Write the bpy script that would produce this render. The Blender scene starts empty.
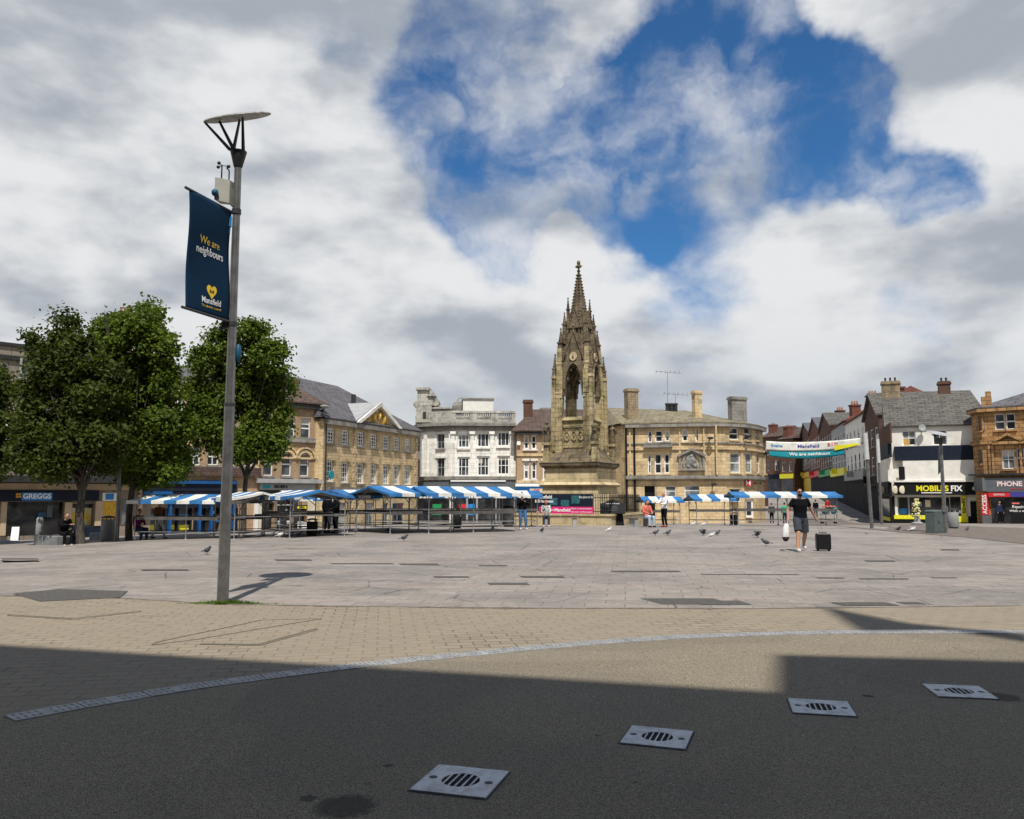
import bpy, bmesh, math, random
from mathutils import Vector, Matrix, noise
random.seed(7)
R = math.radians
C = bpy.context.scene.collection
SC = bpy.context.scene

# ---------------------------------------------------------------- camera
F = 820.0
PITCH = math.atan(84.5/820.0)
CP, SP = math.cos(PITCH), math.sin(PITCH)
CAM = Vector((0, 0, 1.65))
cd = bpy.data.cameras.new('camera'); cam = bpy.data.objects.new('camera', cd); C.objects.link(cam)
cam.location = CAM; cam.rotation_euler = (R(90)+PITCH, 0, 0)
cd.sensor_fit = 'HORIZONTAL'; cd.sensor_width = 36; cd.lens = 36*F/1024; cd.clip_start = .1; cd.clip_end = 4000
SC.camera = cam

def ray(px, py):
    v = 409.5-py
    return Vector((px-512, F*CP-v*SP, F*SP+v*CP))
def at(px, py, Y):
    r = ray(px, py); return CAM + r*(Y/r.y)

# ---------------------------------------------------------------- world and sun
SUN_EL, SUN_AZ = R(60.5), R(-2.5)     # shadows fall straight away from the camera, a touch to the left
w = bpy.data.worlds.new('World'); SC.world = w; w.use_nodes = True
nt = w.node_tree; N = nt.nodes; L = nt.links; N.clear()
def nn(t, **k):
    n = N.new(t)
    for a, b in k.items(): setattr(n, a, b)
    return n
def wmath(op, a, b=None, c=None, clamp=False):
    n = nn('ShaderNodeMath', operation=op, use_clamp=clamp)
    for i, v in enumerate((a, b, c)):
        if v is None: continue
        if isinstance(v, (int, float)): n.inputs[i].default_value = v
        else: L.new(v, n.inputs[i])
    return n.outputs[0]
def wvec(op, a, b=None, s=None):
    n = nn('ShaderNodeVectorMath', operation=op)
    for i, v in enumerate((a, b)):
        if v is None: continue
        if isinstance(v, (tuple, Vector)): n.inputs[i].default_value = v
        else: L.new(v, n.inputs[i])
    if s is not None:
        if isinstance(s, (int, float)): n.inputs['Scale'].default_value = s
        else: L.new(s, n.inputs['Scale'])
    return n.outputs['Value'] if op == 'DOT_PRODUCT' else n.outputs['Vector']
def wnoise(vec, scale, detail=8, rough=.55, dist=0.0, color=False):
    n = nn('ShaderNodeTexNoise'); n.inputs['Scale'].default_value = scale; n.inputs['Detail'].default_value = detail
    n.inputs['Roughness'].default_value = rough; n.inputs['Distortion'].default_value = dist
    L.new(vec, n.inputs['Vector']); return n.outputs['Color' if color else 'Fac']
def wmap(v, a, b, c=0.0, d=1.0, smooth=True):
    n = nn('ShaderNodeMapRange', interpolation_type='SMOOTHSTEP' if smooth else 'LINEAR')
    L.new(v, n.inputs[0])
    for i, q in enumerate((a, b, c, d)): n.inputs[i+1].default_value = q
    return n.outputs[0]
def wmix(f, a, b):
    n = nn('ShaderNodeMix', data_type='RGBA')
    for i, v in ((0, f), (6, a), (7, b)):
        if isinstance(v, (int, float)): n.inputs[i].default_value = v
        elif isinstance(v, tuple): n.inputs[i].default_value = v
        else: L.new(v, n.inputs[i])
    return n.outputs[2]
sky = nn('ShaderNodeTexSky', sky_type='NISHITA', sun_disc=False)
sky.sun_elevation = SUN_EL; sky.sun_rotation = R(180)
sky.air_density = 1.0; sky.dust_density = .3; sky.ozone_density = 2.5
tc = nn('ShaderNodeTexCoord'); D = tc.outputs['Generated']
sep = nn('ShaderNodeSeparateXYZ'); L.new(D, sep.inputs[0])
zc = wmath('ADD', wmath('MAXIMUM', sep.outputs[2], 0.0), .12)
proj = nn('ShaderNodeCombineXYZ')
L.new(wmath('DIVIDE', sep.outputs[0], zc), proj.inputs[0]); L.new(wmath('DIVIDE', sep.outputs[1], zc), proj.inputs[1])
PV = proj.outputs[0]
warp = wvec('SCALE', wvec('SUBTRACT', wnoise(wvec('ADD', D, (3.1, .4, 1.7)), 3.2, 6, .6, 0, True), (.5, .5, .5)), None, .20)
DW = wvec('ADD', D, warp)
def blob(px, py, rpx, amp):
    d = ray(px, py).normalized()
    return wmath('MULTIPLY', wmap(wvec('DOT_PRODUCT', wvec('NORMALIZE', DW), tuple(d)), math.cos(rpx/820.0), 1.0), amp)
acc = None
for q in ((735, 75, 125, .36), (800, 130, 90, .30), (640, 150, 110, .36), (570, 150, 85, .30), (480, 30, 80, .34), (640, 30, 95, .26), (505, 215, 85, .32), (455, 110, 75, .24), (700, 235, 75, .30), (850, 70, 95, .26),
          (885, 135, 75, .28), (935, 185, 55, .30), (690, 335, 75, .20), (905, 338, 55, .16), (540, 90, 90, .14), (630, 245, 55, .2), (620, 95, 60, .16),
          (720, 172, 38, -.15), (675, 195, 48, -.18), (520, 75, 50, -.16), (600, 50, 50, -.16), (600, 225, 70, -.16), (640, 120, 40, -.12), (760, 95, 40, -.10), (862, 5, 65, -.34), (985, 70, 100, -.30), (570, 190, 30, -.16), (680, 110, 40, -.14)):
    v = blob(*q); acc = v if acc is None else wmath('ADD', acc, v)
acc = wmath('ADD', acc, wmap(sep.outputs[2], .57, .74, 0.0, .45))
n1 = wnoise(wvec('ADD', wvec('MULTIPLY', D, (1, 1, 1.5)), (11.3, 5.2, 0)), 4.2, 8, .52, .1)
n2 = wnoise(wvec('MULTIPLY', D, (1, 1, 1.4)), 10.0, 8, .54, .12)
dens = wmath('ADD', wmath('MULTIPLY', n1, .5), wmath('MULTIPLY', n2, .5))
cover = wmath('SUBTRACT', wmath('ADD', dens, .21), wmath('MULTIPLY', acc, .84))
alpha = wmap(cover, .36, .66)
n3 = wnoise(wvec('ADD', wvec('MULTIPLY', DW, (1, 1, 1.2)), (2.2, 7.1, 4.4)), 5.0, 7, .54, .1)
alpha = wmath('MAXIMUM', alpha, wmap(n3, .44, .70, 0.0, .85))
DS = wvec('MULTIPLY', D, (1, 1, 2.0))
sh1 = wnoise(wvec('ADD', DS, (4.2, 1.1, 7.7)), 4.6, 6, .48, .1)
sh2 = wnoise(wvec('ADD', DS, (1.2, 9.1, 2.7)), 13.0, 7, .5, .05)
# light from above: the same field a little lower in the sky gives bright tops and grey bases
sh3 = wnoise(wvec('ADD', DS, (4.2, 1.1, 7.7-.12)), 4.6, 6, .48, .1)
rel = wmath('MULTIPLY', wmath('SUBTRACT', sh3, sh1), 1.3)
shade = wmap(wmath('ADD', wmath('ADD', wmath('MULTIPLY', sh1, .62), wmath('MULTIPLY', sh2, .38)), rel), .25, .62)
K = 1/.10
ccol = wmix(shade, (.38*K, .42*K, .475*K, 1), (.80*K, .81*K, .82*K, 1))
hz = wmap(sep.outputs[2], .0, .25)
ccol = wmix(wmath('MULTIPLY', wmath('SUBTRACT', 1.0, hz), .5), ccol, (.42*K, .48*K, .55*K, 1))
skyc = wvec('MULTIPLY', sky.outputs[0], (.36, .74, 1.04))
mixd = wmix(alpha, skyc, ccol)
bg = nn('ShaderNodeBackground'); bg.inputs[1].default_value = .10; L.new(mixd, bg.inputs[0])
wo = nn('ShaderNodeOutputWorld'); L.new(bg.outputs[0], wo.inputs[0])
w.cycles.sampling_method = 'MANUAL'; w.cycles.sample_map_resolution = 512

sd = bpy.data.lights.new('sun', 'SUN'); sd.energy = 5.0; sd.angle = R(.5); sd.color = (1, .95, .87)
so = bpy.data.objects.new('sun', sd); C.objects.link(so)
so.rotation_euler = (math.pi/2-SUN_EL, 0, -SUN_AZ)
so.location = (0, -20, 40)
SDIR = Vector((math.sin(SUN_AZ), math.cos(SUN_AZ), 0))   # horizontal direction the shadows fall
SC.view_settings.view_transform = 'Standard'; SC.view_settings.look = 'None'
SC.view_settings.exposure = 0.0; SC.view_settings.gamma = 1.0

# ---------------------------------------------------------------- terrain height
def rl(t, wd=6.0): return 0.0 if t <= 0 else (t*t/(2*wd) if t < wd else t-wd/2)
def sst(t): t = max(0, min(1, t)); return t*t*(3-2*t)
def g(x, y):
    return (-.03*(rl(y-40)-rl(y-72)) + .055*(rl(y-76)-rl(y-112)) + .014*rl(y-112)
            - .042*(rl(-x-5)-rl(-x-40))*sst((y-14.5)/18))
def ground(px, py):
    r = ray(px, py); Y = 1.0; pY = Y
    while Y < 400:
        p = CAM + r*(Y/r.y)
        if p.z <= g(p.x, p.y): break
        pY = Y; Y *= 1.03
    a, b = pY, Y
    for _ in range(30):
        m = (a+b)/2; p = CAM + r*(m/r.y)
        if p.z <= g(p.x, p.y): b = m
        else: a = m
    p = CAM + r*(b/r.y); return Vector((p.x, p.y, g(p.x, p.y)))
def gp(px, Y):            # ground point under pixel column px at depth Y
    z = 0.0
    for _ in range(4):
        X = (px-512)/F*(Y*CP+(z-1.65)*SP); z = g(X, Y)
    return Vector((X, Y, z))

# ---------------------------------------------------------------- materials
def newmat(name):
    m = bpy.data.materials.new(name); m.use_nodes = True
    t = m.node_tree; b = t.nodes['Principled BSDF']; return m, t, b
def c4(c, k=1.0): return (c[0]*k, c[1]*k, c[2]*k, 1)
class NB:
    def __init__(s, t): s.t = t
    def n(s, ty, **k):
        x = s.t.nodes.new(ty)
        for a, b in k.items(): setattr(x, a, b)
        return x
    def l(s, a, b): s.t.links.new(a, b)
    def noise(s, vec, sc, det=5, ro=.55, dist=0):
        x = s.n('ShaderNodeTexNoise'); x.inputs['Scale'].default_value = sc; x.inputs['Detail'].default_value = det
        x.inputs['Roughness'].default_value = ro; x.inputs['Distortion'].default_value = dist
        if vec is not None: s.l(vec, x.inputs['Vector'])
        return x.outputs['Fac']
    def ramp(s, v, a, b, c=0, d=1):
        x = s.n('ShaderNodeMapRange', interpolation_type='SMOOTHSTEP'); s.l(v, x.inputs[0])
        for i, q in enumerate((a, b, c, d)): x.inputs[i+1].default_value = q
        return x.outputs[0]
    def mix(s, f, a, b, mode='MIX'):
        x = s.n('ShaderNodeMix', data_type='RGBA', blend_type=mode)
        for i, v in ((0, f), (6, a), (7, b)):
            if isinstance(v, (int, float)): x.inputs[i].default_value = v
            elif isinstance(v, tuple): x.inputs[i].default_value = v
            else: s.l(v, x.inputs[i])
        return x.outputs[2]
    def m(s, op, a, b):
        x = s.n('ShaderNodeMath', operation=op)
        for i, v in enumerate((a, b)):
            if isinstance(v, (int, float)): x.inputs[i].default_value = v
            else: s.l(v, x.inputs[i])
        return x.outputs[0]
    def bump(s, h, b, dist=.01, st=1.0):
        x = s.n('ShaderNodeBump'); x.inputs['Strength'].default_value = st; x.inputs['Distance'].default_value = dist
        s.l(h, x.inputs['Height']); s.l(x.outputs[0], b.inputs['Normal'])
    def pos(s): return s.n('ShaderNodeNewGeometry').outputs['Position']
    def obj(s): return s.n('ShaderNodeTexCoord').outputs['Object']
    def wallvec(s, sw=1.0):
        ge = s.n('ShaderNodeNewGeometry')
        cr = s.n('ShaderNodeVectorMath', operation='CROSS_PRODUCT'); s.l(ge.outputs['True Normal'], cr.inputs[0]); cr.inputs[1].default_value = (0, 0, 1)
        dt = s.n('ShaderNodeVectorMath', operation='DOT_PRODUCT'); s.l(cr.outputs[0], dt.inputs[0]); s.l(ge.outputs['Position'], dt.inputs[1])
        sp = s.n('ShaderNodeSeparateXYZ'); s.l(ge.outputs['Position'], sp.inputs[0])
        cb = s.n('ShaderNodeCombineXYZ'); s.l(dt.outputs['Value'], cb.inputs[0]); s.l(sp.outputs[2], cb.inputs[1]); return cb.outputs[0]
def pm(name, col, rough=.7, var=.18, scale=4.0, metal=0.0, bump=0.0, spec=None, world=False):
    m, t, b = newmat(name); q = NB(t)
    v = q.pos() if world else q.obj()
    n = q.noise(v, scale, 6, .6)
    f = q.ramp(n, .3, .7)
    c = q.mix(f, c4(col, 1-var), c4(col, 1+var)); q.l(c, b.inputs['Base Color'])
    b.inputs['Roughness'].default_value = rough; b.inputs['Metallic'].default_value = metal
    b.inputs['Specular IOR Level'].default_value = .3 if spec is None else spec
    if bump: q.bump(q.noise(v, scale*6, 5, .6), b, bump)
    return m
def masonry(name, c1, c2, bw=.5, bh=.25, mort=.012, mcol=None, stain=(.12, .11, .10), stamt=.45, rough=.88, lich=None):
    """coursed stone or brick with per-block tint, weather stains of their own shape"""
    m, t, b = newmat(name); q = NB(t)
    v = q.wallvec()
    br = q.n('ShaderNodeTexBrick'); q.l(v, br.inputs['Vector'])
    br.inputs['Color1'].default_value = c4(c1); br.inputs['Color2'].default_value = c4(c2)
    br.inputs['Mortar'].default_value = c4(mcol or tuple(a*.62 for a in c1)); br.inputs['Scale'].default_value = 1.0
    br.inputs['Brick Width'].default_value = bw; br.inputs['Row Height'].default_value = bh; br.inputs['Mortar Size'].default_value = mort
    br.inputs['Bias'].default_value = 0.0
    p = q.pos()
    n1 = q.noise(p, 1.1, 8, .62, .3); n2 = q.noise(p, 7.0, 5, .6)
    c = q.mix(q.ramp(n2, .25, .75, .0, .55), br.outputs['Color'], c4(c2, 1.12))
    c = q.mix(q.m('MULTIPLY', q.ramp(n1, .46, .72), stamt), c, c4(stain))
    mps = q.n('ShaderNodeMapping'); q.l(p, mps.inputs[0]); mps.inputs['Scale'].default_value = (2.6, 2.6, .22)
    c = q.mix(q.m('MULTIPLY', q.ramp(q.noise(mps.outputs[0], 1.0, 6, .6), .50, .70), stamt*.75), c, c4(stain, 1.1))
    if lich: c = q.mix(q.m('MULTIPLY', q.ramp(q.noise(p, 2.3, 7, .65), .47, .62), lich[3]), c, c4(lich))
    q.l(c, b.inputs['Base Color']); b.inputs['Roughness'].default_value = rough
    b.inputs['Specular IOR Level'].default_value = .25
    h = q.m('ADD', q.m('MULTIPLY', q.m('SUBTRACT', 1.0, br.outputs['Fac']), .6), q.m('MULTIPLY', n2, .5))
    q.bump(h, b, .02)
    return m
def tiles(name, c1, c2, sc=.3, rough=.75):
    """roof slates: rows run level, found from the height along the slope"""
    m, t, b = newmat(name); q = NB(t)
    v = q.wallvec()
    br = q.n('ShaderNodeTexBrick'); q.l(v, br.inputs['Vector'])
    br.inputs['Color1'].default_value = c4(c1); br.inputs['Color2'].default_value = c4(c2); br.inputs['Mortar'].default_value = c4(c1, .45)
    br.inputs['Scale'].default_value = 1.0; br.inputs['Brick Width'].default_value = sc; br.inputs['Row Height'].default_value = sc*.55; br.inputs['Mortar Size'].default_value = .015
    p = q.pos(); n1 = q.noise(p, 1.6, 8, .65)
    c = q.mix(q.ramp(n1, .4, .7, 0, .6), br.outputs['Color'], c4(c2, 1.25)); q.l(c, b.inputs['Base Color'])
    b.inputs['Roughness'].default_value = rough; q.bump(q.m('SUBTRACT', 1.0, br.outputs['Fac']), b, .02); return m
def glassm(name, tint=(.02, .025, .03), lit=(.10, .11, .12)):
    m, t, b = newmat(name); q = NB(t)
    n = q.noise(q.pos(), .9, 3, .5)
    c = q.mix(q.ramp(n, .45, .65), c4(tint), c4(lit)); q.l(c, b.inputs['Base Color'])
    b.inputs['Roughness'].default_value = .06; b.inputs['Specular IOR Level'].default_value = .7
    q.bump(q.noise(q.pos(), 1.7, 2, .5), b, .01, .3)
    return m

# ---------------------------------------------------------------- mesh builder
class MB:
    def __init__(s): s.v = []; s.f = []; s.mi = []; s.k = 0
    def add(s, pts, faces, mi=None):
        o = len(s.v); s.v += [Vector(p) for p in pts]
        for f in faces: s.f.append([o+i for i in f]); s.mi.append(s.k if mi is None else mi)
    def poly(s, pts, mi=None): s.add(pts, [list(range(len(pts)))], mi)
    def hexa(s, p, mi=None):   # p: bottom 4, top 4
        s.add(p, [(3, 2, 1, 0), (4, 5, 6, 7), (0, 1, 5, 4), (1, 2, 6, 5), (2, 3, 7, 6), (3, 0, 4, 7)], mi)
    def box(s, x0, x1, y0, y1, z0, z1, mi=None):
        s.hexa([(x0, y0, z0), (x1, y0, z0), (x1, y1, z0), (x0, y1, z0), (x0, y0, z1), (x1, y0, z1), (x1, y1, z1), (x0, y1, z1)], mi)
    def frus(s, z0, a0, z1, a1, mi=None, b0=None, b1=None):   # centred square frustum (half sizes)
        b0 = a0 if b0 is None else b0; b1 = a1 if b1 is None else b1
        s.hexa([(-a0, -b0, z0), (a0, -b0, z0), (a0, b0, z0), (-a0, b0, z0), (-a1, -b1, z1), (a1, -b1, z1), (a1, b1, z1), (-a1, b1, z1)], mi)
    def rings(s, rings, mi=None, cap=True, closed=True):
        o = len(s.v); n = len(rings[0])
        for r in rings: s.v += [Vector(p) for p in r]
        for i in range(len(rings)-1):
            for j in range(n if closed else n-1):
                a = o+i*n+j; b = o+i*n+(j+1) % n
                s.f.append([a, b, b+n, a+n]); s.mi.append(s.k if mi is None else mi)
        if cap:
            s.f.append([o+j for j in range(n)][::-1]); s.mi.append(s.k if mi is None else mi)
            s.f.append([o+(len(rings)-1)*n+j for j in range(n)]); s.mi.append(s.k if mi is None else mi)
    def tube(s, pts, rads, n=8, mi=None, flat=None):
        pts = [Vector(p) for p in pts]
        if isinstance(rads, (int, float)): rads = [rads]*len(pts)
        rs = []; up = Vector((0, 0, 1))
        for i, p in enumerate(pts):
            d = (pts[min(i+1, len(pts)-1)]-pts[max(i-1, 0)])
            d = d.normalized() if d.length > 1e-9 else Vector((0, 0, 1))
            a = d.cross(up if abs(d.z) < .9 else Vector((0, 1, 0))).normalized(); b = d.cross(a).normalized()
            fa = 1.0 if flat is None else flat
            rs.append([p+a*math.cos(2*math.pi*j/n)*rads[i]+b*math.sin(2*math.pi*j/n)*rads[i]*fa for j in range(n)])
        s.rings(rs, mi)
    def lathe(s, prof, c=(0, 0, 0), n=12, mi=None, sx=1, sy=1):
        s.rings([[(c[0]+r*sx*math.cos(2*math.pi*j/n), c[1]+r*sy*math.sin(2*math.pi*j/n), c[2]+z) for j in range(n)] for r, z in prof], mi)
    def ell(s, c, r, nu=10, nv=7, mi=None, M=None):
        rs = []
        for i in range(nv+1):
            th = math.pi*(i+.0)/nv; th = max(.08, min(math.pi-.08, th))
            row = []
            for j in range(nu):
                p = Vector((r[0]*math.sin(th)*math.cos(2*math.pi*j/nu), r[1]*math.sin(th)*math.sin(2*math.pi*j/nu), -r[2]*math.cos(th)))
                if M is not None: p = M @ p
                row.append(Vector(c)+p)
            rs.append(row)
        s.rings(rs, mi)
    def xf(s, M, i0=0):
        for i in range(i0, len(s.v)): s.v[i] = M @ s.v[i]
    def build(s, name, mats, parent=None, smooth=False, org=None, recalc=True):
        me = bpy.data.meshes.new(name)
        o = Vector(org) if org is not None else Vector((0, 0, 0))
        me.from_pydata([tuple(v-o) for v in s.v], [], s.f)
        if not isinstance(mats, (list, tuple)): mats = [mats]
        for m in mats: me.materials.append(m)
        me.polygons.foreach_set('material_index', s.mi)
        if smooth: me.polygons.foreach_set('use_smooth', [True]*len(me.polygons))
        if recalc:
            bm = bmesh.new(); bm.from_mesh(me); bmesh.ops.recalc_face_normals(bm, faces=bm.faces); bm.to_mesh(me); bm.free()
        if smooth and recalc:
            bm = bmesh.new(); bm.from_mesh(me)
            for e in bm.edges:
                if len(e.link_faces) == 2 and e.calc_face_angle(0) > .75: e.smooth = False
            bm.to_mesh(me); bm.free()
        me.update()
        ob = bpy.data.objects.new(name, me); C.objects.link(ob)
        if parent is not None: ob.parent = parent
        elif org is not None: ob.location = o
        return ob
def tag(o, label=None, cat=None, group=None, kind=None):
    if label: o['label'] = label
    if cat: o['category'] = cat
    if group: o['group'] = group
    if kind: o['kind'] = kind
    return o
def empty(name, loc, rz=0, label=None, cat=None, group=None):
    o = bpy.data.objects.new(name, None); C.objects.link(o); o.location = loc; o.rotation_euler = (0, 0, rz)
    o.empty_display_size = .2
    return tag(o, label, cat, group)
def copy_tree(o, parent=None):
    c = o.copy(); C.objects.link(c)
    if parent is not None: c.parent = parent
    for ch in [q for q in C.objects if q.parent == o]: copy_tree(ch, c)
    return c
def struct(o): o['kind'] = 'structure'; return o

def text_mesh(name, s, size, M, mat, parent=None, ext=.006, bold=0.0, align='CENTER', shear=0.0, squeeze=1.0):
    cu = bpy.data.curves.new('t', 'FONT'); cu.body = s; cu.size = size; cu.extrude = ext; cu.offset = bold
    cu.align_x = align; cu.align_y = 'CENTER'; cu.resolution_u = 3; cu.shear = shear
    ob = bpy.data.objects.new('t', cu); C.objects.link(ob)
    dg = bpy.context.evaluated_depsgraph_get(); dg.update()
    me = bpy.data.meshes.new_from_object(ob.evaluated_get(dg))
    bpy.data.objects.remove(ob)
    me.transform(M @ Matrix.Diagonal((squeeze, 1, 1, 1)))
    me.materials.clear(); me.materials.append(mat)
    o = bpy.data.objects.new(name, me); C.objects.link(o)
    if parent is not None: o.parent = parent
    return o

# ---------------------------------------------------------------- facades
class Fac:
    def __init__(s, A, B, zb, org):
        s.A = Vector((A.x, A.y, 0)); s.B = Vector((B.x, B.y, 0)); s.U = (s.B-s.A); s.L = s.U.length; s.U.normalize()
        s.O = Vector((s.U.y, -s.U.x, 0)); s.zb = zb; s.org = Vector(org)
    def P(s, u, o, z): return s.A + s.U*u + s.O*o + Vector((0, 0, z)) - s.org
    def uz(s, px, py):
        r = ray(px, py); t = (s.A-CAM).dot(s.O)/r.dot(s.O); p = CAM+r*t
        return (p-s.A).dot(s.U), p.z
    def rect(s, x0, y0, x1, y1):
        xm, ym = (x0+x1)/2, (y0+y1)/2
        return (s.uz(x0, ym)[0], s.uz(x1, ym)[0], s.uz(xm, y1)[1], s.uz(xm, y0)[1])
    def box(s, mb, u0, u1, z0, z1, o0, o1, mi=None):
        mb.hexa([s.P(u0, o1, z0), s.P(u1, o1, z0), s.P(u1, o0, z0), s.P(u0, o0, z0), s.P(u0, o1, z1), s.P(u1, o1, z1), s.P(u1, o0, z1), s.P(u0, o0, z1)], mi)
    def wall(s, mb, u0, u1, z0, z1, holes, dep=.22):
        us = sorted({u0, u1} | {min(max(h[i], u0), u1) for h in holes for i in (0, 1)})
        zs = sorted({z0, z1} | {min(max(h[i], z0), z1) for h in holes for i in (2, 3)})
        for i in range(len(us)-1):
            if us[i+1]-us[i] < 1e-4: continue
            um = (us[i]+us[i+1])/2
            for j in range(len(zs)-1):
                if zs[j+1]-zs[j] < 1e-4: continue
                zm = (zs[j]+zs[j+1])/2
                if any(h[0] < um < h[1] and h[2] < zm < h[3] for h in holes): continue
                mb.poly([s.P(us[i], 0, zs[j]), s.P(us[i+1], 0, zs[j]), s.P(us[i+1], 0, zs[j+1]), s.P(us[i], 0, zs[j+1])])
        for h in holes:
            a, b, c, d = h[:4]
            mb.poly([s.P(a, 0, c), s.P(a, -dep, c), s.P(a, -dep, d), s.P(a, 0, d)]); mb.poly([s.P(b, 0, c), s.P(b, -dep, c), s.P(b, -dep, d), s.P(b, 0, d)])
            mb.poly([s.P(a, 0, c), s.P(b, 0, c), s.P(b, -dep, c), s.P(a, -dep, c)]); mb.poly([s.P(a, 0, d), s.P(b, 0, d), s.P(b, -dep, d), s.P(a, -dep, d)])
            if len(h) > 4 and h[4]:      # arched head: spandrels
                r = (b-a)/2; cx = (a+b)/2; cz = d-r; n = 10
                for k in range(n):
                    t0, t1 = math.pi*(1-k/n), math.pi*(1-(k+1)/n)
                    p0 = (cx+r*math.cos(t0), cz+r*math.sin(t0)); p1 = (cx+r*math.cos(t1), cz+r*math.sin(t1))
                    mb.hexa([s.P(p0[0], .0, p0[1]), s.P(p1[0], .0, p1[1]), s.P(p1[0], -dep, p1[1]), s.P(p0[0], -dep, p0[1]),
                             s.P(p0[0], .0, d+.001), s.P(p1[0], .0, d+.001), s.P(p1[0], -dep, d+.001), s.P(p0[0], -dep, d+.001)])

class Bld:
    def __init__(s, name, label, cat, pts, depth=9.0, group=None, zbase=None):
        s.g = [gp(*p) if not isinstance(p, Vector) else Vector((p.x, p.y, g(p.x, p.y))) for p in pts]
        s.zb = min(p.z for p in s.g)-.25 if zbase is None else zbase
        s.root = empty(name, (s.g[0].x, s.g[0].y, 0), 0, label, cat, group); s.org = Vector(s.root.location)
        s.F = [Fac(s.g[i], s.g[i+1], s.zb, s.org) for i in range(len(s.g)-1)]
        s.holes = [[] for _ in s.F]; s.depth = depth
        ch = (s.g[-1]-s.g[0]); ch.z = 0; s.chord = ch.normalized(); s.back = Vector((-s.chord.y, s.chord.x, 0))
    def win(s, i, r, fm, gm, nx=1, nz=1, sill=None, arch=False, fw=.07, hood=None, name='window', dep=.15, px=True, sash=None):
        f = s.F[i]; u0, u1, z0, z1 = f.rect(*r) if px else r
        if u1-u0 < .3: u1 = u0+.3
        s.holes[i].append((u0, u1, z0, z1, arch))
        mb = MB(); o0, o1 = -dep-.05, -dep+.02
        for a, b, c, d in ((u0, u0+fw, z0, z1), (u1-fw, u1, z0, z1), (u0+fw, u1-fw, z0, z0+fw), (u0+fw, u1-fw, z1-fw, z1)): f.box(mb, a, b, c, d, o0, o1)
        bw = .03
        for k in range(1, nx):
            u = u0+(u1-u0)*k/nx; f.box(mb, u-bw, u+bw, z0+fw, z1-fw, o0, o1-.012)
        for k in range(1, nz):
            z = z0+(z1-z0)*k/nz; f.box(mb, u0+fw, u1-fw, z-bw, z+bw, o0, o1-.018)
        if sash:
            z = z0+(z1-z0)*sash; f.box(mb, u0+fw, u1-fw, z-.05, z+.05, o0, o1-.005)
        w_ = mb.build(name, fm, s.root)
        p = MB(); p.poly([f.P(u0+.01, -dep-.02, z0+.01), f.P(u1-.01, -dep-.02, z0+.01), f.P(u1-.01, -dep-.02, z1-.01), f.P(u0+.01, -dep-.02, z1-.01)])
        p.build('pane', gm, w_, recalc=False)
        if BR.random() < .42 and z1-z0 > .9 and name == 'window':
            hb_ = (z1-z0)*BR.uniform(.18, .62); ub = u1-.02 if BR.random() < .7 else u0+(u1-u0)*.45
            q = MB(); q.poly([f.P(u0+.02, -dep-.015, z1-hb_), f.P(ub, -dep-.015, z1-hb_), f.P(ub, -dep-.015, z1-.02), f.P(u0+.02, -dep-.015, z1-.02)]); q.build('blind', BLM[BR.randrange(3)], w_, recalc=False)
        if sill is not None:
            q = MB(); f.box(q, u0-.1, u1+.1, z0-.14, z0-.002, -.02, .14); q.build('sill', sill, w_)
        if hood is not None:
            q = MB(); f.box(q, u0-.14, u1+.14, z1+.03, z1+.22, -.02, .10); q.build('lintel', hood, w_)
        return w_
    def part(s, name, i, r, o0, o1, m, px=True, parent=None):
        f = s.F[i]; u0, u1, z0, z1 = f.rect(*r) if px else r
        mb = MB(); f.box(mb, u0, u1, z0, z1, o0, o1); return mb.build(name, m, parent or s.root)
    def band(s, name, z0, z1, o, m, i0=0, i1=None, ext=0.0):
        """continuous moulding along facets i0..i1"""
        i1 = len(s.F)-1 if i1 is None else i1; mb = MB()
        pts = s.poly(o, i0, i1, ext); inn = s.poly(-.03, i0, i1, ext)
        for a in range(len(pts)-1):
            mb.hexa([Vector((p.x, p.y, z))-s.org for z in (z0, z1) for p in (pts[a], pts[a+1], inn[a+1], inn[a])])
        return mb.build(name, m, s.root)
    def poly(s, o, i0=0, i1=None, ext=0.0):
        i1 = len(s.F)-1 if i1 is None else i1; out = []
        for k in range(i0, i1+2):
            if k == i0: out.append(s.F[k].A+s.F[k].O*o-s.F[k].U*ext)
            elif k == i1+1: out.append(s.F[k-1].B+s.F[k-1].O*o+s.F[k-1].U*ext)
            else:
                n = (s.F[k-1].O+s.F[k].O).normalized(); out.append(s.F[k].A+n*(o/max(.3, n.dot(s.F[k].O))))
        return out
    def zt(s, px, py, i=0): return s.F[i].uz(px, py)[1]
    def finish(s, zt, m, dep=.22, name='wall', sidem=None):
        mb = MB(); s.ztop = zt
        for f, h in zip(s.F, s.holes): f.wall(mb, 0, f.L, s.zb, zt, h, dep)
        a = s.F[0].A; b = s.F[-1].B; ab = a+s.back*s.depth; bb = b+s.back*s.depth
        V = lambda p, z: Vector((p.x, p.y, z))-s.org
        for p, q in ((a, ab), (ab, bb), (bb, b)): mb.poly([V(p, s.zb), V(q, s.zb), V(q, zt), V(p, zt)])
        mb.poly([V(f.A, zt-.01) for f in s.F]+[V(b, zt-.01), V(bb, zt-.01), V(ab, zt-.01)])
        # dark floor-depth backing so openings never show daylight
        return mb.build(name, m, s.root)
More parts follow.
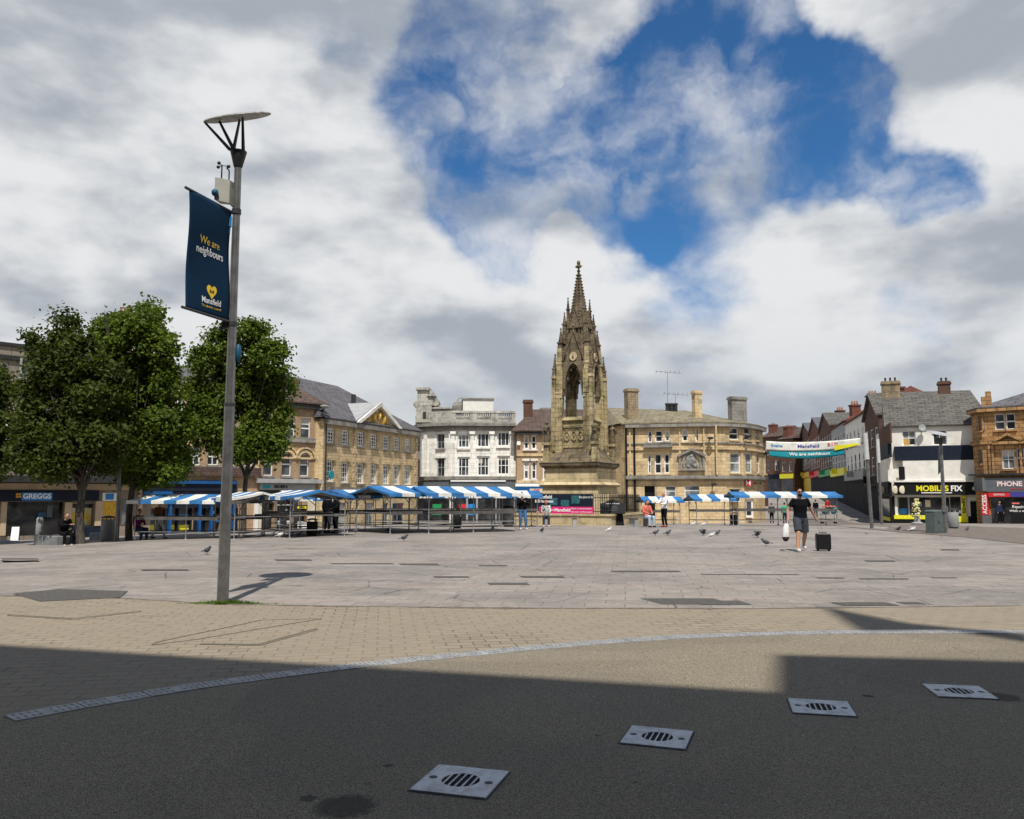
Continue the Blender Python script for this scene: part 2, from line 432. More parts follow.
    def roof(s, rise, m, hipL=0.0, hipR=0.0, over=.3, frac=.5, zt=None, i0=0, i1=None, bm=None):
        zt = s.ztop if zt is None else zt; mb = MB()
        fr = s.poly(over, i0, i1, over); n = len(fr); a, b = fr[0], fr[-1]; Lc = (b-a).dot(s.chord)
        bk = [a+s.back*(s.depth+over*2)+s.chord*((p-a).dot(s.chord)) for p in fr]
        rd = []
        for p in fr:
            t = (p-a).dot(s.chord)/Lc; t2 = (hipL+(Lc-hipL-hipR)*t)
            rd.append(a+s.back*(s.depth+over*2)*frac+s.chord*t2)
        V = lambda p, z: Vector((p.x, p.y, z))-s.org
        for k in range(n-1):
            mb.poly([V(fr[k], zt+.12), V(fr[k+1], zt+.12), V(rd[k+1], zt+rise), V(rd[k], zt+rise)])
            mb.poly([V(rd[k], zt+rise), V(rd[k+1], zt+rise), V(bk[k+1], zt+.12), V(bk[k], zt+.12)])
            mb.poly([V(fr[k], zt+.02), V(fr[k+1], zt+.02), V(fr[k+1], zt+.12), V(fr[k], zt+.12)])
        mb.poly([V(fr[0], zt+.12), V(rd[0], zt+rise), V(bk[0], zt+.12)]); mb.poly([V(fr[-1], zt+.12), V(rd[-1], zt+rise), V(bk[-1], zt+.12)])
        mb.poly([V(p, zt+.02) for p in fr]+[V(p, zt+.02) for p in bk[::-1]])
        s.rf = mb.build('roof', m, s.root, recalc=False); return s.rf
    def chimney(s, px, pyt, w, Yoff, m, pots=2, zlow=None, potm=None, d=None, capm=None, i=0):
        u = s.F[i].uz(px, pyt)[0]; base = s.F[i].A+s.F[i].U*u+s.back*Yoff
        # recompute for true depth
        P = at(px, pyt, base.y); zl = s.ztop if zlow is None else zlow; d = d or w
        wd = w; mb = MB(); c = Vector((P.x, P.y, 0))-s.org; U, B = s.chord, s.back
        def bx(a, b, z0, z1, cc=c):
            mb.hexa([cc+U*i_*a+B*j_*b+Vector((0, 0, z)) for z in (z0, z1) for i_, j_ in ((-.5, -.5), (.5, -.5), (.5, .5), (-.5, .5))])
        hh = .0 if not pots else .32
        top = P.z-hh
        bx(wd, d, zl-.5, top-.28); bx(wd+.16, d+.16, top-.28, top-.12); bx(wd+.05, d+.05, top-.12, top)
        o = mb.build('chimney', m, s.root)
        for k in range(pots):
            q = MB(); cc = c+U*((k+.5)/pots-.5)*wd*.8
            q.lathe([(.10, top-.02), (.12, top+.05), (.085, top+.1), (.08, top+.27), (.105, top+.29), (.1, top+.34)], c=(cc.x, cc.y, 0), n=8); q.build('chimney_pot', potm or m, o)
        return o
    def text(s, i, txt, px, py, hpx, m, o=.03, name='lettering', parent=None, bold=0.0, align='CENTER', wpx=None, shear=0):
        f = s.F[i]; u, z = f.uz(px, py); h = abs(f.uz(px, py-hpx/2)[1]-f.uz(px, py+hpx/2)[1])
        size = h/.70
        M = Matrix((( f.U.x, 0, f.O.x, 0), (f.U.y, 0, f.O.y, 0), (0, 1, 0, 0), (0, 0, 0, 1)))
        p = f.P(u, o, z); M.translation = p
        ob = text_mesh(name, txt, size, M, m, parent or s.root, bold=bold, align=align, shear=shear)
        if wpx:
            us = [ (v.co+f.org-f.A).dot(f.U) for v in ob.data.vertices]
            w0 = max(us)-min(us); w1 = f.uz(px+wpx/2, py)[0]-f.uz(px-wpx/2, py)[0]; k = w1/w0
            for v in ob.data.vertices:
                uu = (v.co-p).dot(f.U); v.co += f.U*(uu*(k-1))
        return ob

BR = random.Random(21)
BLM = [pm('blind_cream', (.42, .39, .32), .9, .1, 3), pm('blind_grey', (.22, .23, .23), .9, .15, 3), pm('curtain_pale', (.5, .5, .47), .9, .2, 9)]

# ================================================================ the ground
def ground_mats():
    # far slabs
    m, t, b = newmat('paving_slabs'); q = NB(t); p = q.pos()
    mp = q.n('ShaderNodeMapping'); q.l(p, mp.inputs[0]); mp.inputs['Rotation'].default_value = (0, 0, R(8))
    wv = q.n('ShaderNodeTexNoise'); q.l(p, wv.inputs['Vector']); wv.inputs['Scale'].default_value = 1.3; wv.inputs['Detail'].default_value = 5
    wa = q.n('ShaderNodeVectorMath', operation='MULTIPLY_ADD'); q.l(wv.outputs['Color'], wa.inputs[0]); wa.inputs[1].default_value = (.12, .10, 0); q.l(mp.outputs[0], wa.inputs[2])
    br = q.n('ShaderNodeTexBrick'); q.l(wa.outputs[0], br.inputs['Vector'])
    br.inputs['Color1'].default_value = (.24, .212, .185, 1); br.inputs['Color2'].default_value = (.30, .268, .235, 1); br.inputs['Mortar'].default_value = (.16, .142, .125, 1); br.inputs['Mortar Smooth'].default_value = .4
    br.inputs['Scale'].default_value = 1; br.inputs['Brick Width'].default_value = .62; br.inputs['Row Height'].default_value = .40; br.inputs['Mortar Size'].default_value = .009
    n1 = q.noise(p, .35, 8, .65, .4); n2 = q.noise(p, 9, 6, .65)
    mp2 = q.n('ShaderNodeMapping'); q.l(p, mp2.inputs[0]); mp2.inputs['Scale'].default_value = (.22, 1.3, 1); n3 = q.noise(mp2.outputs[0], .8, 7, .62, .3)
    c = q.mix(q.ramp(n1, .42, .62, 0, .75), br.outputs['Color'], (.155, .142, .128, 1))
    c = q.mix(q.ramp(n3, .50, .66, 0, .6), c, (.30, .24, .205, 1))
    c = q.mix(q.ramp(n3, .32, .46, .6, 0), c, (.15, .14, .14, 1))
    c = q.mix(q.ramp(n2, .3, .75, 0, .3), c, (.34, .31, .28, 1))
    n6 = q.noise(p, 3.2, 7, .7, .6); c = q.mix(q.ramp(n6, .52, .66, 0, .55), c, (.17, .152, .135, 1)); c = q.mix(q.ramp(n6, .32, .44, .5, 0), c, (.37, .335, .295, 1))
    jv = q.n('ShaderNodeTexVoronoi', feature='DISTANCE_TO_EDGE'); q.l(wa.outputs[0], jv.inputs['Vector']); jv.inputs['Scale'].default_value = .55
    c = q.mix(q.m('MULTIPLY', q.ramp(jv.outputs['Distance'], .004, .012, .8, 0), q.ramp(n1, .48, .55)), c, (.07, .06, .055, 1))
    q.l(c, b.inputs['Base Color']); b.inputs['Roughness'].default_value = .85; b.inputs['Specular IOR Level'].default_value = .3
    q.bump(q.m('ADD', q.m('SUBTRACT', 1.0, br.outputs['Fac']), q.m('MULTIPLY', n2, .4)), b, .008)
    slabs = m
    m, t, b = newmat('block_paving'); q = NB(t); p = q.pos()
    mp = q.n('ShaderNodeMapping'); q.l(p, mp.inputs[0]); mp.inputs['Rotation'].default_value = (0, 0, R(-9))
    wn = q.n('ShaderNodeTexNoise'); q.l(p, wn.inputs['Vector']); wn.inputs['Scale'].default_value = 6; wn.inputs['Detail'].default_value = 3
    av = q.n('ShaderNodeVectorMath', operation='MULTIPLY_ADD'); q.l(wn.outputs['Color'], av.inputs[0]); av.inputs[1].default_value = (.035, .035, 0); q.l(mp.outputs[0], av.inputs[2])
    br = q.n('ShaderNodeTexBrick'); q.l(av.outputs[0], br.inputs['Vector'])
    br.inputs['Color1'].default_value = (.25, .21, .155, 1); br.inputs['Color2'].default_value = (.32, .27, .20, 1); br.inputs['Mortar'].default_value = (.105, .086, .062, 1)
    br.inputs['Scale'].default_value = 1; br.inputs['Brick Width'].default_value = .30; br.inputs['Row Height'].default_value = .17; br.inputs['Mortar Size'].default_value = .009; br.inputs['Mortar Smooth'].default_value = .3
    n1 = q.noise(p, .6, 8, .6, .3); n2 = q.noise(p, 45, 6, .7)
    jn = q.ramp(n1, .33, .52)     # joints filled with grit here and there
    c = q.mix(q.m('MULTIPLY', jn, .74), br.outputs['Color'], (.295, .248, .185, 1))
    c = q.mix(q.ramp(n1, .5, .72, 0, .35), c, (.25, .215, .17, 1))
    c = q.mix(q.ramp(n2, .35, .7, .0, .5), c, (.19, .16, .115, 1))
    n7 = q.noise(p, 4.0, 8, .72, .5); c = q.mix(q.ramp(n7, .54, .70, 0, .6), c, (.17, .14, .10, 1)); c = q.mix(q.ramp(n7, .28, .42, .5, 0), c, (.36, .305, .225, 1))
    sp_ = q.n('ShaderNodeTexVoronoi'); q.l(p, sp_.inputs['Vector']); sp_.inputs['Scale'].default_value = 3.1; c = q.mix(q.ramp(sp_.outputs['Distance'], .05, .09, .7, 0), c, (.08, .065, .05, 1))
    q.l(c, b.inputs['Base Color']); b.inputs['Roughness'].default_value = .88; b.inputs['Specular IOR Level'].default_value = .25
    q.bump(q.m('ADD', q.m('MULTIPLY', q.m('SUBTRACT', 1.0, br.outputs['Fac']), .8), q.m('MULTIPLY', n2, .5)), b, .012)
    blocks = m
    m, t, b = newmat('bound_gravel'); q = NB(t); p = q.pos()
    vo = q.n('ShaderNodeTexVoronoi'); q.l(p, vo.inputs['Vector']); vo.inputs['Scale'].default_value = 150; vo.inputs['Randomness'].default_value = 1
    sp = q.n('ShaderNodeSeparateXYZ'); q.l(vo.outputs['Color'], sp.inputs[0])
    n1 = q.noise(p, .9, 8, .6, .3); n2 = q.noise(p, 30, 6, .7)
    c = q.mix(q.ramp(sp.outputs[0], .0, 1.0), (.17, .145, .105, 1), (.49, .42, .31, 1))
    c = q.mix(q.ramp(vo.outputs['Distance'], .35, .8, 0, .6), c, (.10, .085, .065, 1))
    c = q.mix(q.ramp(n1, .45, .7, 0, .28), c, (.24, .21, .165, 1))
    c = q.mix(q.ramp(n2, .62, .80, 0, .55), c, (.10, .09, .075, 1))
    wh = q.n('ShaderNodeTexVoronoi'); q.l(p, wh.inputs['Vector']); wh.inputs['Scale'].default_value = 5.5
    c = q.mix(q.ramp(wh.outputs['Distance'], .035, .06, .75, 0), c, (.62, .60, .55, 1))
    ve = q.n('ShaderNodeTexVoronoi', feature='DISTANCE_TO_EDGE'); dn2 = q.n('ShaderNodeTexNoise'); q.l(p, dn2.inputs['Vector']); dn2.inputs['Scale'].default_value = 3; dn2.inputs['Detail'].default_value = 6
    dv = q.n('ShaderNodeVectorMath', operation='MULTIPLY_ADD'); q.l(dn2.outputs['Color'], dv.inputs[0]); dv.inputs[1].default_value = (.5, .5, 0); q.l(p, dv.inputs[2]); q.l(dv.outputs[0], ve.inputs['Vector']); ve.inputs['Scale'].default_value = .38
    cr = q.m('MULTIPLY', q.ramp(ve.outputs['Distance'], .0, .0035, 1, 0), q.ramp(q.noise(p, .7, 3), .50, .56))
    c = q.mix(q.m('MULTIPLY', cr, .22), c, (.05, .045, .04, 1))
    gum = q.n('ShaderNodeTexVoronoi'); q.l(p, gum.inputs['Vector']); gum.inputs['Scale'].default_value = 1.9
    c = q.mix(q.ramp(gum.outputs['Distance'], .035, .055, .6, 0), c, (.075, .07, .065, 1))
    n5 = q.noise(p, .28, 4, .5, .8); c = q.mix(q.ramp(n5, .47, .53, 0, .22), c, (.13, .115, .095, 1))
    # oily stain marks
    for (px, py, r) in ((345, 808, .17), (308, 800, .05), (388, 767, .035), (868, 697, .05), (1000, 698, .16)):
        gg = ground(px, py); dn = q.n('ShaderNodeVectorMath', operation='DISTANCE'); q.l(p, dn.inputs[0]); dn.inputs[1].default_value = gg
        dd = q.m('ADD', dn.outputs['Value'], q.m('MULTIPLY', q.m('SUBTRACT', n2, .5), r*1.1))
        c = q.mix(q.ramp(dd, r*.75, r*1.15, .72, 0), c, (.035, .033, .032, 1))
    q.l(c, b.inputs['Base Color']); b.inputs['Roughness'].default_value = .9; b.inputs['Specular IOR Level'].default_value = .25
    q.bump(q.m('ADD', vo.outputs['Distance'], n2), b, .009, .9)
    return slabs, blocks, m
M_slab, M_block, M_gravel = ground_mats()
M_patch = pm('dark_patch', (.085, .08, .072), .9, .25, 14, bump=.004, world=True)
M_patch2 = pm('pale_patch', (.46, .41, .34), .9, .1, 14, world=True)

def axis(a, b, f0, f1, fine, coarse):
    out = []; v = a
    while v < b:
        out.append(v); v += fine if f0 <= v < f1 else coarse
    out.append(b); return out
xs = axis(-900, 900, -60, 70, 1.6, 30); ys = axis(-80, 2500, -10, 190, 1.6, 60)
tb = MB(); pts = [(x, y, g(x, y)) for y in ys for x in xs]; nx = len(xs)
tb.add(pts, [(j*nx+i, j*nx+i+1, (j+1)*nx+i+1, (j+1)*nx+i) for j in range(len(ys)-1) for i in range(nx-1)])
struct(tb.build('ground', M_slab, smooth=True, recalc=False))
# tan block paving in front of the slabs
bd = [ground(*p) for p in ((0, 596), (60, 597.5), (130, 599), (222, 604.5), (330, 606.5), (512, 608.5), (760, 609), (1023, 606))]
sb = MB(); sb.poly([(-60, -60, .004), (60, -60, .004), (60, bd[-1].y+.1, .004)]+[(p.x, p.y, .004) for p in bd[::-1]]+[(-60, bd[0].y+.6, .004)])
struct(sb.build('block_paving', M_block, recalc=False))
# the seam of broken mortar where the two pavings meet
sm_ = MB()
for i in range(len(bd)-1):
    a, b_ = bd[i], bd[i+1]; n_ = 24
    for k in range(n_):
        p = a.lerp(b_, k/n_); q_ = a.lerp(b_, (k+1)/n_); w0 = .02+.05*noise.noise(p*3)**2*4; w1 = .02+.05*noise.noise(q_*3)**2*4
        sm_.poly([(p.x, p.y-w0, .008), (q_.x, q_.y-w1, .008), (q_.x, q_.y+w1, .008), (p.x, p.y+w0, .008)])
struct(sm_.build('paving_seam', pm('seam', (.15, .12, .10), .95, .5, 25, world=True), recalc=False))
# curve of the drain
dr = [ground(*p) for p in ((9, 720), (100, 703.5), (220, 684), (360, 666.5), (440, 658), (512, 651), (600, 643.2), (700, 637), (800, 634), (900, 632.8), (1023, 632.8))]
def smooth_curve(P, n=14):
    out = []
    Q = [P[0]*2-P[1]]+P+[P[-1]*2-P[-2]]
    for i in range(1, len(Q)-2):
        for k in range(n):
            t = k/n; a, b_, c_, d_ = Q[i-1:i+3]
            out.append(.5*((2*b_)+(c_-a)*t+(2*a-5*b_+4*c_-d_)*t*t+(3*b_-a-3*c_+d_)*t**3))
    out.append(P[-1]); return out
dc = smooth_curve(dr); dc.append(dc[-1]+(dc[-1]-dc[-2]).normalized()*3.0)
acc_ = [0]
for i in range(1, len(dc)): acc_.append(acc_[-1]+(dc[i]-dc[i-1]).length)
def dpos(s_):
    for i in range(1, len(dc)):
        if acc_[i] >= s_: return dc[i-1].lerp(dc[i], (s_-acc_[i-1])/(acc_[i]-acc_[i-1])), (dc[i]-dc[i-1]).normalized()
    return dc[-1], (dc[-1]-dc[-2]).normalized()
tot = acc_[-1]
gr = MB()
gr.poly([(p.x, p.y, .008) for p in dc]+[(40, dc[-1].y, .008), (40, -50, .008), (-40, -50, .008), (-40, dc[0].y-.95, .008), (dc[0].x, dc[0].y, .008)])
struct(gr.build('bound_gravel_paving', M_gravel, recalc=False))
# slot drain: granite-grey cast units along the curve
M_drain = pm('drain_metal', (.37, .37, .365), .65, .2, 9, metal=.45, bump=.002, world=True)
M_slot = pm('slot_dark', (.09, .09, .09), .8, .1, 4)
M_mort = pm('drain_bed', (.07, .065, .06), .9, .2, 9)
DWD = .115
drr = empty('drainage_channel', dc[0], 0, 'long curved slot drain of pale metal gratings crossing the foreground paving', 'drain')
bb = MB(); ul = .50; n = int(tot/ul)
unit = MB(); slots = MB(); O = dc[0]
for k in range(n):
    s0 = k*ul; a, ta = dpos(s0+.006); b_, tb_ = dpos(s0+ul-.006)
    na = Vector((-ta.y, ta.x, 0)); nb = Vector((-tb_.y, tb_.x, 0))
    jz = .016+random.uniform(-.0015, .0015)
    P4 = [a-na*DWD, b_-nb*DWD, b_+nb*DWD, a+na*DWD]
    unit.hexa([Vector((p.x, p.y, .002))-O for p in P4]+[Vector((p.x, p.y, jz))-O for p in P4])
    for j in range(9):
        u = .08+.84*j/8.0
        if 3.4 < j < 4.6: continue
        c_ = a.lerp(b_, u); nn_ = na.lerp(nb, u); tt_ = ta
        for sgn in (-1, 1):
            c2 = c_+nn_*sgn*DWD*.46; h = nn_*DWD*.30; w2 = tt_*.007
            unit.poly([Vector((p.x, p.y, jz+.0015))-O for p in (c2-h-w2, c2-h+w2, c2+h+w2, c2+h-w2)], 1)
unit.build('grating', [M_drain, pm('slot_shadow', (.17, .17, .168), .8, .2, 4)], drr)
# dark replacement pavers among the slabs, read off as ground outlines
for i_, (x0, x1, y0, y1, sk) in enumerate(((398, 440, 563.6, 565.2, 3), (433, 470, 576.4, 577.8, 2), (478, 508, 565.3, 566.2, 2), (487, 530, 583, 585, 3), (519, 566, 576.2, 577.8, 4),
        (610, 682, 571, 572.2, 4), (640, 735, 598.6, 604.4, 22), (690, 752, 601, 605, 12), (830, 900, 602.6, 605.8, 15), (895, 928, 602.2, 604.4, 10), (864, 896, 560.5, 562, 3), (940, 960, 549.3, 550.6, 2),
        (700, 800, 574.3, 575, 3), (815, 845, 577.6, 578.6, 3), (858, 910, 578.6, 579.5, 3), (930, 958, 577.5, 578.4, 3), (274, 313, 559.5, 561, 3), (330, 395, 563.4, 564.2, 3), (140, 190, 569.5, 570.3, 3), (0, 40, 558.4, 560, 3))):
    if x0 > 0 and i_ == 0: pass
    a, b_, c_, d_ = ground(x0, y0), ground(x1-sk, y0), ground(x1, y1), ground(x0+sk, y1); mb = MB()
    nseg = 6
    for k in range(nseg):
        q0, q1 = k/nseg, (k+1)/nseg
        f_ = lambda u, v: (lambda p: (p.x, p.y, g(p.x, p.y)+.005))(a.lerp(b_, u).lerp(d_.lerp(c_, u), v))
        mb.poly([(a_[0], a_[1], a_[2]+.0015*(i_ % 3)) for a_ in (f_(q0, 0), f_(q1, 0), f_(q1, 1), f_(q0, 1))])
    struct(mb.build('paving_repair', M_patch, recalc=False))
a = [ground(*p) for p in ((12, 594), (60, 589.5), (128, 591.5), (120, 598), (40, 602))]
mb = MB(); mb.poly([(p.x, p.y, max(g(p.x, p.y), 0)+.010) for p in a]); struct(mb.build('paving_repair', M_patch, recalc=False))
mb = MB(); top_ = [(1060, 529), (985, 527), (890, 524), (840, 519), (800, 517)]; bot_ = [(800, 524.5), (850, 527.5), (900, 532.5), (960, 537), (1060, 548)]
def lay(p, h): p = ground(*p); return (p.x, p.y, g(p.x, p.y)+h)
for k in range(4):
    t0, t1, b0_, b1_ = Vector(lay(top_[4-k], 0)), Vector(lay(top_[3-k], 0)), Vector(lay(bot_[k], 0)), Vector(lay(bot_[k+1], 0))
    for i in range(4):
        for j in range(4):
            P4 = [b0_.lerp(b1_, u).lerp(t0.lerp(t1, u), v) for u, v in ((i/4, j/4), ((i+1)/4, j/4), ((i+1)/4, (j+1)/4), (i/4, (j+1)/4))]
            mb.poly([(p.x, p.y, g(p.x, p.y)+.012) for p in P4])
struct(mb.build('pavement', pm('brown_pavers', (.15, .125, .105), .9, .25, 2.5, world=True), recalc=False))
# recessed cover frames in the block paving
M_frame = pm('iron_frame', (.15, .13, .10), .7, .3, 20, world=True)
for q in (((152, 645.5), (196, 640), (322, 619), (262, 620.5), (155, 643)), ((8, 615), (72, 619), (140, 611.5), (140, 612.3), (72, 620), (8, 616)), ((200, 645), (260, 646), (318, 630), (314, 629.5), (258, 645), (202, 644.3))):
    P_ = [ground(*p) for p in q]; mb = MB()
    for i in range(len(P_)):
        p0, p1 = P_[i], P_[(i+1) % len(P_)]
        d_ = (p1-p0).normalized() if (p1-p0).length > .01 else Vector((1, 0, 0)); n_ = Vector((-d_.y, d_.x, 0))*.011
        mb.poly([(p.x, p.y, .009) for p in (p0-n_, p1-n_, p1+n_, p0+n_)])
    struct(mb.build('cover_frame', M_frame, recalc=False))
# square plates with round grilles
M_galv = pm('galvanised', (.50, .53, .55), .55, .28, 14, metal=.2, bump=.001, world=True)
m, t, b_ = newmat('worn_plate'); q = NB(t); p = q.pos()
na = q.noise(p, 9, 8, .7, .4); nb = q.noise(p, 60, 5, .6)
c = q.mix(q.ramp(na, .40, .66), (.66, .68, .68, 1), (.44, .44, .43, 1)); c = q.mix(q.ramp(na, .62, .72, 0, .75), c, (.16, .11, .07, 1)); c = q.mix(q.ramp(nb, .56, .7, 0, .4), c, (.2, .19, .18, 1))
q.l(c, b_.inputs['Base Color']); b_.inputs['Roughness'].default_value = .6; b_.inputs['Metallic'].default_value = .1; q.bump(nb, b_, .002); M_plate = m
M_hole = pm('hole_black', (.008, .008, .008), .9, 0, 4)
plab = ['square steel floor plate with round grille, nearest the camera at the bottom of the paving', 'square steel floor plate with round grille, second nearest, left of the lit wedge tip',
        'square steel floor plate with round grille lying at the lower edge of the stepped shadow', 'square steel floor plate with round grille, farthest right beside a dark stain']
for (cs, lb) in zip((((441, 767), (510, 774), (482, 801), (409, 793)), ((634, 728), (694, 733), (682, 752), (620, 745)), ((791, 700), (851, 704), (852, 718), (791, 715)), ((928, 686), (984, 688), (992, 701), (934, 698))), plab):
    P_ = [ground(*p) for p in cs]; c_ = sum(P_, Vector())/4; c_.z = .010
    U = ((P_[1]-P_[0])+(P_[2]-P_[3])); U.z = 0; ux = U.length/2; U.normalize(); V = Vector((-U.y, U.x, 0))
    vy = abs(((P_[0]-P_[3])+(P_[1]-P_[2])).dot(V))/2; hs = (ux+vy)/4; r = hs*.50; th = .008
    root = empty('floor_drain', c_, math.atan2(U.y, U.x), lb, 'drain cover', 'steel floor plates set in the foreground paving')
    mb = MB(); n = 32
    cir = [(r*math.cos(2*math.pi*i/n), r*math.sin(2*math.pi*i/n)) for i in range(n)]
    def sq(i):
        x, y = math.cos(2*math.pi*i/n), math.sin(2*math.pi*i/n); k = hs/max(abs(x), abs(y)); return (x*k, y*k)
    for i in range(n):
        j = (i+1) % n; a_, b_, c2, d2 = cir[i], cir[j], sq(j), sq(i)
        mb.poly([(a_[0], a_[1], th), (b_[0], b_[1], th), (c2[0], c2[1], th), (d2[0], d2[1], th)])
        mb.poly([(c2[0], c2[1], th), (c2[0], c2[1], 0), (d2[0], d2[1], 0), (d2[0], d2[1], th)])
        mb.poly([(a_[0], a_[1], th), (a_[0], a_[1], 0), (b_[0], b_[1], 0), (b_[0], b_[1], th)])
    mb.build('plate', M_plate, root, recalc=False)
    mb = MB(); e2 = hs+.012; mb.poly([(-e2, -e2, -.0005), (e2, -e2*1.02, -.0005), (e2*1.01, e2, -.0005), (-e2, e2, -.0005)]); mb.build('bedding', M_mort, root, recalc=False)
    mb = MB(); mb.lathe([(0.001, .0), (r*.99, .0), (r*.99, .001), (.001, .0015)], n=24); mb.build('recess', M_hole, root)
    mb = MB()
    for k in range(-2, 3):
        x = k*r*.36; hl = math.sqrt(max(r*r-x*x, 0))*.985; w2 = r*.045
        mb.box(x-w2, x+w2, -hl, hl, .003, .0078)
    mb.build('grille', M_galv, root)
    for sx in (-1, 1):
        mb = MB(); mb.lathe([(.001, th), (hs*.11, th), (hs*.11, th+.0015), (hs*.05, th+.002), (.001, th+.001)], c=(sx*hs*.76, 0, 0), n=14); mb.build('bolt', M_slot, root)

# ================================================================ materials for the buildings
M_white = pm('white_frame', (.78, .78, .75), .5, .06, 3)
M_glass = glassm('window_glass'); M_glassL = glassm('window_with_blind', (.12, .14, .15), (.42, .44, .43)); M_shopg = glassm('shop_glass', (.012, .014, .017), (.05, .055, .06))
M_tanst = masonry('honey_ashlar', (0.546, 0.403, 0.221), (0.676, 0.520, 0.305), .62, .30, .010, stain=(.15, .12, .09), stamt=.62)
M_townst = masonry('town_hall_stone', (.48, .365, .205), (.62, .49, .30), .55, .24, .012, stain=(.16, .125, .09), stamt=.55)
M_buff = masonry('buff_brick', (.35, .24, .15), (.45, .32, .20), .24, .08, .008, stain=(.12, .09, .07), stamt=.5)
M_orange = masonry('orange_brick', (.42, .285, .17), (.52, .375, .235), .24, .08, .008, stain=(.18, .12, .08), stamt=.4)
M_par = masonry('parapet_stone', (.38, .36, .31), (.50, .475, .42), .8, .4, .01, stain=(.10, .095, .085), stamt=.7)
M_redb = masonry('red_brick', (.14, .055, .038), (.20, .08, .055), .24, .08, .008, stain=(.06, .04, .035), stamt=.5)
M_dkbr = masonry('dark_brick', (.10, .055, .04), (.15, .08, .055), .24, .08, .008, stain=(.04, .03, .03), stamt=.5)
M_whst = masonry('white_stone', (0.744, 0.720, 0.660), (0.850, 0.840, 0.780), .9, .45, .008, mcol=(.4, .39, .36), stain=(.24, .23, .21), stamt=.45)
M_tdk = masonry('dark_tan_stone', (.26, .20, .13), (.34, .27, .17), .5, .25, .012, stain=(.09, .07, .05), stamt=.7)
M_grst = masonry('grey_stone', (.20, .19, .165), (.30, .28, .25), .6, .3, .01, stain=(.07, .07, .065), stamt=.6)
M_sand = masonry('gold_sandstone', (.30, .165, .065), (.46, .27, .12), .7, .32, .03, mcol=(.10, .06, .03), stain=(.09, .055, .035), stamt=.6)
M_conc = masonry('concrete_panel', (.22, .18, .14), (.27, .23, .18), 2.4, 1.2, .02, stain=(.10, .09, .08), stamt=.5)
M_beige = pm('beige_facing', (.50, .38, .25), .7, .1, 1.5)
M_slate = tiles('slate', (.07, .066, .07), (.12, .113, .118), .35)
M_slate2 = tiles('pale_slate', (.06, .055, .047), (.115, .107, .09), .35)
M_rtile = tiles('brown_tile', (.065, .04, .032), (.11, .07, .052), .3)
M_lichr = tiles('lichen_tile', (.15, .12, .075), (.24, .21, .13), .3)
M_orng = tiles('red_tile', (.17, .055, .035), (.24, .09, .06), .3)
M_lead = pm('lead', (.34, .34, .34), .6, .15, 2); M_dark = pm('dark_trim', (.03, .03, .032), .6, .2, 3)
M_black = pm('black_paint', (.008, .008, .009), .7, .2, 3, spec=.2); M_navy = pm('navy_paint', (.010, .015, .030), .65, .15, 3, spec=.2)
M_blue = pm('royal_blue_paint', (.01, .085, .26), .42, .12, 3); M_lblue = pm('sign_blue', (.03, .22, .55), .45, .1, 3)
M_grey = pm('grey_fascia', (.115, .13, .14), .6, .1, 3); M_mgrey = pm('mid_grey', (.28, .29, .29), .6, .12, 3)
M_render = pm('white_render', (.74, .72, .66), .8, .1, 1.2, bump=.004); M_cream = pm('cream_paint', (.62, .56, .42), .7, .1, 2)
M_yel = pm('yellow_sign', (.78, .72, .03), .5, .08, 3); M_gold = pm('gold_letters', (.72, .48, .06), .5, .15, 6)
M_red = pm('red_sign', (.62, .03, .04), .5, .1, 3); M_let = pm('white_letters', (.85, .85, .83), .5, .02, 3)
M_teal = pm('teal_sign', (.015, .27, .33), .5, .1, 3); M_green = pm('green_sign', (.03, .30, .11), .5, .1, 3)
M_pot = pm('terracotta', (.33, .16, .09), .8, .3, 5); M_purple = pm('indigo_sign', (.06, .06, .30), .5, .1, 3)

Z2 = lambda x, y: (150+x/3.411, 320+y/3.411)
Z3 = lambda x, y: (300+x/4.817, 380+y/4.817)
Z4 = lambda x, y: (400+x/4.55, 370+y/4.55)
Z6 = lambda x, y: (510+x/5.12, 390+y/5.12)
Z7 = lambda x, y: (610+x/4.553, 370+y/4.553)
Z8 = lambda x, y: (760+x/4.307, 370+y/4.307)
ZR = lambda x, y: (870+x/4.097, 360+y/4.097)
ZG = lambda x, y: (x/7.314, 460+y/7.314)
ZB = lambda x, y: (130+x/8.533, 470+y/8.533)
ZE = lambda x, y: (235+x/10.24, 470+y/10.24)
ZM = lambda x, y: (880+x/7.111, 460+y/7.111)
def rr(Z, x0, y0, x1, y1): a = Z(x0, y0); b = Z(x1, y1); return (a[0], a[1], b[0], b[1])

# ---- left row runs from (-32,44) back to the town hall
LA, LB = gp(-60, 45.0), gp(320.5, 62)
def rowpt(px):
    # intersect the column with the line LA-LB
    k = (px-512)/F
    d = LB-LA; t = (k*LA.y*1.0 - LA.x)/(d.x-k*d.y) if abs(d.x-k*d.y) > 1e-6 else 0
    p = LA+d*t
    for _ in range(3):
        z = g(p.x, p.y); kk = k*(CP+(z-1.65)*SP/p.y); t = (kk*LA.y-LA.x)/(d.x-kk*d.y); p = LA+d*t
    return Vector((p.x, p.y, 0))

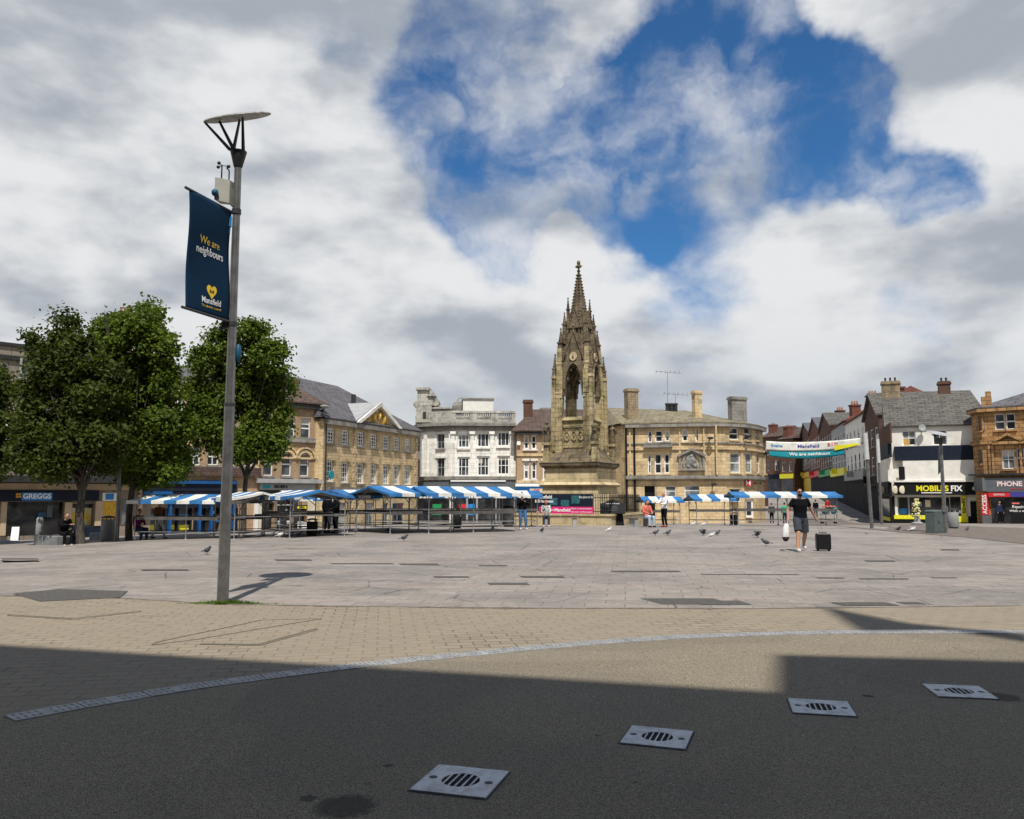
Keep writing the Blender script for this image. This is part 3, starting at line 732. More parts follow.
# 1 concrete block with the bakery
b = Bld('shop_building', 'flat roofed brown concrete shop block with the bakery on its ground floor, far left', 'building', [rowpt(-150), rowpt(150)], 14)
for k in range(-4, 9):
    for (y0, y1) in ((362, 392), (408, 440)):
        x = -50+k*22.5; b.win(0, (x, y0+x*.02, x+13, y1+x*.02), M_white, M_glass, 2, 1, sill=M_conc)
b.holes[0].append((*b.F[0].rect(*rr(ZG, 40, 305, 470, 552)), False)); b.holes[0].append((*b.F[0].rect(*rr(ZG, 520, 320, 690, 483)), False))
b.holes[0].append((*b.F[0].rect(-40, 502, -6, 536), False))
zt = b.zt(0, 344.5); b.finish(zt, M_conc, .5)
b.band('parapet_coping', zt-.02, zt+.16, .12, M_dark); b.band('string_course', b.zt(8, 357)-.15, b.zt(8, 357)+.1, .14, M_dark)
for x in (16, 62, 108, -30): b.part('pier', 0, (x, 358, x+2.5, 470), .0, .16, M_lead)
b.part('canopy', 0, rr(ZG, -400, 118, 1040, 165), .0, 1.1, M_dark)
b.part('beige_band', 0, rr(ZG, -400, 172, 1030, 218), .0, .12, M_beige)
f_ = b.part('fascia', 0, rr(ZG, -300, 224, 715, 300), .0, .22, M_navy)
b.part('sign_panel', 0, rr(ZG, 150, 238, 372, 296), .221, .26, M_lblue)
b.text(0, 'GREGGS', *ZG(262, 266), 4.9, M_let, .265, bold=.012, wpx=28)
for dx in (0, 1):
    for dz in (0, 1): b.part('logo_square', 0, rr(ZG, 108+dx*20, 243+dz*18, 125+dx*20, 258+dz*18), .221, .25, pm('logo_orange', (.75, .35, .04), .5) if (dx, dz) == (0, 0) else bpy.data.materials['logo_orange'])
for q in ((0, 305, 42, 552), (468, 310, 520, 490), (692, 300, 748, 480)): b.part('pier', 0, rr(ZG, *q), .0, .14, M_beige)
b.part('shop_window', 0, rr(ZG, 42, 306, 468, 552), -.48, -.44, M_shopg); b.part('shop_window', 0, rr(ZG, 520, 320, 690, 483), -.48, -.44, M_shopg); b.part('shop_window', 0, (-40, 502, -6, 536), -.48, -.44, M_shopg)
b.part('window_graphic', 0, rr(ZG, 522, 350, 566, 482), -.43, -.42, M_cream); b.part('window_graphic', 0, rr(ZG, 622, 350, 686, 480), -.43, -.42, M_cream)
for q in ((545, 380, 566, 470), (636, 365, 662, 440), (655, 400, 680, 478)): b.part('bread_picture', 0, rr(ZG, *q), -.418, -.41, M_gold)
b.part('window_panel', 0, rr(ZG, 292, 385, 350, 420), -.43, -.41, pm('dim_blue', (.02, .09, .16), .5)); b.part('window_panel', 0, rr(ZG, 360, 330, 400, 420), -.43, -.41, M_grey)
b.part('stall_riser', 0, rr(ZG, 520, 486, 760, 560), .0, .1, M_navy)
b.part('shop_window', 0, rr(ZG, 748, 240, 850, 300), .0, .05, M_let); b.part('poster', 0, rr(ZG, 770, 246, 830, 290), .055, .07, M_lblue)
b.part('yellow_board', 0, rr(ZG, 748, 302, 848, 430), .0, .08, pm('ochre_board', (.62, .36, .03), .6, .2, 8))
b.part('shop_window', 0, rr(ZG, 890, 290, 930, 470), .0, .05, M_glassL)
# hoardings over the canopy
hb = b.part('poster_panel', 0, rr(ZG, 480, 50, 560, 96), .2, .26, pm('poster_red', (.7, .12, .04), .5, .4, 9)); hb = b.part('poster_panel', 0, rr(ZG, 570, -20, 640, 100), .2, .26, pm('poster_pink', (.55, .30, .42), .5, .5, 3))
b.part('notice_board', 0, rr(ZG, 685, -10, 845, 96), .2, .26, M_black)
for k, (y, s_) in enumerate(((5, 'we live'), (28, 'we work'), (52, 'we shop'), (78, 'local'))): b.text(0, s_, *ZG(760, y), 2.3, M_let, .27, wpx=13 if k < 3 else 7)

# 2 orange brick block with the blue shop
b = Bld('shop_building', 'orange brick terrace with slate roof over the royal blue shop front behind the trees', 'building', [rowpt(150), rowpt(257)], 12)
for q in ((15, 245, 52, 318), (80, 245, 115, 318), (140, 250, 165, 320), (205, 255, 240, 322), (262, 262, 295, 326), (320, 265, 348, 328),
          (5, 425, 45, 495), (70, 430, 105, 495), (132, 432, 172, 495), (197, 436, 235, 495), (262, 440, 295, 496), (322, 442, 350, 498)):
    b.win(0, rr(Z2, *q), M_white, M_glass, 2, 1, sill=M_grst, hood=M_tanst, sash=.5)
b.holes[0].append((*b.F[0].rect(*rr(ZB, 95, 325, 540, 540)), False)); b.holes[0].append((*b.F[0].rect(*rr(ZB, 600, 320, 780, 545)), False))
zt = b.zt(*Z2(150, 205)); b.finish(zt, M_orange, .5); b.roof(b.zt(*Z2(150, 112))-zt, M_slate, over=.3)
b.band('eaves_moulding', zt-.45, zt-.02, .22, M_grst); b.band('string_course', b.zt(*Z2(150, 368)), b.zt(*Z2(150, 352)), .12, M_grst)
b.band('shop_cornice', b.zt(*Z2(150, 530)), b.zt(*Z2(150, 500)), .35, M_rtile)
b.part('fascia', 0, rr(ZB, 95, 85, 900, 180), .0, .22, M_navy); b.part('blue_rail', 0, rr(ZB, 80, 92, 890, 118), .22, .34, M_blue); b.part('awning_box', 0, rr(ZB, 95, 182, 335, 245), .0, .5, M_blue)
b.part('fascia', 0, rr(ZB, 340, 185, 900, 320), .0, .18, M_navy)
for x in (60,): b.part('pier', 0, rr(ZB, x, 120, x+35, 500), .0, .2, M_beige)
for q in ((541, 250, 599, 548), (781, 320, 915, 560), (88, 320, 94, 560)): b.part('navy_panel', 0, rr(ZB, *q), .0, .06, M_navy)
for (x0, x1) in ((318, 340), (572, 592), (674, 690), (862, 878)): b.part('blue_pilaster', 0, rr(ZB, x0, 250, x1, 548), .0, .3, M_blue)
b.part('door_frame', 0, rr(ZB, 598, 310, 690, 325), .0, .1, M_blue); b.part('door_frame', 0, rr(ZB, 680, 430, 780, 445), .0, .12, M_blue)
b.part('shop_window', 0, rr(ZB, 95, 325, 540, 540), -.46, -.42, M_shopg); b.part('door', 0, rr(ZB, 600, 325, 780, 545), -.46, -.42, M_shopg)
b.part('kick_panel', 0, rr(ZB, 600, 540, 690, 560), .0, .1, M_blue)
for x in (160, 300, 415, 525): b.part('mullion', 0, rr(ZB, x, 325, x+14, 520), -.40, -.2, M_navy)
b.part('stall_riser', 0, rr(ZB, 90, 520, 560, 560), .0, .08, M_navy)
for (x0, x1) in ((110, 155), (185, 225), (335, 400), (430, 522)): b.part('yellow_poster', 0, rr(ZB, x0, 470, x1, 518), -.40, -.38, M_yel)
for (x0, x1) in ((185, 240), (340, 405), (435, 522)): b.part('window_poster', 0, rr(ZB, x0, 378, x1, 430), -.40, -.38, M_lblue)
for (x, s_) in ((370, '72'), (480, '50%')): b.text(0, s_, *ZB(x, 412), 3.6, M_let, -.37, bold=.01)
b.part('window_sign', 0, rr(ZB, 700, 350, 750, 375), -.40, -.38, M_let); b.part('yellow_poster', 0, rr(ZB, 698, 385, 755, 402), -.40, -.38, M_yel); b.text(0, '15', *ZB(625, 400), 3, M_let, -.36)
b.chimney(125, 308, .9, 6, M_dkbr, 3, potm=M_pot); b.chimney(285, 376, 1.4, 6.5, M_redb, 3, potm=M_dark)

# 3 arched-window building
b = Bld('shop_building', 'buff stone building with round arched first floor windows and a pale grey shop front', 'building', [rowpt(257), rowpt(320)], 10)
for q in ((428, 338, 452, 405), (470, 336, 495, 405), (515, 334, 548, 405)): b.win(0, rr(Z2, *q), M_white, M_glass, 1, 1, sill=M_grst, sash=.5)
for q in ((387, 448, 420, 531), (450, 452, 483, 532), (512, 455, 543, 533)):
    b.win(0, rr(Z2, *q), M_white, M_glass, 1, 1, sill=M_grst, arch=True, sash=.5)
    u0, u1, z0, z1 = b.F[0].rect(*rr(Z2, *q)); r_ = (u1-u0)/2; mb = MB(); f = b.F[0]
    for (ra, rb, oo) in ((r_+.06, r_+.26, .10), (r_+.34, r_+.46, .16)):
        for k in range(12):
            t0, t1 = math.pi*k/12, math.pi*(k+1)/12; cu, cz = (u0+u1)/2, z1-r_
            pt = lambda rad, t, o: f.P(cu+rad*math.cos(t), o, cz+rad*math.sin(t))
            mb.hexa([pt(ra, t0, oo), pt(ra, t1, oo), pt(rb, t1, oo), pt(rb, t0, oo), pt(ra, t0, -.01), pt(ra, t1, -.01), pt(rb, t1, -.01), pt(rb, t0, -.01)])
    b_ = mb.build('arch_moulding', M_tanst, b.root)
b.holes[0].append((*b.F[0].rect(*rr(ZE, 260, 330, 405, 605)), False)); b.holes[0].append((*b.F[0].rect(*rr(ZE, 425, 305, 600, 625)), False)); b.holes[0].append((*b.F[0].rect(*rr(ZE, 640, 360, 740, 600)), False))
zt = b.zt(*Z2(560, 290)); b.finish(zt, M_buff, .5); b.roof(3.0, M_rtile, hipR=2.5, over=.35)
b.band('eaves_moulding', zt-.35, zt-.02, .25, M_dark); b.band('string_course', b.zt(*Z2(560, 420)), b.zt(*Z2(560, 402)), .16, M_grst); b.band('impost_band', b.zt(*Z2(560, 477)), b.zt(*Z2(560, 470)), .08, M_tanst)
b.part('pilaster', 0, rr(Z2, 358, 345, 370, 540), .0, .18, M_tanst); b.part('pilaster', 0, rr(Z2, 562, 345, 574, 540), .0, .18, M_tanst)
b.part('shop_cornice', 0, rr(ZE, 205, 92, 890, 135), .0, .45, M_lead); b.part('fascia', 0, rr(ZE, 240, 138, 810, 205), .0, .2, M_mgrey)
b.text(0, 'EDEN', *ZE(455, 172), 2.8, M_navy, .22, bold=.01, wpx=13); b.part('fascia_logo', 0, rr(ZE, 270, 152, 350, 186), .201, .22, M_teal)
b.part('dark_panel', 0, rr(ZE, 601, 300, 639, 640), .0, .05, M_dark); b.part('dark_panel', 0, rr(ZE, 741, 250, 850, 640), .0, .05, M_cream); b.part('shop_transom', 0, rr(ZE, 260, 206, 740, 300), .0, .06, M_dark)
b.part('pilaster', 0, rr(ZE, 190, 300, 225, 650), .0, .2, M_white); b.part('pier', 0, rr(ZE, 228, 300, 258, 650), .0, .2, M_cream)
b.part('door', 0, rr(ZE, 260, 330, 405, 605), -.46, -.42, M_shopg); b.part('shop_window', 0, rr(ZE, 425, 305, 600, 625), -.46, -.42, M_shopg); b.part('shop_window', 0, rr(ZE, 640, 360, 740, 600), -.46, -.42, M_shopg)
b.part('door_frame', 0, rr(ZE, 408, 300, 428, 620), -.2, .0, M_lead); b.part('door_frame', 0, rr(ZE, 428, 352, 600, 364), -.2, -.02, M_lead)
for q in ((440, 400, 458, 430), (535, 400, 565, 430), (462, 430, 482, 452), (535, 440, 555, 480), (510, 440, 525, 455), (565, 452, 585, 472), (462, 520, 492, 560), (560, 520, 590, 555), (380, 415, 408, 490)): b.part('window_sticker', 0, rr(ZE, *q), -.41, -.40, M_let)
mb = MB(); f = b.F[0]; u0, u1, z0, z1 = f.rect(*rr(ZE, 590, 525, 755, 625)); mb.poly([f.P(u0, .03, z0), f.P(u1, .03, z0), f.P(u1, .03, z1-.1), f.P((u0+u1)/2, .03, z1), f.P(u0+.3, .03, z0+.7)]); mb.build('window_decal', M_let, b.root, recalc=False)
b.part('yellow_sign', 0, rr(ZE, 635, 372, 725, 395), .04, .08, M_yel); b.text(0, 'OPEN', *ZE(680, 383), 1.6, M_black, .09)
for z_ in (0,):
    mb = MB(); f = b.F[0]; u, z = f.uz(*ZE(855, 60)); mb.tube([f.P(f.L-.1, .12, b.zb), f.P(f.L-.1, .12, zt-.1)], .07); mb.build('drainpipe', M_black, b.root)
fl = MB(); u, z = b.F[0].uz(*Z2(574, 298)); fl.ell(b.F[0].P(u, .9, z), (.35, .5, .12)); fl.tube([b.F[0].P(u, 0, z-.3), b.F[0].P(u, .9, z)], .04); fl.build('floodlight', M_mgrey, b.root)

# 4 town hall
b = Bld('town_hall', 'honey stone town hall with a gilded crest in its white edged triangular pediment', 'building', [(321.5, 61.5), (416.5, 75)], 13)
for q in ((128, 232, 168, 302), (202, 240, 237, 312), (277, 250, 310, 318), (342, 260, 372, 325), (400, 268, 432, 332), (453, 276, 481, 338), (506, 282, 534, 342)):
    b.win(0, rr(Z3, *q), M_white, M_glass, 3, 4, sill=M_grst, fw=.12)
for i, q in enumerate(((126, 388, 162, 490), (199, 394, 234, 496), (275, 400, 308, 500), (340, 404, 370, 502), (400, 408, 430, 503), (452, 410, 480, 505), (504, 412, 534, 505))):
    b.win(0, rr(Z3, *q), M_white, M_glassL if i > 3 else M_glass, 3, 4, sill=M_grst, hood=M_townst, fw=.12)
for (x0, x1) in ((130, 215), (262, 282), (318, 352), (402, 424), (445, 500)): b.win(0, rr(Z3, x0, 592, x1, 712), M_mgrey, M_glassL if x0 in (130, 318) else M_glass, 2, 1, dep=.1, name='shop_window')
u0 = b.F[0].uz(*Z3(262, 212))[0]; u1 = b.F[0].uz(*Z3(462, 238))[0]; ua = b.F[0].uz(*Z3(368, 100))[0]
zt = b.zt(*Z3(262, 208)); b.finish(zt, M_townst, .22)
zr = at(*Z3(220, 56), b.F[0].A.y+13).z; b.roof(zr-zt+.5, M_slate, hipL=.8, hipR=3.8, over=.4, frac=.5)
b.band('eaves_moulding', zt-.4, zt-.02, .38, M_grst)
f = b.F[0]; zp = b.zt(*Z3(368, 108)); mb = MB()
mb.hexa([f.P(u0, .16, zt+.02), f.P(u1, .16, zt+.02), f.P(u1, .06, zt+.02), f.P(u0, .06, zt+.02), f.P(ua-.02, .16, zp-.3), f.P(ua+.02, .16, zp-.3), f.P(ua+.02, .06, zp-.3), f.P(ua-.02, .06, zp-.3)]); mb.build('pediment', M_townst, b.root)
mb = MB()
for (ue, s_) in ((u0, 1), (u1, -1)):
    mb.hexa([f.P(ue-.3*s_, .5, zt+.03), f.P(ue+.25*s_, .5, zt+.03), f.P(ua, .5, zp-.35), f.P(ua, .5, zp), f.P(ue-.3*s_, -.0, zt+.03), f.P(ue+.25*s_, -.0, zt+.03), f.P(ua, -.0, zp-.35), f.P(ua, -.0, zp)])
mb.build('raking_cornice', M_whst, b.root)
mb = MB(); zb_ = zt+.02
for (ue) in (u0, u1): mb.poly([f.P(ue-.3*(1 if ue == u0 else -1), .3, zt+.13), f.P(ua, .4, zp+.02), f.P(ua, -5.2, zp+.02)])
mb.build('pediment_roof', M_lead, b.root, recalc=False)
mb = MB(); rnd = random.Random(3); cu = ua; cz = zt+(zp-zt)*.36
mb.ell(f.P(cu, .22, cz+.1), (.26, .12, .34)); mb.ell(f.P(cu, .24, cz+.85), (.22, .1, .22)); mb.ell(f.P(cu-.75, .22, cz), (.22, .1, .45)); mb.ell(f.P(cu+.8, .22, cz-.05), (.24, .1, .45))
for k in range(40):
    a = rnd.uniform(-1.7, 1.7); h = rnd.uniform(-.55, 1.0-abs(a)*.85); a2 = rnd.uniform(0, 6.28); r2 = rnd.uniform(.12, .28); mb.tube([f.P(cu+a, .2, cz+h), f.P(cu+a+r2*math.cos(a2), .26, cz+h+r2*math.sin(a2)), f.P(cu+a+r2*math.cos(a2+1.2), .2, cz+h+r2*math.sin(a2+1.2))], [.05, .06, .02], 5)
mb.build('crest', pm('gilding', (.55, .36, .07), .5, .55, 3), b.root, True)
for x in (262, ): 
    mb = MB(); uq = b.F[0].uz(*Z3(262, 400))[0]
    for k in range(24): f.box(mb, uq-.14-(.1 if k % 2 else 0), uq+.14+(.1 if k % 2 else 0), b.zb+k*.36, b.zb+k*.36+.34, -.02, .07)
    mb.build('quoins', M_townst, b.root)
mb = MB()
for k in range(24): f.box(mb, f.L-.3-(.15 if k % 2 else 0), f.L+.02, b.zb+k*.36, b.zb+k*.36+.34, -.02, .07)
mb.build('quoins', M_townst, b.root)
b.band('string_course', b.zt(*Z3(330, 530)), b.zt(*Z3(330, 518)), .12, M_grst); b.part('shop_sign', 0, rr(Z3, 268, 528, 378, 546), .0, .15, M_let)
mb = MB(); u, z = b.F[0].uz(*Z3(127, 457)); mb.lathe([(.01, -.05), (.32, -.05), (.32, .05), (.01, .05)], n=18); mb.xf(Matrix.Translation(f.P(u, .45, z)) @ Matrix.Rotation(math.atan2(f.U.y, f.U.x), 4, 'Z') @ Matrix.Rotation(R(90), 4, 'X')); mb.build('round_sign', M_teal, b.root)
mb = MB(); P = at(*Z3(258, 70), b.F[0].A.y+8); mb.tube([P-b.org-Vector((0, 0, 1)), P-b.org], .2); mb.build('vent_pipe', M_dark, b.root)
mb = MB(); mb.tube([f.P(.15, .12, b.zb), f.P(.15, .12, zt-.1)], .06); mb.build('drainpipe', M_dark, b.root)

# 5 white classical building
b = Bld('bank_building', 'white classical stone building with a balustraded parapet, dark cornice and corner turret', 'building', [(414.5, 82), (421, 78), (451.5, 76.5), (515.5, 77)], 15)
for q in ((263, 290, 318, 355), (350, 285, 408, 352), (442, 280, 500, 348)): b.win(2, rr(Z4, *q), M_white, M_glass, 3, 1, fw=.14, sill=M_whst)
for q in ((262, 395, 318, 485), (350, 392, 408, 483), (442, 390, 500, 478)): b.win(2, rr(Z4, *q), M_white, M_glass, 3, 2, fw=.16)
for q in ((168, 292, 202, 358), (168, 402, 202, 485)): b.win(1, rr(Z4, *q), M_mgrey, M_glass, 2, 2, fw=.08, hood=M_whst, sill=M_grst)
for q in ((78, 305, 90, 370), (78, 408, 90, 490)): b.win(0, rr(Z4, *q), M_mgrey, M_glass, 1, 2, fw=.06)
zc_ = b.zt(*Z4(380, 240), 2); b.finish(zc_-.3, M_whst, .3)
b.band('cornice', zc_-.32, zc_-.02, .55, M_grst); b.band('cornice_moulding', zc_-.7, zc_-.34, .22, M_grst); b.band('string_course', b.zt(*Z4(380, 500), 2), b.zt(*Z4(380, 484), 2), .3, M_grst)
zpb, zpt = zc_-.02, b.zt(*Z4(380, 186), 2)
mb = MB(); f = b.F[2]; 
for i in (0, 1): b_f = b.F[i]; b_f.box(mb, 0, b_f.L, zpb, zpt, -.35, .02)
f.box(mb, 0, f.L, zpb, zpb+.3, -.3, .0); f.box(mb, 0, f.L, zpt-.2, zpt, -.32, .06)
for k in range(4): u = f.L*k/3; f.box(mb, max(0, u-.35), min(f.L, u+.35), zpb+.3, zpt-.2, -.3, .02)
mb.build('parapet', M_par, b.root)
mb = MB()
for k in range(34):
    if k % 11 == 0: continue
    u = f.L*k/33.0; P = f.P(u, -.15, 0); mb.lathe([(.05, zpb+.3), (.11, zpb+.3+(zpt-zpb-.5)*.3), (.05, zpb+.3+(zpt-zpb-.5)*.7), (.08, zpt-.2)], c=(P.x, P.y, 0), n=6)
mb.build('balustrade', M_par, b.root)
for x in (240, 327, 417, 507):
    b.part('pilaster', 2, rr(Z4, x-8, 290, x+9, 492), .0, .22, M_whst); b.part('capital', 2, rr(Z4, x-12, 280, x+13, 293), .0, .32, M_whst)
for x in (118, 232): b.part('pilaster', 1, rr(Z4, x-7, 290, x+7, 492), .0, .18, M_whst)
b.part('attic_block', 2, rr(Z4, 288, 128, 428, 230), -4.5, -1.2, M_render); b.part('attic_coping', 2, rr(Z4, 284, 121, 432, 128), -4.6, -1.1, M_grst)
b.part('fascia', 2, rr(Z4, 228, 500, 525, 575), .0, .2, M_grey); b.part('fascia_strip', 2, rr(Z4, 230, 502, 480, 508), .201, .3, M_let)
b.part('fascia', 1, rr(Z4, 75, 505, 228, 548), .0, .2, M_grey)
b.part('shop_window', 2, rr(Z4, 235, 580, 520, 716), .0, .05, M_shopg); b.part('shop_window', 1, rr(Z4, 80, 552, 225, 716), .0, .05, M_shopg)
for x in (232, 300, 345, 430, 518): b.part('shop_pilaster', 2, rr(Z4, x, 575, x+9, 716), .051, .2, M_mgrey)
for q, m_ in (((150, 610, 190, 660), M_green), ((262, 610, 300, 655), M_red), ((310, 610, 340, 660), M_lblue)): b.part('window_poster', 2 if q[0] > 228 else 1, rr(Z4, *q), .055, .07, m_)
# scrolled corner turret
c0 = at(*Z4(118, 240), 79); mb = MB(); o_ = c0-b.org
zf = lambda y: at(*Z4(118, y), 79).z
for (xa, xb, ya, yb, dd) in ((78, 236, 245, 230, 1.5), (80, 150, 231, 165, 1.3), (84, 133, 166, 96, 1.0), (78, 140, 97, 86, 1.2), (130, 158, 166, 122, .9), (126, 164, 124, 116, 1.1), (150, 236, 231, 178, .6), (146, 240, 180, 172, .8)):
    pa, pb = at(*Z4(xa, ya), 79)-b.org, at(*Z4(xb, yb), 79)-b.org; mb.box(pa.x, pb.x, pa.y-dd, pa.y+dd, pa.z, pb.z)
for (x_, y_2, r_) in ((140, 112, .35), (164, 150, .38), (78, 160, .3)): pa = at(*Z4(x_, y_2), 79)-b.org; mb.tube([pa+Vector((0, -.8, 0)), pa+Vector((0, .8, 0))], r_, 12)
mb.build('turret', M_par, b.root)
pa, pb = at(*Z4(104, 228), 77.6)-b.org, at(*Z4(118, 190), 77.6)-b.org; mb = MB(); mb.box(pa.x, pb.x, pa.y-.03, pa.y+.1, pa.z, pb.z); mb.build('turret_window', M_dark, b.root)
mb = MB(); P = at(*Z4(272, 190), 80)-b.org; P.z = 0; z_ = lambda y: at(*Z4(272, y), 80).z; mb.lathe([(.75, z_(200)), (.75, z_(165)), (.6, z_(148)), (.35, z_(143))], c=(P.x, P.y, 0), n=10); mb.build('roof_vent', M_grst, b.root)
mb = MB(); P0 = at(*Z4(252, 180), 80)-b.org
mb.tube([P0+Vector((0, 0, -1)), P0+Vector((0, 0, .6)), P0+Vector((.3, 0, 1.1)), P0+Vector((.7, 0, 1.2))], .05); mb.build('handrail', M_mgrey, b.root)

# 6 tan gabled building behind the monument
b = Bld('shop_building', 'orange brick house with brown hipped roof between the white bank and the monument', 'building', [(516.5, 76), (628, 76)], 11)
for x in (563, 597, 650, 690):
    for (y0, y1) in ((298, 360), (415, 497)): b.win(0, rr(Z4, x, y0, x+24, y1), M_white, M_glass, 1, 1, sill=M_whst, fw=.12, hood=M_whst, sash=.5)
for q in ((400, 215, 432, 270), (460, 215, 492, 270), (535, 205, 570, 280), (400, 355, 430, 430), (535, 350, 570, 440)): b.win(0, rr(Z6, *q), M_white, M_glass, 1, 1, sill=M_whst, fw=.12, hood=M_whst, sash=.5)
zt = b.zt(*Z4(600, 282)); b.finish(zt, M_orange, .22); b.roof(b.zt(*Z4(600, 205))-zt+1.1, M_rtile, hipL=2.2, hipR=2.2, over=.5)
b.band('eaves_moulding', zt-.25, zt-.02, .4, M_dark); b.band('string_course', b.zt(*Z4(600, 392)), b.zt(*Z4(600, 380)), .1, M_tanst)
b.band('shop_cornice', b.zt(*Z4(600, 515)), b.zt(*Z4(600, 503)), .25, M_tanst)
b.part('fascia', 0, rr(Z4, 525, 532, 655, 556), .0, .3, M_blue); b.part('fascia_strip', 0, rr(Z4, 525, 517, 655, 530), .0, .32, M_let)
b.part('price_sign', 0, rr(Z4, 590, 540, 650, 558), .301, .34, M_cream); b.text(0, 'OK', *Z4(622, 549), 2.4, M_red, .345, bold=.02, wpx=7)
b.part('shop_window', 0, rr(Z4, 528, 562, 655, 716), .0, .05, M_shopg); b.part('fascia', 0, (560, 490, 626, 497), .0, .2, M_grey); b.part('shop_window', 0, (560, 498, 626, 520), .0, .05, M_shopg)
b.chimney(528, 400, .9, 3.5, M_dkbr, 0, d=.7); b.chimney(546, 408, 1.2, 7, M_grst, 0, d=.8)
for y in (330,): b.part('alarm_box', 0, rr(Z4, 532, 325, 548, 342), .0, .25, M_let)

# 7 bank with the rounded corner
b = Bld('bank_building', 'honey stone bank with a rounded right corner, wall medallion and lichen covered roof', 'building', [(627, 73), (700, 71.5), (727, 71.5), (745, 72.6), (757, 74.6), (765.5, 77.5)], 12)
def fi(px): return 0 if px < 700 else 1 if px < 727 else 2 if px < 745 else 3 if px < 757 else 4
for q in ((172, 278, 192, 330), (205, 275, 240, 328), (250, 275, 272, 325), (328, 270, 355, 325), (388, 266, 415, 325), (543, 262, 587, 318), (612, 262, 642, 320), (663, 268, 676, 320),
          (172, 385, 188, 472), (203, 382, 235, 472), (247, 382, 272, 470), (548, 378, 596, 468), (618, 378, 648, 468), (668, 380, 682, 470), (701, 385, 709, 472)):
    r_ = rr(Z7, *q); b.win(fi((r_[0]+r_[2])/2), r_, M_white, M_glassL if q[0] in (388, 548, 618) else M_glass, 1, 1, sill=M_tanst if q[0] > 300 or q[1] > 350 else M_grst, fw=.1, hood=None, sash=.5)
b.win(0, rr(Z7, 252, 528, 300, 600), M_white, M_glassL, 1, 3, arch=False, dep=.1); b.win(0, rr(Z7, 340, 525, 420, 600), M_white, M_glassL, 1, 3, dep=.1)
b.win(1, rr(Z7, 545, 540, 595, 600), M_white, M_glass, 1, 1, dep=.1)
b.win(2, rr(Z7, 618, 590, 655, 672), M_white, M_glass, 1, 1, dep=.12, name='door', fw=.2)
b.holes[0].append((*b.F[0].rect(*rr(Z7, 158, 528, 205, 700)), False))
zt = b.zt(*Z7(400, 243)); b.finish(zt, M_tanst, .3)
b.part('doorway_dark', 0, rr(Z7, 158, 528, 205, 700), -.28, -.25, M_black)
b.roof(at(*Z7(400, 170), 79).z-zt, M_lichr, hipL=1.5, hipR=5.0, over=.35)
b.band('eaves_moulding', zt-.3, zt-.02, .35, M_grst); b.band('string_course', b.zt(*Z7(400, 362)), b.zt(*Z7(400, 350)), .15, M_tanst)
b.band('string_course', b.zt(*Z7(400, 335)), b.zt(*Z7(400, 328)), .1, M_grst, ext=0); b.band('cornice', b.zt(*Z7(400, 496)), b.zt(*Z7(400, 480)), .38, M_grst); b.band('frieze', b.zt(*Z7(400, 520)), b.zt(*Z7(400, 504)), .06, M_tanst)
for x in (88, 315, 425, 482): b.part('pilaster', 0, rr(Z7, x, 250, x+7, 475), .0, .12, M_tanst)
b.part('balcony_ledge', 0, rr(Z7, 155, 340, 285, 354), .151, .5, M_grst)
f = b.F[0]; u0, u1, z0, z1 = f.rect(*rr(Z7, 338, 380, 408, 455)); cu, cz = (u0+u1)/2, (z0+z1)/2
mb = MB(); 
for k in range(20):
    t0, t1 = 2*math.pi*k/20, 2*math.pi*(k+1)/20; pt = lambda rx, rz, t, o: f.P(cu+rx*math.cos(t), o, cz+rz*math.sin(t))
    mb.hexa([pt(.62, .78, t0, .16), pt(.62, .78, t1, .16), pt(.82, .98, t1, .16), pt(.82, .98, t0, .16), pt(.62, .78, t0, 0), pt(.62, .78, t1, 0), pt(.82, .98, t1, 0), pt(.82, .98, t0, 0)])
f.box(mb, cu-1.15, cu+1.15, z0-.05, z0+.12, 0, .3); f.box(mb, cu-1.1, cu-.9, z0+.12, z1-.1, 0, .2); f.box(mb, cu+.9, cu+1.1, z0+.12, z1-.1, 0, .2)
for s_ in (-1, 1): mb.hexa([f.P(cu+s_*1.25, .3, z1-.15), f.P(cu, .3, z1+.45), f.P(cu, .3, z1+.25), f.P(cu+s_*1.1, .3, z1-.3), f.P(cu+s_*1.25, 0, z1-.15), f.P(cu, 0, z1+.45), f.P(cu, 0, z1+.25), f.P(cu+s_*1.1, 0, z1-.3)])
mb.build('medallion', M_grst, b.root); mb = MB(); mb.ell(f.P(cu, .02, cz), (.56, .12, .70)); mb.ell(f.P(cu, .12, cz+.05), (.3, .1, .42)); mb.ell(f.P(cu, .14, cz+.5), (.14, .08, .14)); mb.ell(f.P(cu-.3, .1, cz-.35), (.2, .08, .2)); mb.ell(f.P(cu+.3, .1, cz-.35), (.2, .08, .2)); mb.build('medallion_relief', pm('relief_stone', (.22, .22, .21), .8, .5, 3.5), b.root, True)
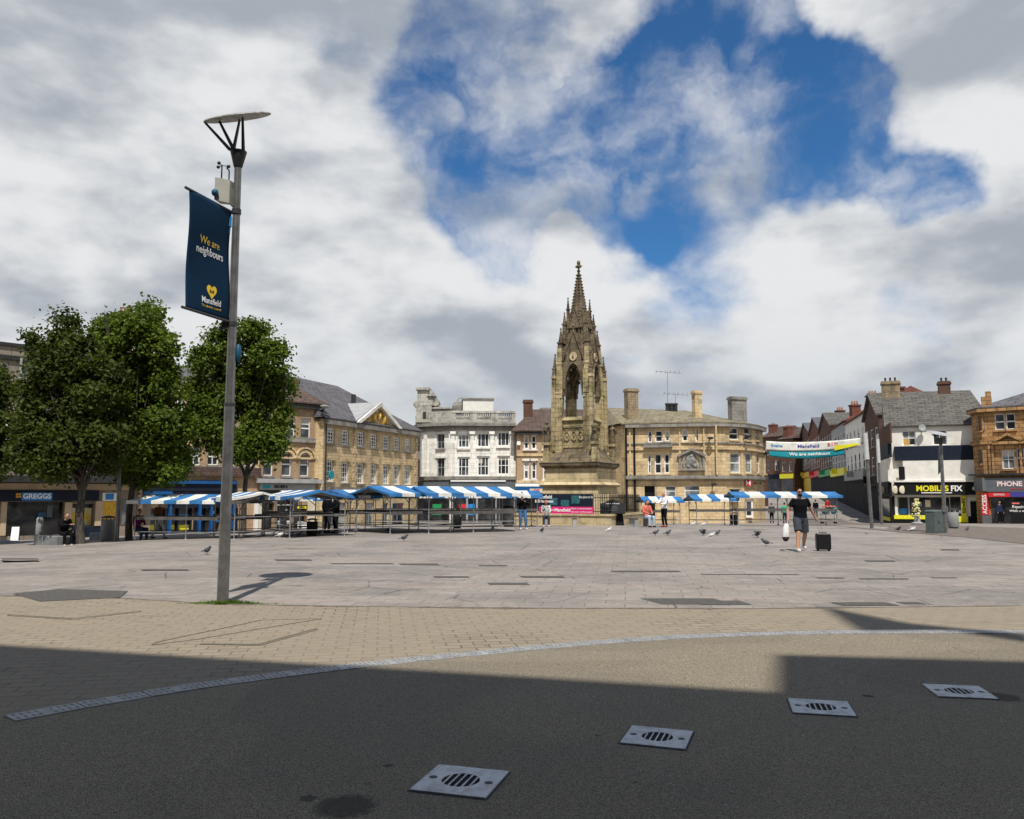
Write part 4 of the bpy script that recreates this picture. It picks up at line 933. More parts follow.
# hexagon logo and name
f2 = b.F[1]; u, z = f2.uz(*Z7(626, 514)) if False else b.F[2].uz(*Z7(626, 514)); f2 = b.F[2]
mb = MB(); hw, hh = .55, .28
for tri in (((-hw, 0), (-hw/2, hh), (-hw/2, -hh)), ((hw, 0), (hw/2, hh), (hw/2, -hh)), ((-hw/2, hh), (hw/2, hh), (0, 0)), ((-hw/2, -hh), (hw/2, -hh), (0, 0))):
    mb.poly([f2.P(u+a, .1, z+c) for a, c in tri]); 
mb.build('logo_red', M_red, b.root, recalc=False)
mb = MB(); f2.box(mb, u-hw/2, u+hw/2, z-hh, z+hh, .05, .09); mb.build('logo_white', M_let, b.root)
b.text(2, 'HSBC UK', *Z7(666, 516), 1.7, M_black, .12, bold=.008, wpx=9)
for x in (112, 75): mb = MB(); u = b.F[0].uz(*Z7(x, 400))[0]; mb.tube([b.F[0].P(u, .14, b.zb), b.F[0].P(u, .14, zt)], .09); mb.build('drainpipe', M_black, b.root)
for q in ((450, 312), (606, 303), (465, 520)):
    i = fi(Z7(*q)[0]); u, z = b.F[i].uz(*Z7(*q)); mb = MB(); mb.tube([b.F[i].P(u, 0, z-.25), b.F[i].P(u, .5, z)], .05); mb.ell(b.F[i].P(u, .6, z), (.28, .28, .12)); mb.build('floodlight', M_dark, b.root)
b.chimney(631, 389, 1.05, 2.2, M_tdk, 0, d=.8, zlow=zt-.2); b.chimney(696.5, 391, .7, 3.0, M_tanst, 0, d=.6); b.chimney(737, 397, 1.6, 5.5, M_grst, 0, d=.7)
for q in (262, 280, 298): mb = MB(); P = at(*Z7(q, 175), 80)-b.org; mb.lathe([(.2, -.3), (.2, .3), (.25, .35), (.25, .5)], c=P, n=8); mb.build('chimney_pot', M_dark, b.root)
for (x, yt) in ((262, 8), (298, 108)):
    P = at(*Z7(x, 175), 80)-b.org; T = at(*Z7(x, yt), 80)-b.org; mb = MB(); mb.tube([P, T], .035, 5)
    mb.tube([T+Vector((-1.2, 0, .05)), T+Vector((1.4, 0, -.15))], .025, 4)
    for k in range(6): c_ = T+Vector((-1.1+.45*k, 0, 0)); mb.tube([c_+Vector((0, -.3, .1)), c_+Vector((0, .3, -.1))], .018, 4)
    mb.build('aerial', M_mgrey, b.root)

# 8 right side: phone repair shop with white upper wall
b = Bld('shop_building', 'white rendered house with slate roof above the black phone repair shop front', 'building', [(880, 78), (892, 69.5), (977.5, 67)], 9)
b.chord = b.F[1].U.copy(); b.back = Vector((-b.chord.y, b.chord.x, 0))
b.win(1, rr(ZR, 133, 290, 187, 350), M_white, M_glass, 2, 2, sill=M_render); b.win(1, rr(ZR, 258, 288, 315, 348), M_white, M_glass, 2, 1, sill=M_render); b.win(0, (882.5, 428, 887, 445), M_white, M_glass, 1, 2)
b.part('boarded_pane', 1, rr(ZR, 138, 323, 162, 349), -.155, -.12, pm('plywood', (.5, .3, .09), .7))
b.holes[1].append((*b.F[1].rect(*rr(ZM, 125, 265, 500, 400)), False)); b.holes[1].append((*b.F[1].rect(*rr(ZM, 500, 262, 580, 400)), False))
zt = b.zt(*ZR(240, 272), 1); b.finish(zt, M_render, .7)
b.roof(at(*ZR(240, 140), 72.5).z-zt, M_slate2, over=.25, i0=1, hipL=.0)
f = b.F[1]; mb = MB(); pz = lambda y: b.zt(*ZR(60, y), 1)
# brick gable end beside it
b.part('dark_band', 1, rr(ZR, 100, 352, 420, 410), .0, .35, M_navy); b.part('dark_band', 0, (880.3, 446, 891.9, 459), .0, .3, M_navy)
b.part('brick_side', 0, (880.2, 426, 891.9, 445.8), .0, .12, M_dkbr)
b.part('blank_sign_panel', 1, rr(ZR, 135, 412, 436, 494), .0, .45, M_render); b.part('side_panel', 0, (880.3, 460, 891.9, 482), .0, .3, M_render)
b.part('panel_opening', 1, rr(ZR, 117, 438, 142, 490), .451, .47, M_black); b.part('ledge', 1, rr(ZR, 100, 493, 440, 500), .0, .6, M_render)
fa = b.part('fascia', 1, rr(ZM, 105, 158, 712, 248), .0, .5, M_black); b.part('fascia', 0, (880.3, 483, 891.9, 496), .0, .3, M_black)
b.text(1, 'MOBILES', *ZM(368, 204), 5.3, M_yel, .52, bold=.02, wpx=32); b.text(1, 'FIX', *ZM(538, 204), 5.3, M_let, .52, bold=.02, wpx=11.5)
b.part('fascia_underline', 1, rr(ZM, 292, 230, 508, 236), .501, .52, M_let)
for x in (60, 108, 158):
    i = 1 if ZM(x, 0)[0] > 891 else 0; mb = MB(); u, z = b.F[i].uz(*ZM(x, 212)); mb.ell(b.F[i].P(u, .53, z), (.28, .05, .34)); mb.build('fascia_picture', M_cream, b.root, True)
for x in (664, 742): mb = MB(); u, z = b.F[1].uz(*ZM(x, 202)); mb.ell(b.F[1].P(u, .6, z), (.16, .08, .16)); mb.build('fascia_lamp', M_cream, b.root, True)
b.part('shop_window', 1, rr(ZM, 110, 252, 500, 400), -.66, -.62, M_shopg); b.part('shop_window', 1, rr(ZM, 500, 252, 580, 400), -.66, -.62, M_shopg); b.part('shop_front', 0, (880.3, 496, 891.9, 524), .0, .05, M_black); b.part('shop_window', 0, (882, 499, 890.5, 515), .051, .07, M_shopg); b.part('yellow_riser', 0, (881.5, 516.5, 891, 520), .051, .1, M_yel); b.part('pier', 1, (892.2, 496, 895, 524), .0, .08, M_black); b.part('pier', 1, rr(ZM, 580, 400, 720, 470), .0, .07, M_black); b.part('stall_riser', 1, rr(ZM, 108, 402, 500, 462), .0, .06, M_black)
b.part('yellow_riser', 1, rr(ZM, 100, 392, 330, 420), .0, .12, M_yel); b.part('yellow_riser', 1, rr(ZM, 505, 400, 625, 442), .0, .12, M_yel); b.part('yellow_banner', 1, rr(ZM, 580, 252, 612, 402), .0, .16, M_yel)
f = b.F[1]; u, z = f.uz(*ZM(596, 325)); Mx = Matrix(((0, -f.U.x, f.O.x, 0), (0, -f.U.y, f.O.y, 0), (1, 0, 0, 0), (0, 0, 0, 1))); Mx.translation = f.P(u, .175, z); text_mesh('lettering', 'REPAIRS', .34, Mx, M_black, b.root, bold=.008)
for x in (122, 200): b.part('mullion', 1, rr(ZM, x, 262, x+13, 398), -.5, -.3, M_mgrey)
for q, m_ in (((140, 345, 195, 385), M_lblue), ((325, 285, 362, 335), M_cream), ((225, 300, 300, 330), M_mgrey), ((525, 360, 545, 380), M_let), ((565, 360, 580, 380), M_let)): b.part('window_display', 1, rr(ZM, *q), -.61, -.58, m_)
b.part('door', 1, rr(ZM, 645, 300, 710, 462), .0, .06, M_black); b.part('door_frame', 1, rr(ZM, 640, 292, 712, 299), .0, .1, M_dark)
b.chimney(890, 378, 1.5, 4.4, M_tdk, 3, potm=M_dark, d=.8, i=1); b.chimney(943.5, 378, .95, 4.6, M_dkbr, 2, potm=M_dark, d=.8, i=1)
mb = MB(); u, z = f.uz(*ZR(210, 280)); mb.lathe([(.01, 0), (.26, .1), (.3, .14), (.02, .08)], n=12); mb.xf(Matrix.Translation(f.P(u, .4, z)) @ Matrix.Rotation(R(75), 4, 'X')); mb.tube([f.P(u, 0, z-.4), f.P(u, .4, z)], .04); mb.build('satellite_dish', M_mgrey, b.root)

# 9 golden sandstone building far right
b = Bld('shop_building', 'golden sandstone building with bay windows over the grey phone shop, far right', 'building', [(977.5, 66.5), (987, 64.5), (1080, 60.5)], 12)
b.win(1, rr(ZR, 510, 220, 552, 286), M_white, M_glass, 1, 1, sill=M_sand, hood=M_sand, sash=.5); b.win(1, rr(ZR, 556, 218, 595, 284), M_white, M_glass, 1, 1, sill=M_sand, hood=M_sand, sash=.5)
b.win(1, rr(ZR, 540, 368, 592, 446), M_white, M_glassL, 2, 2, sill=M_sand)
for q in ((0, rr(ZR, 444, 226, 458, 290)), (0, rr(ZR, 444, 368, 458, 425))): b.win(q[0], q[1], M_mgrey, M_glass, 1, 1, sill=M_sand)
for q in ((1040, 413, 1055, 430), (1040, 450, 1056, 468)): b.win(1, q, M_white, M_glass, 1, 1, sill=M_sand, sash=.5)
b.win(1, (1016.5, 448, 1024, 468), M_white, M_glass, 1, 1, sash=.5)
zt = b.zt(*ZR(560, 195), 1); b.finish(zt, M_sand, .3); b.roof(b.zt(*ZR(628, 95), 1)-zt+.6, M_slate, hipL=4.2, hipR=4, over=.3)
b.band('cornice', zt-.25, zt-.02, .35, M_sand); b.band('string_course', b.zt(*ZR(560, 342), 1), b.zt(*ZR(560, 325), 1), .18, M_sand); b.band('string_course', b.zt(*ZR(560, 212), 1), b.zt(*ZR(560, 205), 1), .12, M_sand)
b.part('parapet_block', 1, rr(ZR, 455, 150, 492, 192), -.6, .0, M_sand); b.part('parapet_block', 1, rr(ZR, 470, 128, 490, 149), -.5, -.1, M_sand)
f = b.F[1]; u, z = f.uz(*ZR(566, 305)); mb = MB()
for s_ in (-1, 1): mb.hexa([f.P(u+s_*1.05, .45, z-.45), f.P(u, .45, z+.12), f.P(u, .45, z-.10), f.P(u+s_*.85, .45, z-.55), f.P(u+s_*1.05, 0, z-.45), f.P(u, 0, z+.12), f.P(u, 0, z-.10), f.P(u+s_*.85, 0, z-.55)])
f.box(mb, u-1.05, u+1.05, z-.75, z-.55, 0, .4); mb.build('window_pediment', M_sand, b.root)
for x in (487, 500, 615): b.part('pilaster', 1, rr(ZR, x, 345, x+9, 468), .0, .14, M_sand)
b.band('shop_cornice', b.zt(*ZM(860, 108), 1), b.zt(*ZM(860, 96), 1), .5, M_dark)
b.part('fascia', 1, rr(ZM, 760, 125, 1400, 226), .0, .35, M_grey); b.part('fascia', 0, (978, 478, 986.5, 491), .0, .3, M_grey)
b.text(1, 'PHONE CARE', *ZM(838, 172), 4.6, pm('pink_letters', (.82, .62, .62), .5), .37, bold=.02, align='LEFT'); b.text(1, 'repairs & unlocking', *ZM(930, 206), 1.6, M_red, .37, align='LEFT')
b.part('red_strip', 1, rr(ZM, 778, 232, 932, 262), .0, .4, M_red); b.part('indigo_strip', 1, rr(ZM, 934, 228, 1200, 262), .0, .4, M_purple); b.text(1, 'REPAIRS', *ZM(855, 247), 1.9, M_let, .41)
b.part('red_banner', 1, rr(ZM, 728, 236, 775, 390), .0, .3, M_red); b.part('pier', 1, rr(ZM, 735, 390, 790, 466), .0, .28, M_grey)
Mx = Matrix(((0, -f.U.x, f.O.x, 0), (0, -f.U.y, f.O.y, 0), (1, 0, 0, 0), (0, 0, 0, 1))); u, z = f.uz(*ZM(752, 315)); Mx.translation = f.P(u, .315, z); text_mesh('lettering', 'ACCESS', .42, Mx, M_let, b.root, bold=.01)
b.part('shop_window', 1, rr(ZM, 795, 268, 1300, 480), .0, .05, M_shopg)
for q in ((850, 280, 870, 300), (900, 300, 930, 360), (830, 330, 850, 380)): b.part('window_display', 1, rr(ZM, *q), .055, .08, M_dark)
b.chimney(965.5, 398, 1.4, 6, M_dkbr, 2, zlow=4, potm=M_pot) if False else None

# 10 the street climbing away: terrace of houses on its right side
S0 = gp(880, 79); SDV = Vector((26, 96, 0)).normalized()
def stp(px):
    k = (px-512)/F; t = (k*S0.y-S0.x)/(SDV.x-k*SDV.y); p = S0+SDV*t; return Vector((p.x, p.y, 0))
M_matte = pm('dark_shop_front', (.03, .03, .032), .9, .3, 1.5, spec=.1, world=True)
houses = [ # px far, px near, top py (at near), wall, shop front, storey windows, label
 (866, 880, 413, M_dkbr, M_black, 'tall dark brick gabled house beside the white rendered phone shop', True, M_slate2),
 (846, 866, 412, M_render, M_mgrey, 'white painted house with red tiled roof on the climbing street', False, M_orng),
 (832, 846, 421, M_mgrey, M_yel, 'grey house with a yellow shop sign on the climbing street', False, M_orng),
 (820, 832, 424, M_dkbr, M_green, 'dark brick house with a green shop front up the street', True, M_slate2),
 (810, 820, 427, M_redb, M_red, 'red brick gabled house with a red shop front up the street', True, M_slate),
 (801, 810, 431, M_dkbr, pm('ochre_shop', (.55, .36, .02), .5), 'brown gabled house with a tall ochre yellow shop front up the street', True, M_slate),
 (793, 801, 434, M_redb, M_navy, 'red brick gabled house with a navy shop front, far up the street', True, M_slate)]
for (pf, pn, ty, wm, sm2, lb, gable, rm) in houses:
    b = Bld('terraced_house', lb, 'house', [stp(pf), stp(pn)], 9, group='terraced houses climbing the street on the right')
    f = b.F[0]; zt = f.uz(pn, ty)[1]; zg = g(f.A.x, f.A.y); b.zb = min(g(f.A.x, f.A.y), g(f.B.x, f.B.y))-.3
    n = max(2, int(f.L/2.8)); hgt = zt-zg
    for k in range(n):
        u = f.L*(k+.5)/n
        for (a, c_) in ((.42, .60), (.70, .88)): b.win(0, (u-.6, u+.6, zg+hgt*a, zg+hgt*c_), M_white, M_matte, 1, 1, sill=M_grst, px=False, sash=.5, dep=.02)
    b.finish(zt, wm, .08)
    b.part('fascia', 0, (.1, f.L-.1, zg+3.0, zg+3.9), .0, .35, sm2, px=False); b.part('shop_front', 0, (.05, f.L-.05, zg-1.5, zg+2.95), .0, .05, M_matte if sm2 is not bpy.data.materials.get('ochre_shop') else sm2, px=False); sg = MB(); f.box(sg, f.L*.5-.04, f.L*.5+.04, zg+3.3, zg+4.0, .36, 1.0); sg.build('hanging_sign', sm2, b.root)
    if gable:
        mb = MB(); g0, g1 = .02, f.L-.02; gm_ = (g0+g1)/2; gh = min(2.3, f.L*.40)
        mb.hexa([f.P(g0, 0, zt), f.P(g1, 0, zt), f.P(g1, -8.9, zt), f.P(g0, -8.9, zt), f.P(gm_-.02, 0, zt+gh-.15), f.P(gm_+.02, 0, zt+gh-.15), f.P(gm_+.02, -8.9, zt+gh-.15), f.P(gm_-.02, -8.9, zt+gh-.15)]); mb.build('gable', wm, b.root)
        mb = MB()
        for s_, ge in ((1, g0), (-1, g1)): mb.hexa([f.P(ge-.2*s_, .3, zt-.1), f.P(gm_, .3, zt+gh), f.P(gm_, -9, zt+gh), f.P(ge-.2*s_, -9, zt-.1), f.P(ge-.2*s_, .3, zt+.08), f.P(gm_, .3, zt+gh+.2), f.P(gm_, -9, zt+gh+.2), f.P(ge-.2*s_, -9, zt+.08)])
        mb.build('roof', rm, b.root)
    else: b.roof(2.7, rm, over=.3)
    P = f.P(f.L*.5, -3, 0)+f.org
    mb = MB(); q = b.F[0].P(f.L*.12, -3, 0); mb.box(q.x-.6, q.x+.6, q.y-.5, q.y+.5, zt-.3, zt+3.2); mb.box(q.x-.7, q.x+.7, q.y-.6, q.y+.6, zt+3.2, zt+3.4)
    ch = mb.build('chimney', M_redb, b.root)
    for dx in (-.35, .0, .35): r2 = MB(); r2.lathe([(.12, zt+3.4), (.14, zt+3.7), (.1, zt+3.95)], c=(q.x+dx, q.y, 0), n=8); r2.build('chimney_pot', M_pot, ch)
# closing the far end
for (x0, x1, Y, ty, wm, rm, lb, fc) in ((764, 782, 175, 437, M_dkbr, M_rtile, 'dark brick house with steep roof closing the far end of the street', M_navy), (781, 795, 168, 439, M_dkbr, M_rtile, 'dark brick house with yellow sign at the far end of the street', M_yel)):
    b = Bld('terraced_house', lb, 'house', [(x0, Y), (x1, Y-4)], 10, group='houses at the far end of the street'); f = b.F[0]; zg = g(f.A.x, f.A.y)
    zt = f.uz((x0+x1)/2, ty)[1]; hgt = zt-zg
    for k in range(2):
        for (a, c_) in ((.40, .58), (.68, .84)): u = f.L*(k+.5)/2; b.win(0, (u-.5, u+.5, zg+hgt*a, zg+hgt*c_), M_white, M_glass, 1, 1, px=False)
    b.finish(zt, wm); b.roof(2.6, rm, hipL=.5, hipR=.5); b.part('fascia', 0, (.1, f.L-.1, zg+3, zg+3.9), .0, .3, fc, px=False); b.part('shop_window', 0, (.4, f.L-.4, zg+.3, zg+2.9), .0, .06, M_shopg, px=False)
    b.chimney((x0+x1)/2, ty-14, 1.4, 5, M_redb, 3, potm=M_pot)
# dark house on the left side of the street behind the bank
b = Bld('terraced_house', 'dark house in shade on the left of the street, partly behind the rounded bank', 'house', [(748, 96), (768.5, 100)], 12); f = b.F[0]; zg = g(f.A.x, f.A.y)
for k in range(2): b.win(0, (f.L*(k+.5)/2-.5, f.L*(k+.5)/2+.5, zg+5, zg+6.6), M_white, M_glass, 1, 1, px=False)
b.finish(f.uz(760, 452)[1], M_dkbr); b.roof(1.8, M_slate, hipR=2)
# office block behind the camera: its roof edge throws the foreground shadow
def shadow_caster(px, py, Hh): P = ground(px, py); return P - SDIR*(Hh/math.tan(SUN_EL))
HB = 22.0
p0 = shadow_caster(0, 645, HB); p1 = shadow_caster(700, 688, HB); d_ = (p1-p0).normalized(); A_ = p0-d_*16; B_ = p0+d_*8.2
root = empty('office_building', (A_.x, A_.y-8, 0), 0, 'tall dark clad office block standing behind the camera, casting the long foreground shadow', 'building')
o_ = Vector(root.location)
def prism(mb, pts, z0, z1):
    n = len(pts); mb.poly([Vector((p.x, p.y, z0))-o_ for p in pts]); mb.poly([Vector((p.x, p.y, z1))-o_ for p in pts])
    for i in range(n): a, b_ = pts[i], pts[(i+1) % n]; mb.poly([Vector((q.x, q.y, z))-o_ for q, z in ((a, z0), (b_, z0), (b_, z1), (a, z1))])
bk = Vector((d_.y, -d_.x, 0))
mb = MB(); prism(mb, [A_+Vector((0, 0, 0)), B_, B_+bk*14, A_+bk*14], -.2, HB); M_clad = pm('dark_cladding', (.06, .065, .075), .6, .1, 2)
mb.build('wall', M_clad, root)
HT = 25.0
q0 = shadow_caster(776, 655, HT); q1 = shadow_caster(1024, 662, HT); e_ = (q1-q0).normalized(); bk2 = Vector((e_.y, -e_.x, 0))
r0 = shadow_caster(775, 684, HB+.02)
xq = shadow_caster(774, 690, HT); xq = q0+(xq-q0)*6
mb = MB(); prism(mb, [q0, q0+e_*12, q0+e_*12+bk2*14, xq+bk2*3, xq], -.2, HT); mb.build('tower_wall', M_clad, root)
mb = MB()
for k in range(12):
    for zz in range(6):
        c_ = A_+d_*(1.2+k*1.9); f2 = [c_, c_+d_*1.1]; n_ = Vector((-d_.y, d_.x, 0))*.03
        mb.poly([Vector((p.x, p.y, z))+n_-o_ for p, z in ((f2[0], 1.4+zz*3.4), (f2[1], 1.4+zz*3.4), (f2[1], 3.2+zz*3.4), (f2[0], 3.2+zz*3.4))])
mb.build('window', M_glass, root, recalc=False)
for (x0, x1, y0, y1, hh_, lb, mm) in ((-40, -13.5, -24, 3.5, 23, 'added dark block left of the camera, out of view, cutting sky light', M_clad), (13.5, 40, -24, 3.0, 21, 'added dark block right of the camera, out of view, cutting sky light', M_clad)):  # unseen blocks added to keep sky light off the shaded foreground
    r5 = empty('added_sky_blocker', ((x0+x1)/2, (y0+y1)/2, 0), 0, lb, 'building'); o5 = Vector(r5.location)
    mb = MB(); mb.box(x0-o5.x, x1-o5.x, y0-o5.y, y1-o5.y, -.3, hh_); mb.build('wall', mm, r5)
    mb = MB()
    for k in range(8):
        for zz_ in range(6): mb.box(x0+1+k*3.2-o5.x, x0+2.4+k*3.2-o5.x, y1-o5.y+.01, y1-o5.y+.06, 1+zz_*3.5, 2.9+zz_*3.5)
    mb.build('window', M_glass, r5)
# unseen caster over the tower, shaped to throw the shade wedge past the drain
HS = 29.0
tri = [shadow_caster(*p, HS) for p in ((822, 607), (861, 632), (946, 631), (1040, 645), (1030, 636))]
mb = MB(); prism(mb, [tri[0], tri[1], tri[2]], HS, HS+.12); prism(mb, [tri[0].lerp(tri[2], .75), tri[2], tri[3], tri[4]], HS, HS+.12)
mb.build('wedge_caster', M_conc, root)
mb = MB(); c_ = tri[3]; mb.tube([c_-o_+Vector((0, 0, HS)), Vector((c_.x+.6, min(c_.y, q0.y-1.5), HT-.1))-o_], .06); mb.build('caster_strut', M_dark, root)

# ================================================================ the gothic monument
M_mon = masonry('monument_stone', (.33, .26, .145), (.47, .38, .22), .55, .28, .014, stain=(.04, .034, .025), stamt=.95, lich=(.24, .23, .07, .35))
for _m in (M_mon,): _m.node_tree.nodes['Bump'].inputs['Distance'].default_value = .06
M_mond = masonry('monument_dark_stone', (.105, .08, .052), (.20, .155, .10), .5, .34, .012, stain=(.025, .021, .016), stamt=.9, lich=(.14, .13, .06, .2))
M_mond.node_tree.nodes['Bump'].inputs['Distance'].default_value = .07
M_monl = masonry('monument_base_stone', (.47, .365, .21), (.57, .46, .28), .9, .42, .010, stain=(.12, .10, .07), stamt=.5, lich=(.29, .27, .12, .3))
MC = gp(580.8, 49.0); mon = empty('gothic_monument', MC, R(-26), 'tall weathered gothic stone monument with open arches, pinnacles and crocketed spire', 'monument')
zz = lambda py: at(583, py, 49.0).z-MC.z
ZT0, ZT1 = zz(405), zz(330)
def mpart(name, mb, mat=M_mon, par=None, sm=False):
    for v in mb.v:      # the shaft draws in as it rises
        k_ = .955-.11*sst((v.z-ZT0)/(ZT1-ZT0)) if name not in ('plinth', 'string_course', 'die', 'cornice', 'spire', 'finial') else .985
        v.x *= k_; v.y *= k_
    return mb.build(name, mat, par or mon, sm)
mb = MB(); mb.frus(-.3, 2.15, zz(510), 2.0); mb.frus(zz(510), 1.9, zz(487), 1.72); mpart('plinth', mb, M_monl)
mb = MB(); mb.frus(zz(487), 1.82, zz(485), 1.92); mb.frus(zz(485), 1.92, zz(482.5), 1.72); mpart('string_course', mb, M_monl)
mb = MB(); mb.frus(zz(482.5), 1.66, zz(469), 1.62); mpart('die', mb, M_monl)
mb = MB(); mb.frus(zz(469), 1.66, zz(466.5), 1.86); mb.frus(zz(466.5), 1.86, zz(463.5), 1.88); mb.frus(zz(463.5), 1.9, zz(462.5), 1.84); mpart('cornice', mb, M_mond)
mb = MB(); mb.frus(zz(462.5), 1.80, zz(454), 1.36); mb.frus(zz(454), 1.34, zz(450), 1.16); mpart('weathering', mb, M_mond)
a1 = 1.02
zp0, zp1 = zz(450), zz(424)
mb = MB(); mb.frus(zp0, a1, zp1, a1); mpart('panel_stage', mb, M_mon)
def faces4():   # local frames of the four sides
    for k in range(4): yield Matrix.Rotation(k*math.pi/2, 4, 'Z')
mbt = MB()
for Mk in faces4():
    i0 = len(mbt.v); y = -a1
    mbt.box(-.72, .72, y-.07, y+.01, zp0+.1, zp0+.2); mbt.box(-.72, .72, y-.09, y+.01, zp1-.28, zp1-.14)
    for cx in (-.46, 0, .46):
        for (r0, cz) in ((.21, (zp0+zp1)/2+.02),):
            for k in range(14):
                t0, t1 = 2*math.pi*k/14, 2*math.pi*(k+1)/14
                pt = lambda rr_, t, yy: (cx+rr_*.92*math.sin(t)*(1+.0*t), yy, cz+rr_*1.45*math.cos(t))
                mbt.hexa([pt(r0, t0, y-.07), pt(r0, t1, y-.07), pt(r0-.055, t1, y-.07), pt(r0-.055, t0, y-.07), pt(r0, t0, y+.01), pt(r0, t1, y+.01), pt(r0-.055, t1, y+.01), pt(r0-.055, t0, y+.01)])
        mbt.ell((cx, y-.02, (zp0+zp1)/2+.02), (.07, .05, .12), 6, 5)
        for s_ in (-1, 1): mbt.tube([(cx+s_*.23, y-.03, zp1-.28), (cx+s_*.02, y-.03, (zp0+zp1)/2+.34)], .03, 5)
    mbt.xf(Mk, i0)
mpart('tracery', mbt, M_mon)
mb = MB(); mb.frus(zp1, a1-.02, zz(421.5), a1+.13); mb.frus(zz(421.5), a1+.13, zz(418), a1-.1); mpart('sill_ledge', mb, M_mon)
# corner piers with set-offs
zs_ = zz(355)
for (sx, sy) in ((-1, -1), (1, -1), (1, 1), (-1, 1)):
    cx, cy = sx*1.0, sy*1.0; mb = MB()
    def cb(h, z0, z1, h1=None, c=(cx, cy)):
        h1 = h if h1 is None else h1; i0 = len(mb.v); mb.frus(z0, h, z1, h1); mb.xf(Matrix.Translation((c[0], c[1], 0)), i0)
    cb(.30, zz(455), zz(438), .27); cb(.25, zz(438), zz(395)); cb(.28, zz(395), zz(393), .25); cb(.22, zz(393), zz(366)); cb(.25, zz(366), zz(364), .22)
    cb(.19, zz(364), zz(350)); 
    # slender shafts on the faces of the pier
    for (dx, dy) in ((sx*.26, sy*.26), (-sx*.24, sy*.25), (sx*.25, -sy*.24)):
        mb.tube([(cx+dx, cy+dy, zz(440)), (cx+dx, cy+dy, zz(372))], .055, 6)
        mb.lathe([(.055, 0), (.09, .05), (.055, .1)], c=(cx+dx, cy+dy, zz(400)), n=6)
    # outer buttress, diagonal
    ox, oy = cx+sx*.27, cy+sy*.27
    cb(.13, zz(452), zz(380), .11, (ox, oy)); cb(.16, zz(380), zz(377), .13, (ox, oy))
    p = mpart('pier', mb, M_mon)
    for (qx, qy, zb0, zt0, hw) in ((cx, cy, zz(352), zz(340), .17), (ox, oy, zz(378), zz(366), .11), (cx-sx*.05, cy-sy*.27, zz(372), zz(360), .11), (cx-sx*.27, cy-sy*.05, zz(372), zz(360), .11)):
        mb = MB(); i0 = 0; mb.frus(zb0, hw, zt0-.3, hw*.95)
        mb.frus(zt0-.3, hw*1.25, zt0-.22, hw*1.25); n = 5
        mb.frus(zt0-.22, hw*.8, zt0+.55, .025)
        for k in range(4):
            h = zt0-.1+k*.16; rr2 = hw*.8*(1-k*.22)
            for (ax, ay) in ((1, 0), (-1, 0), (0, 1), (0, -1)): mb.ell((ax*rr2, ay*rr2, h), (.04, .04, .04), 5, 4)
        mb.ell((0, 0, zt0+.58), (.07, .07, .09), 6, 4)
        mb.xf(Matrix.Translation((qx, qy, 0))); mpart('pinnacle', mb, M_mond)
    # statue on its pedestal at the corner
    px_, py_ = cx+sx*.58, cy+sy*.58
    mb = MB(); mb.frus(zz(466), .24, zz(452), .17); mb.frus(zz(452), .17, zz(446), .17); mb.frus(zz(446), .26, zz(443.5), .26); mb.xf(Matrix.Translation((px_, py_, 0))); mpart('pedestal', mb, M_mon)
    mb = MB(); z0 = zz(443.5); mb.lathe([(.20, 0), (.22, .15), (.17, .45), (.19, .7), (.22, .9), (.10, 1.02), (.07, 1.06)], c=(0, 0, z0), n=9); mb.ell((0, 0, z0+1.17), (.10, .11, .13), 8, 6)
    mb.tube([(-.2, 0, z0+.92), (-.24, -.12, z0+.65), (-.05, -.24, z0+.62)], [.07, .06, .045], 6); mb.tube([(.2, 0, z0+.92), (.25, -.08, z0+.68), (.1, -.24, z0+.8)], [.07, .06, .045], 6)
    mb.xf(Matrix.Translation((px_, py_, 0)) @ Matrix.Rotation(math.atan2(sy, sx)+math.pi/2, 4, 'Z')); mpart('statue', mb, M_mond, sm=True)
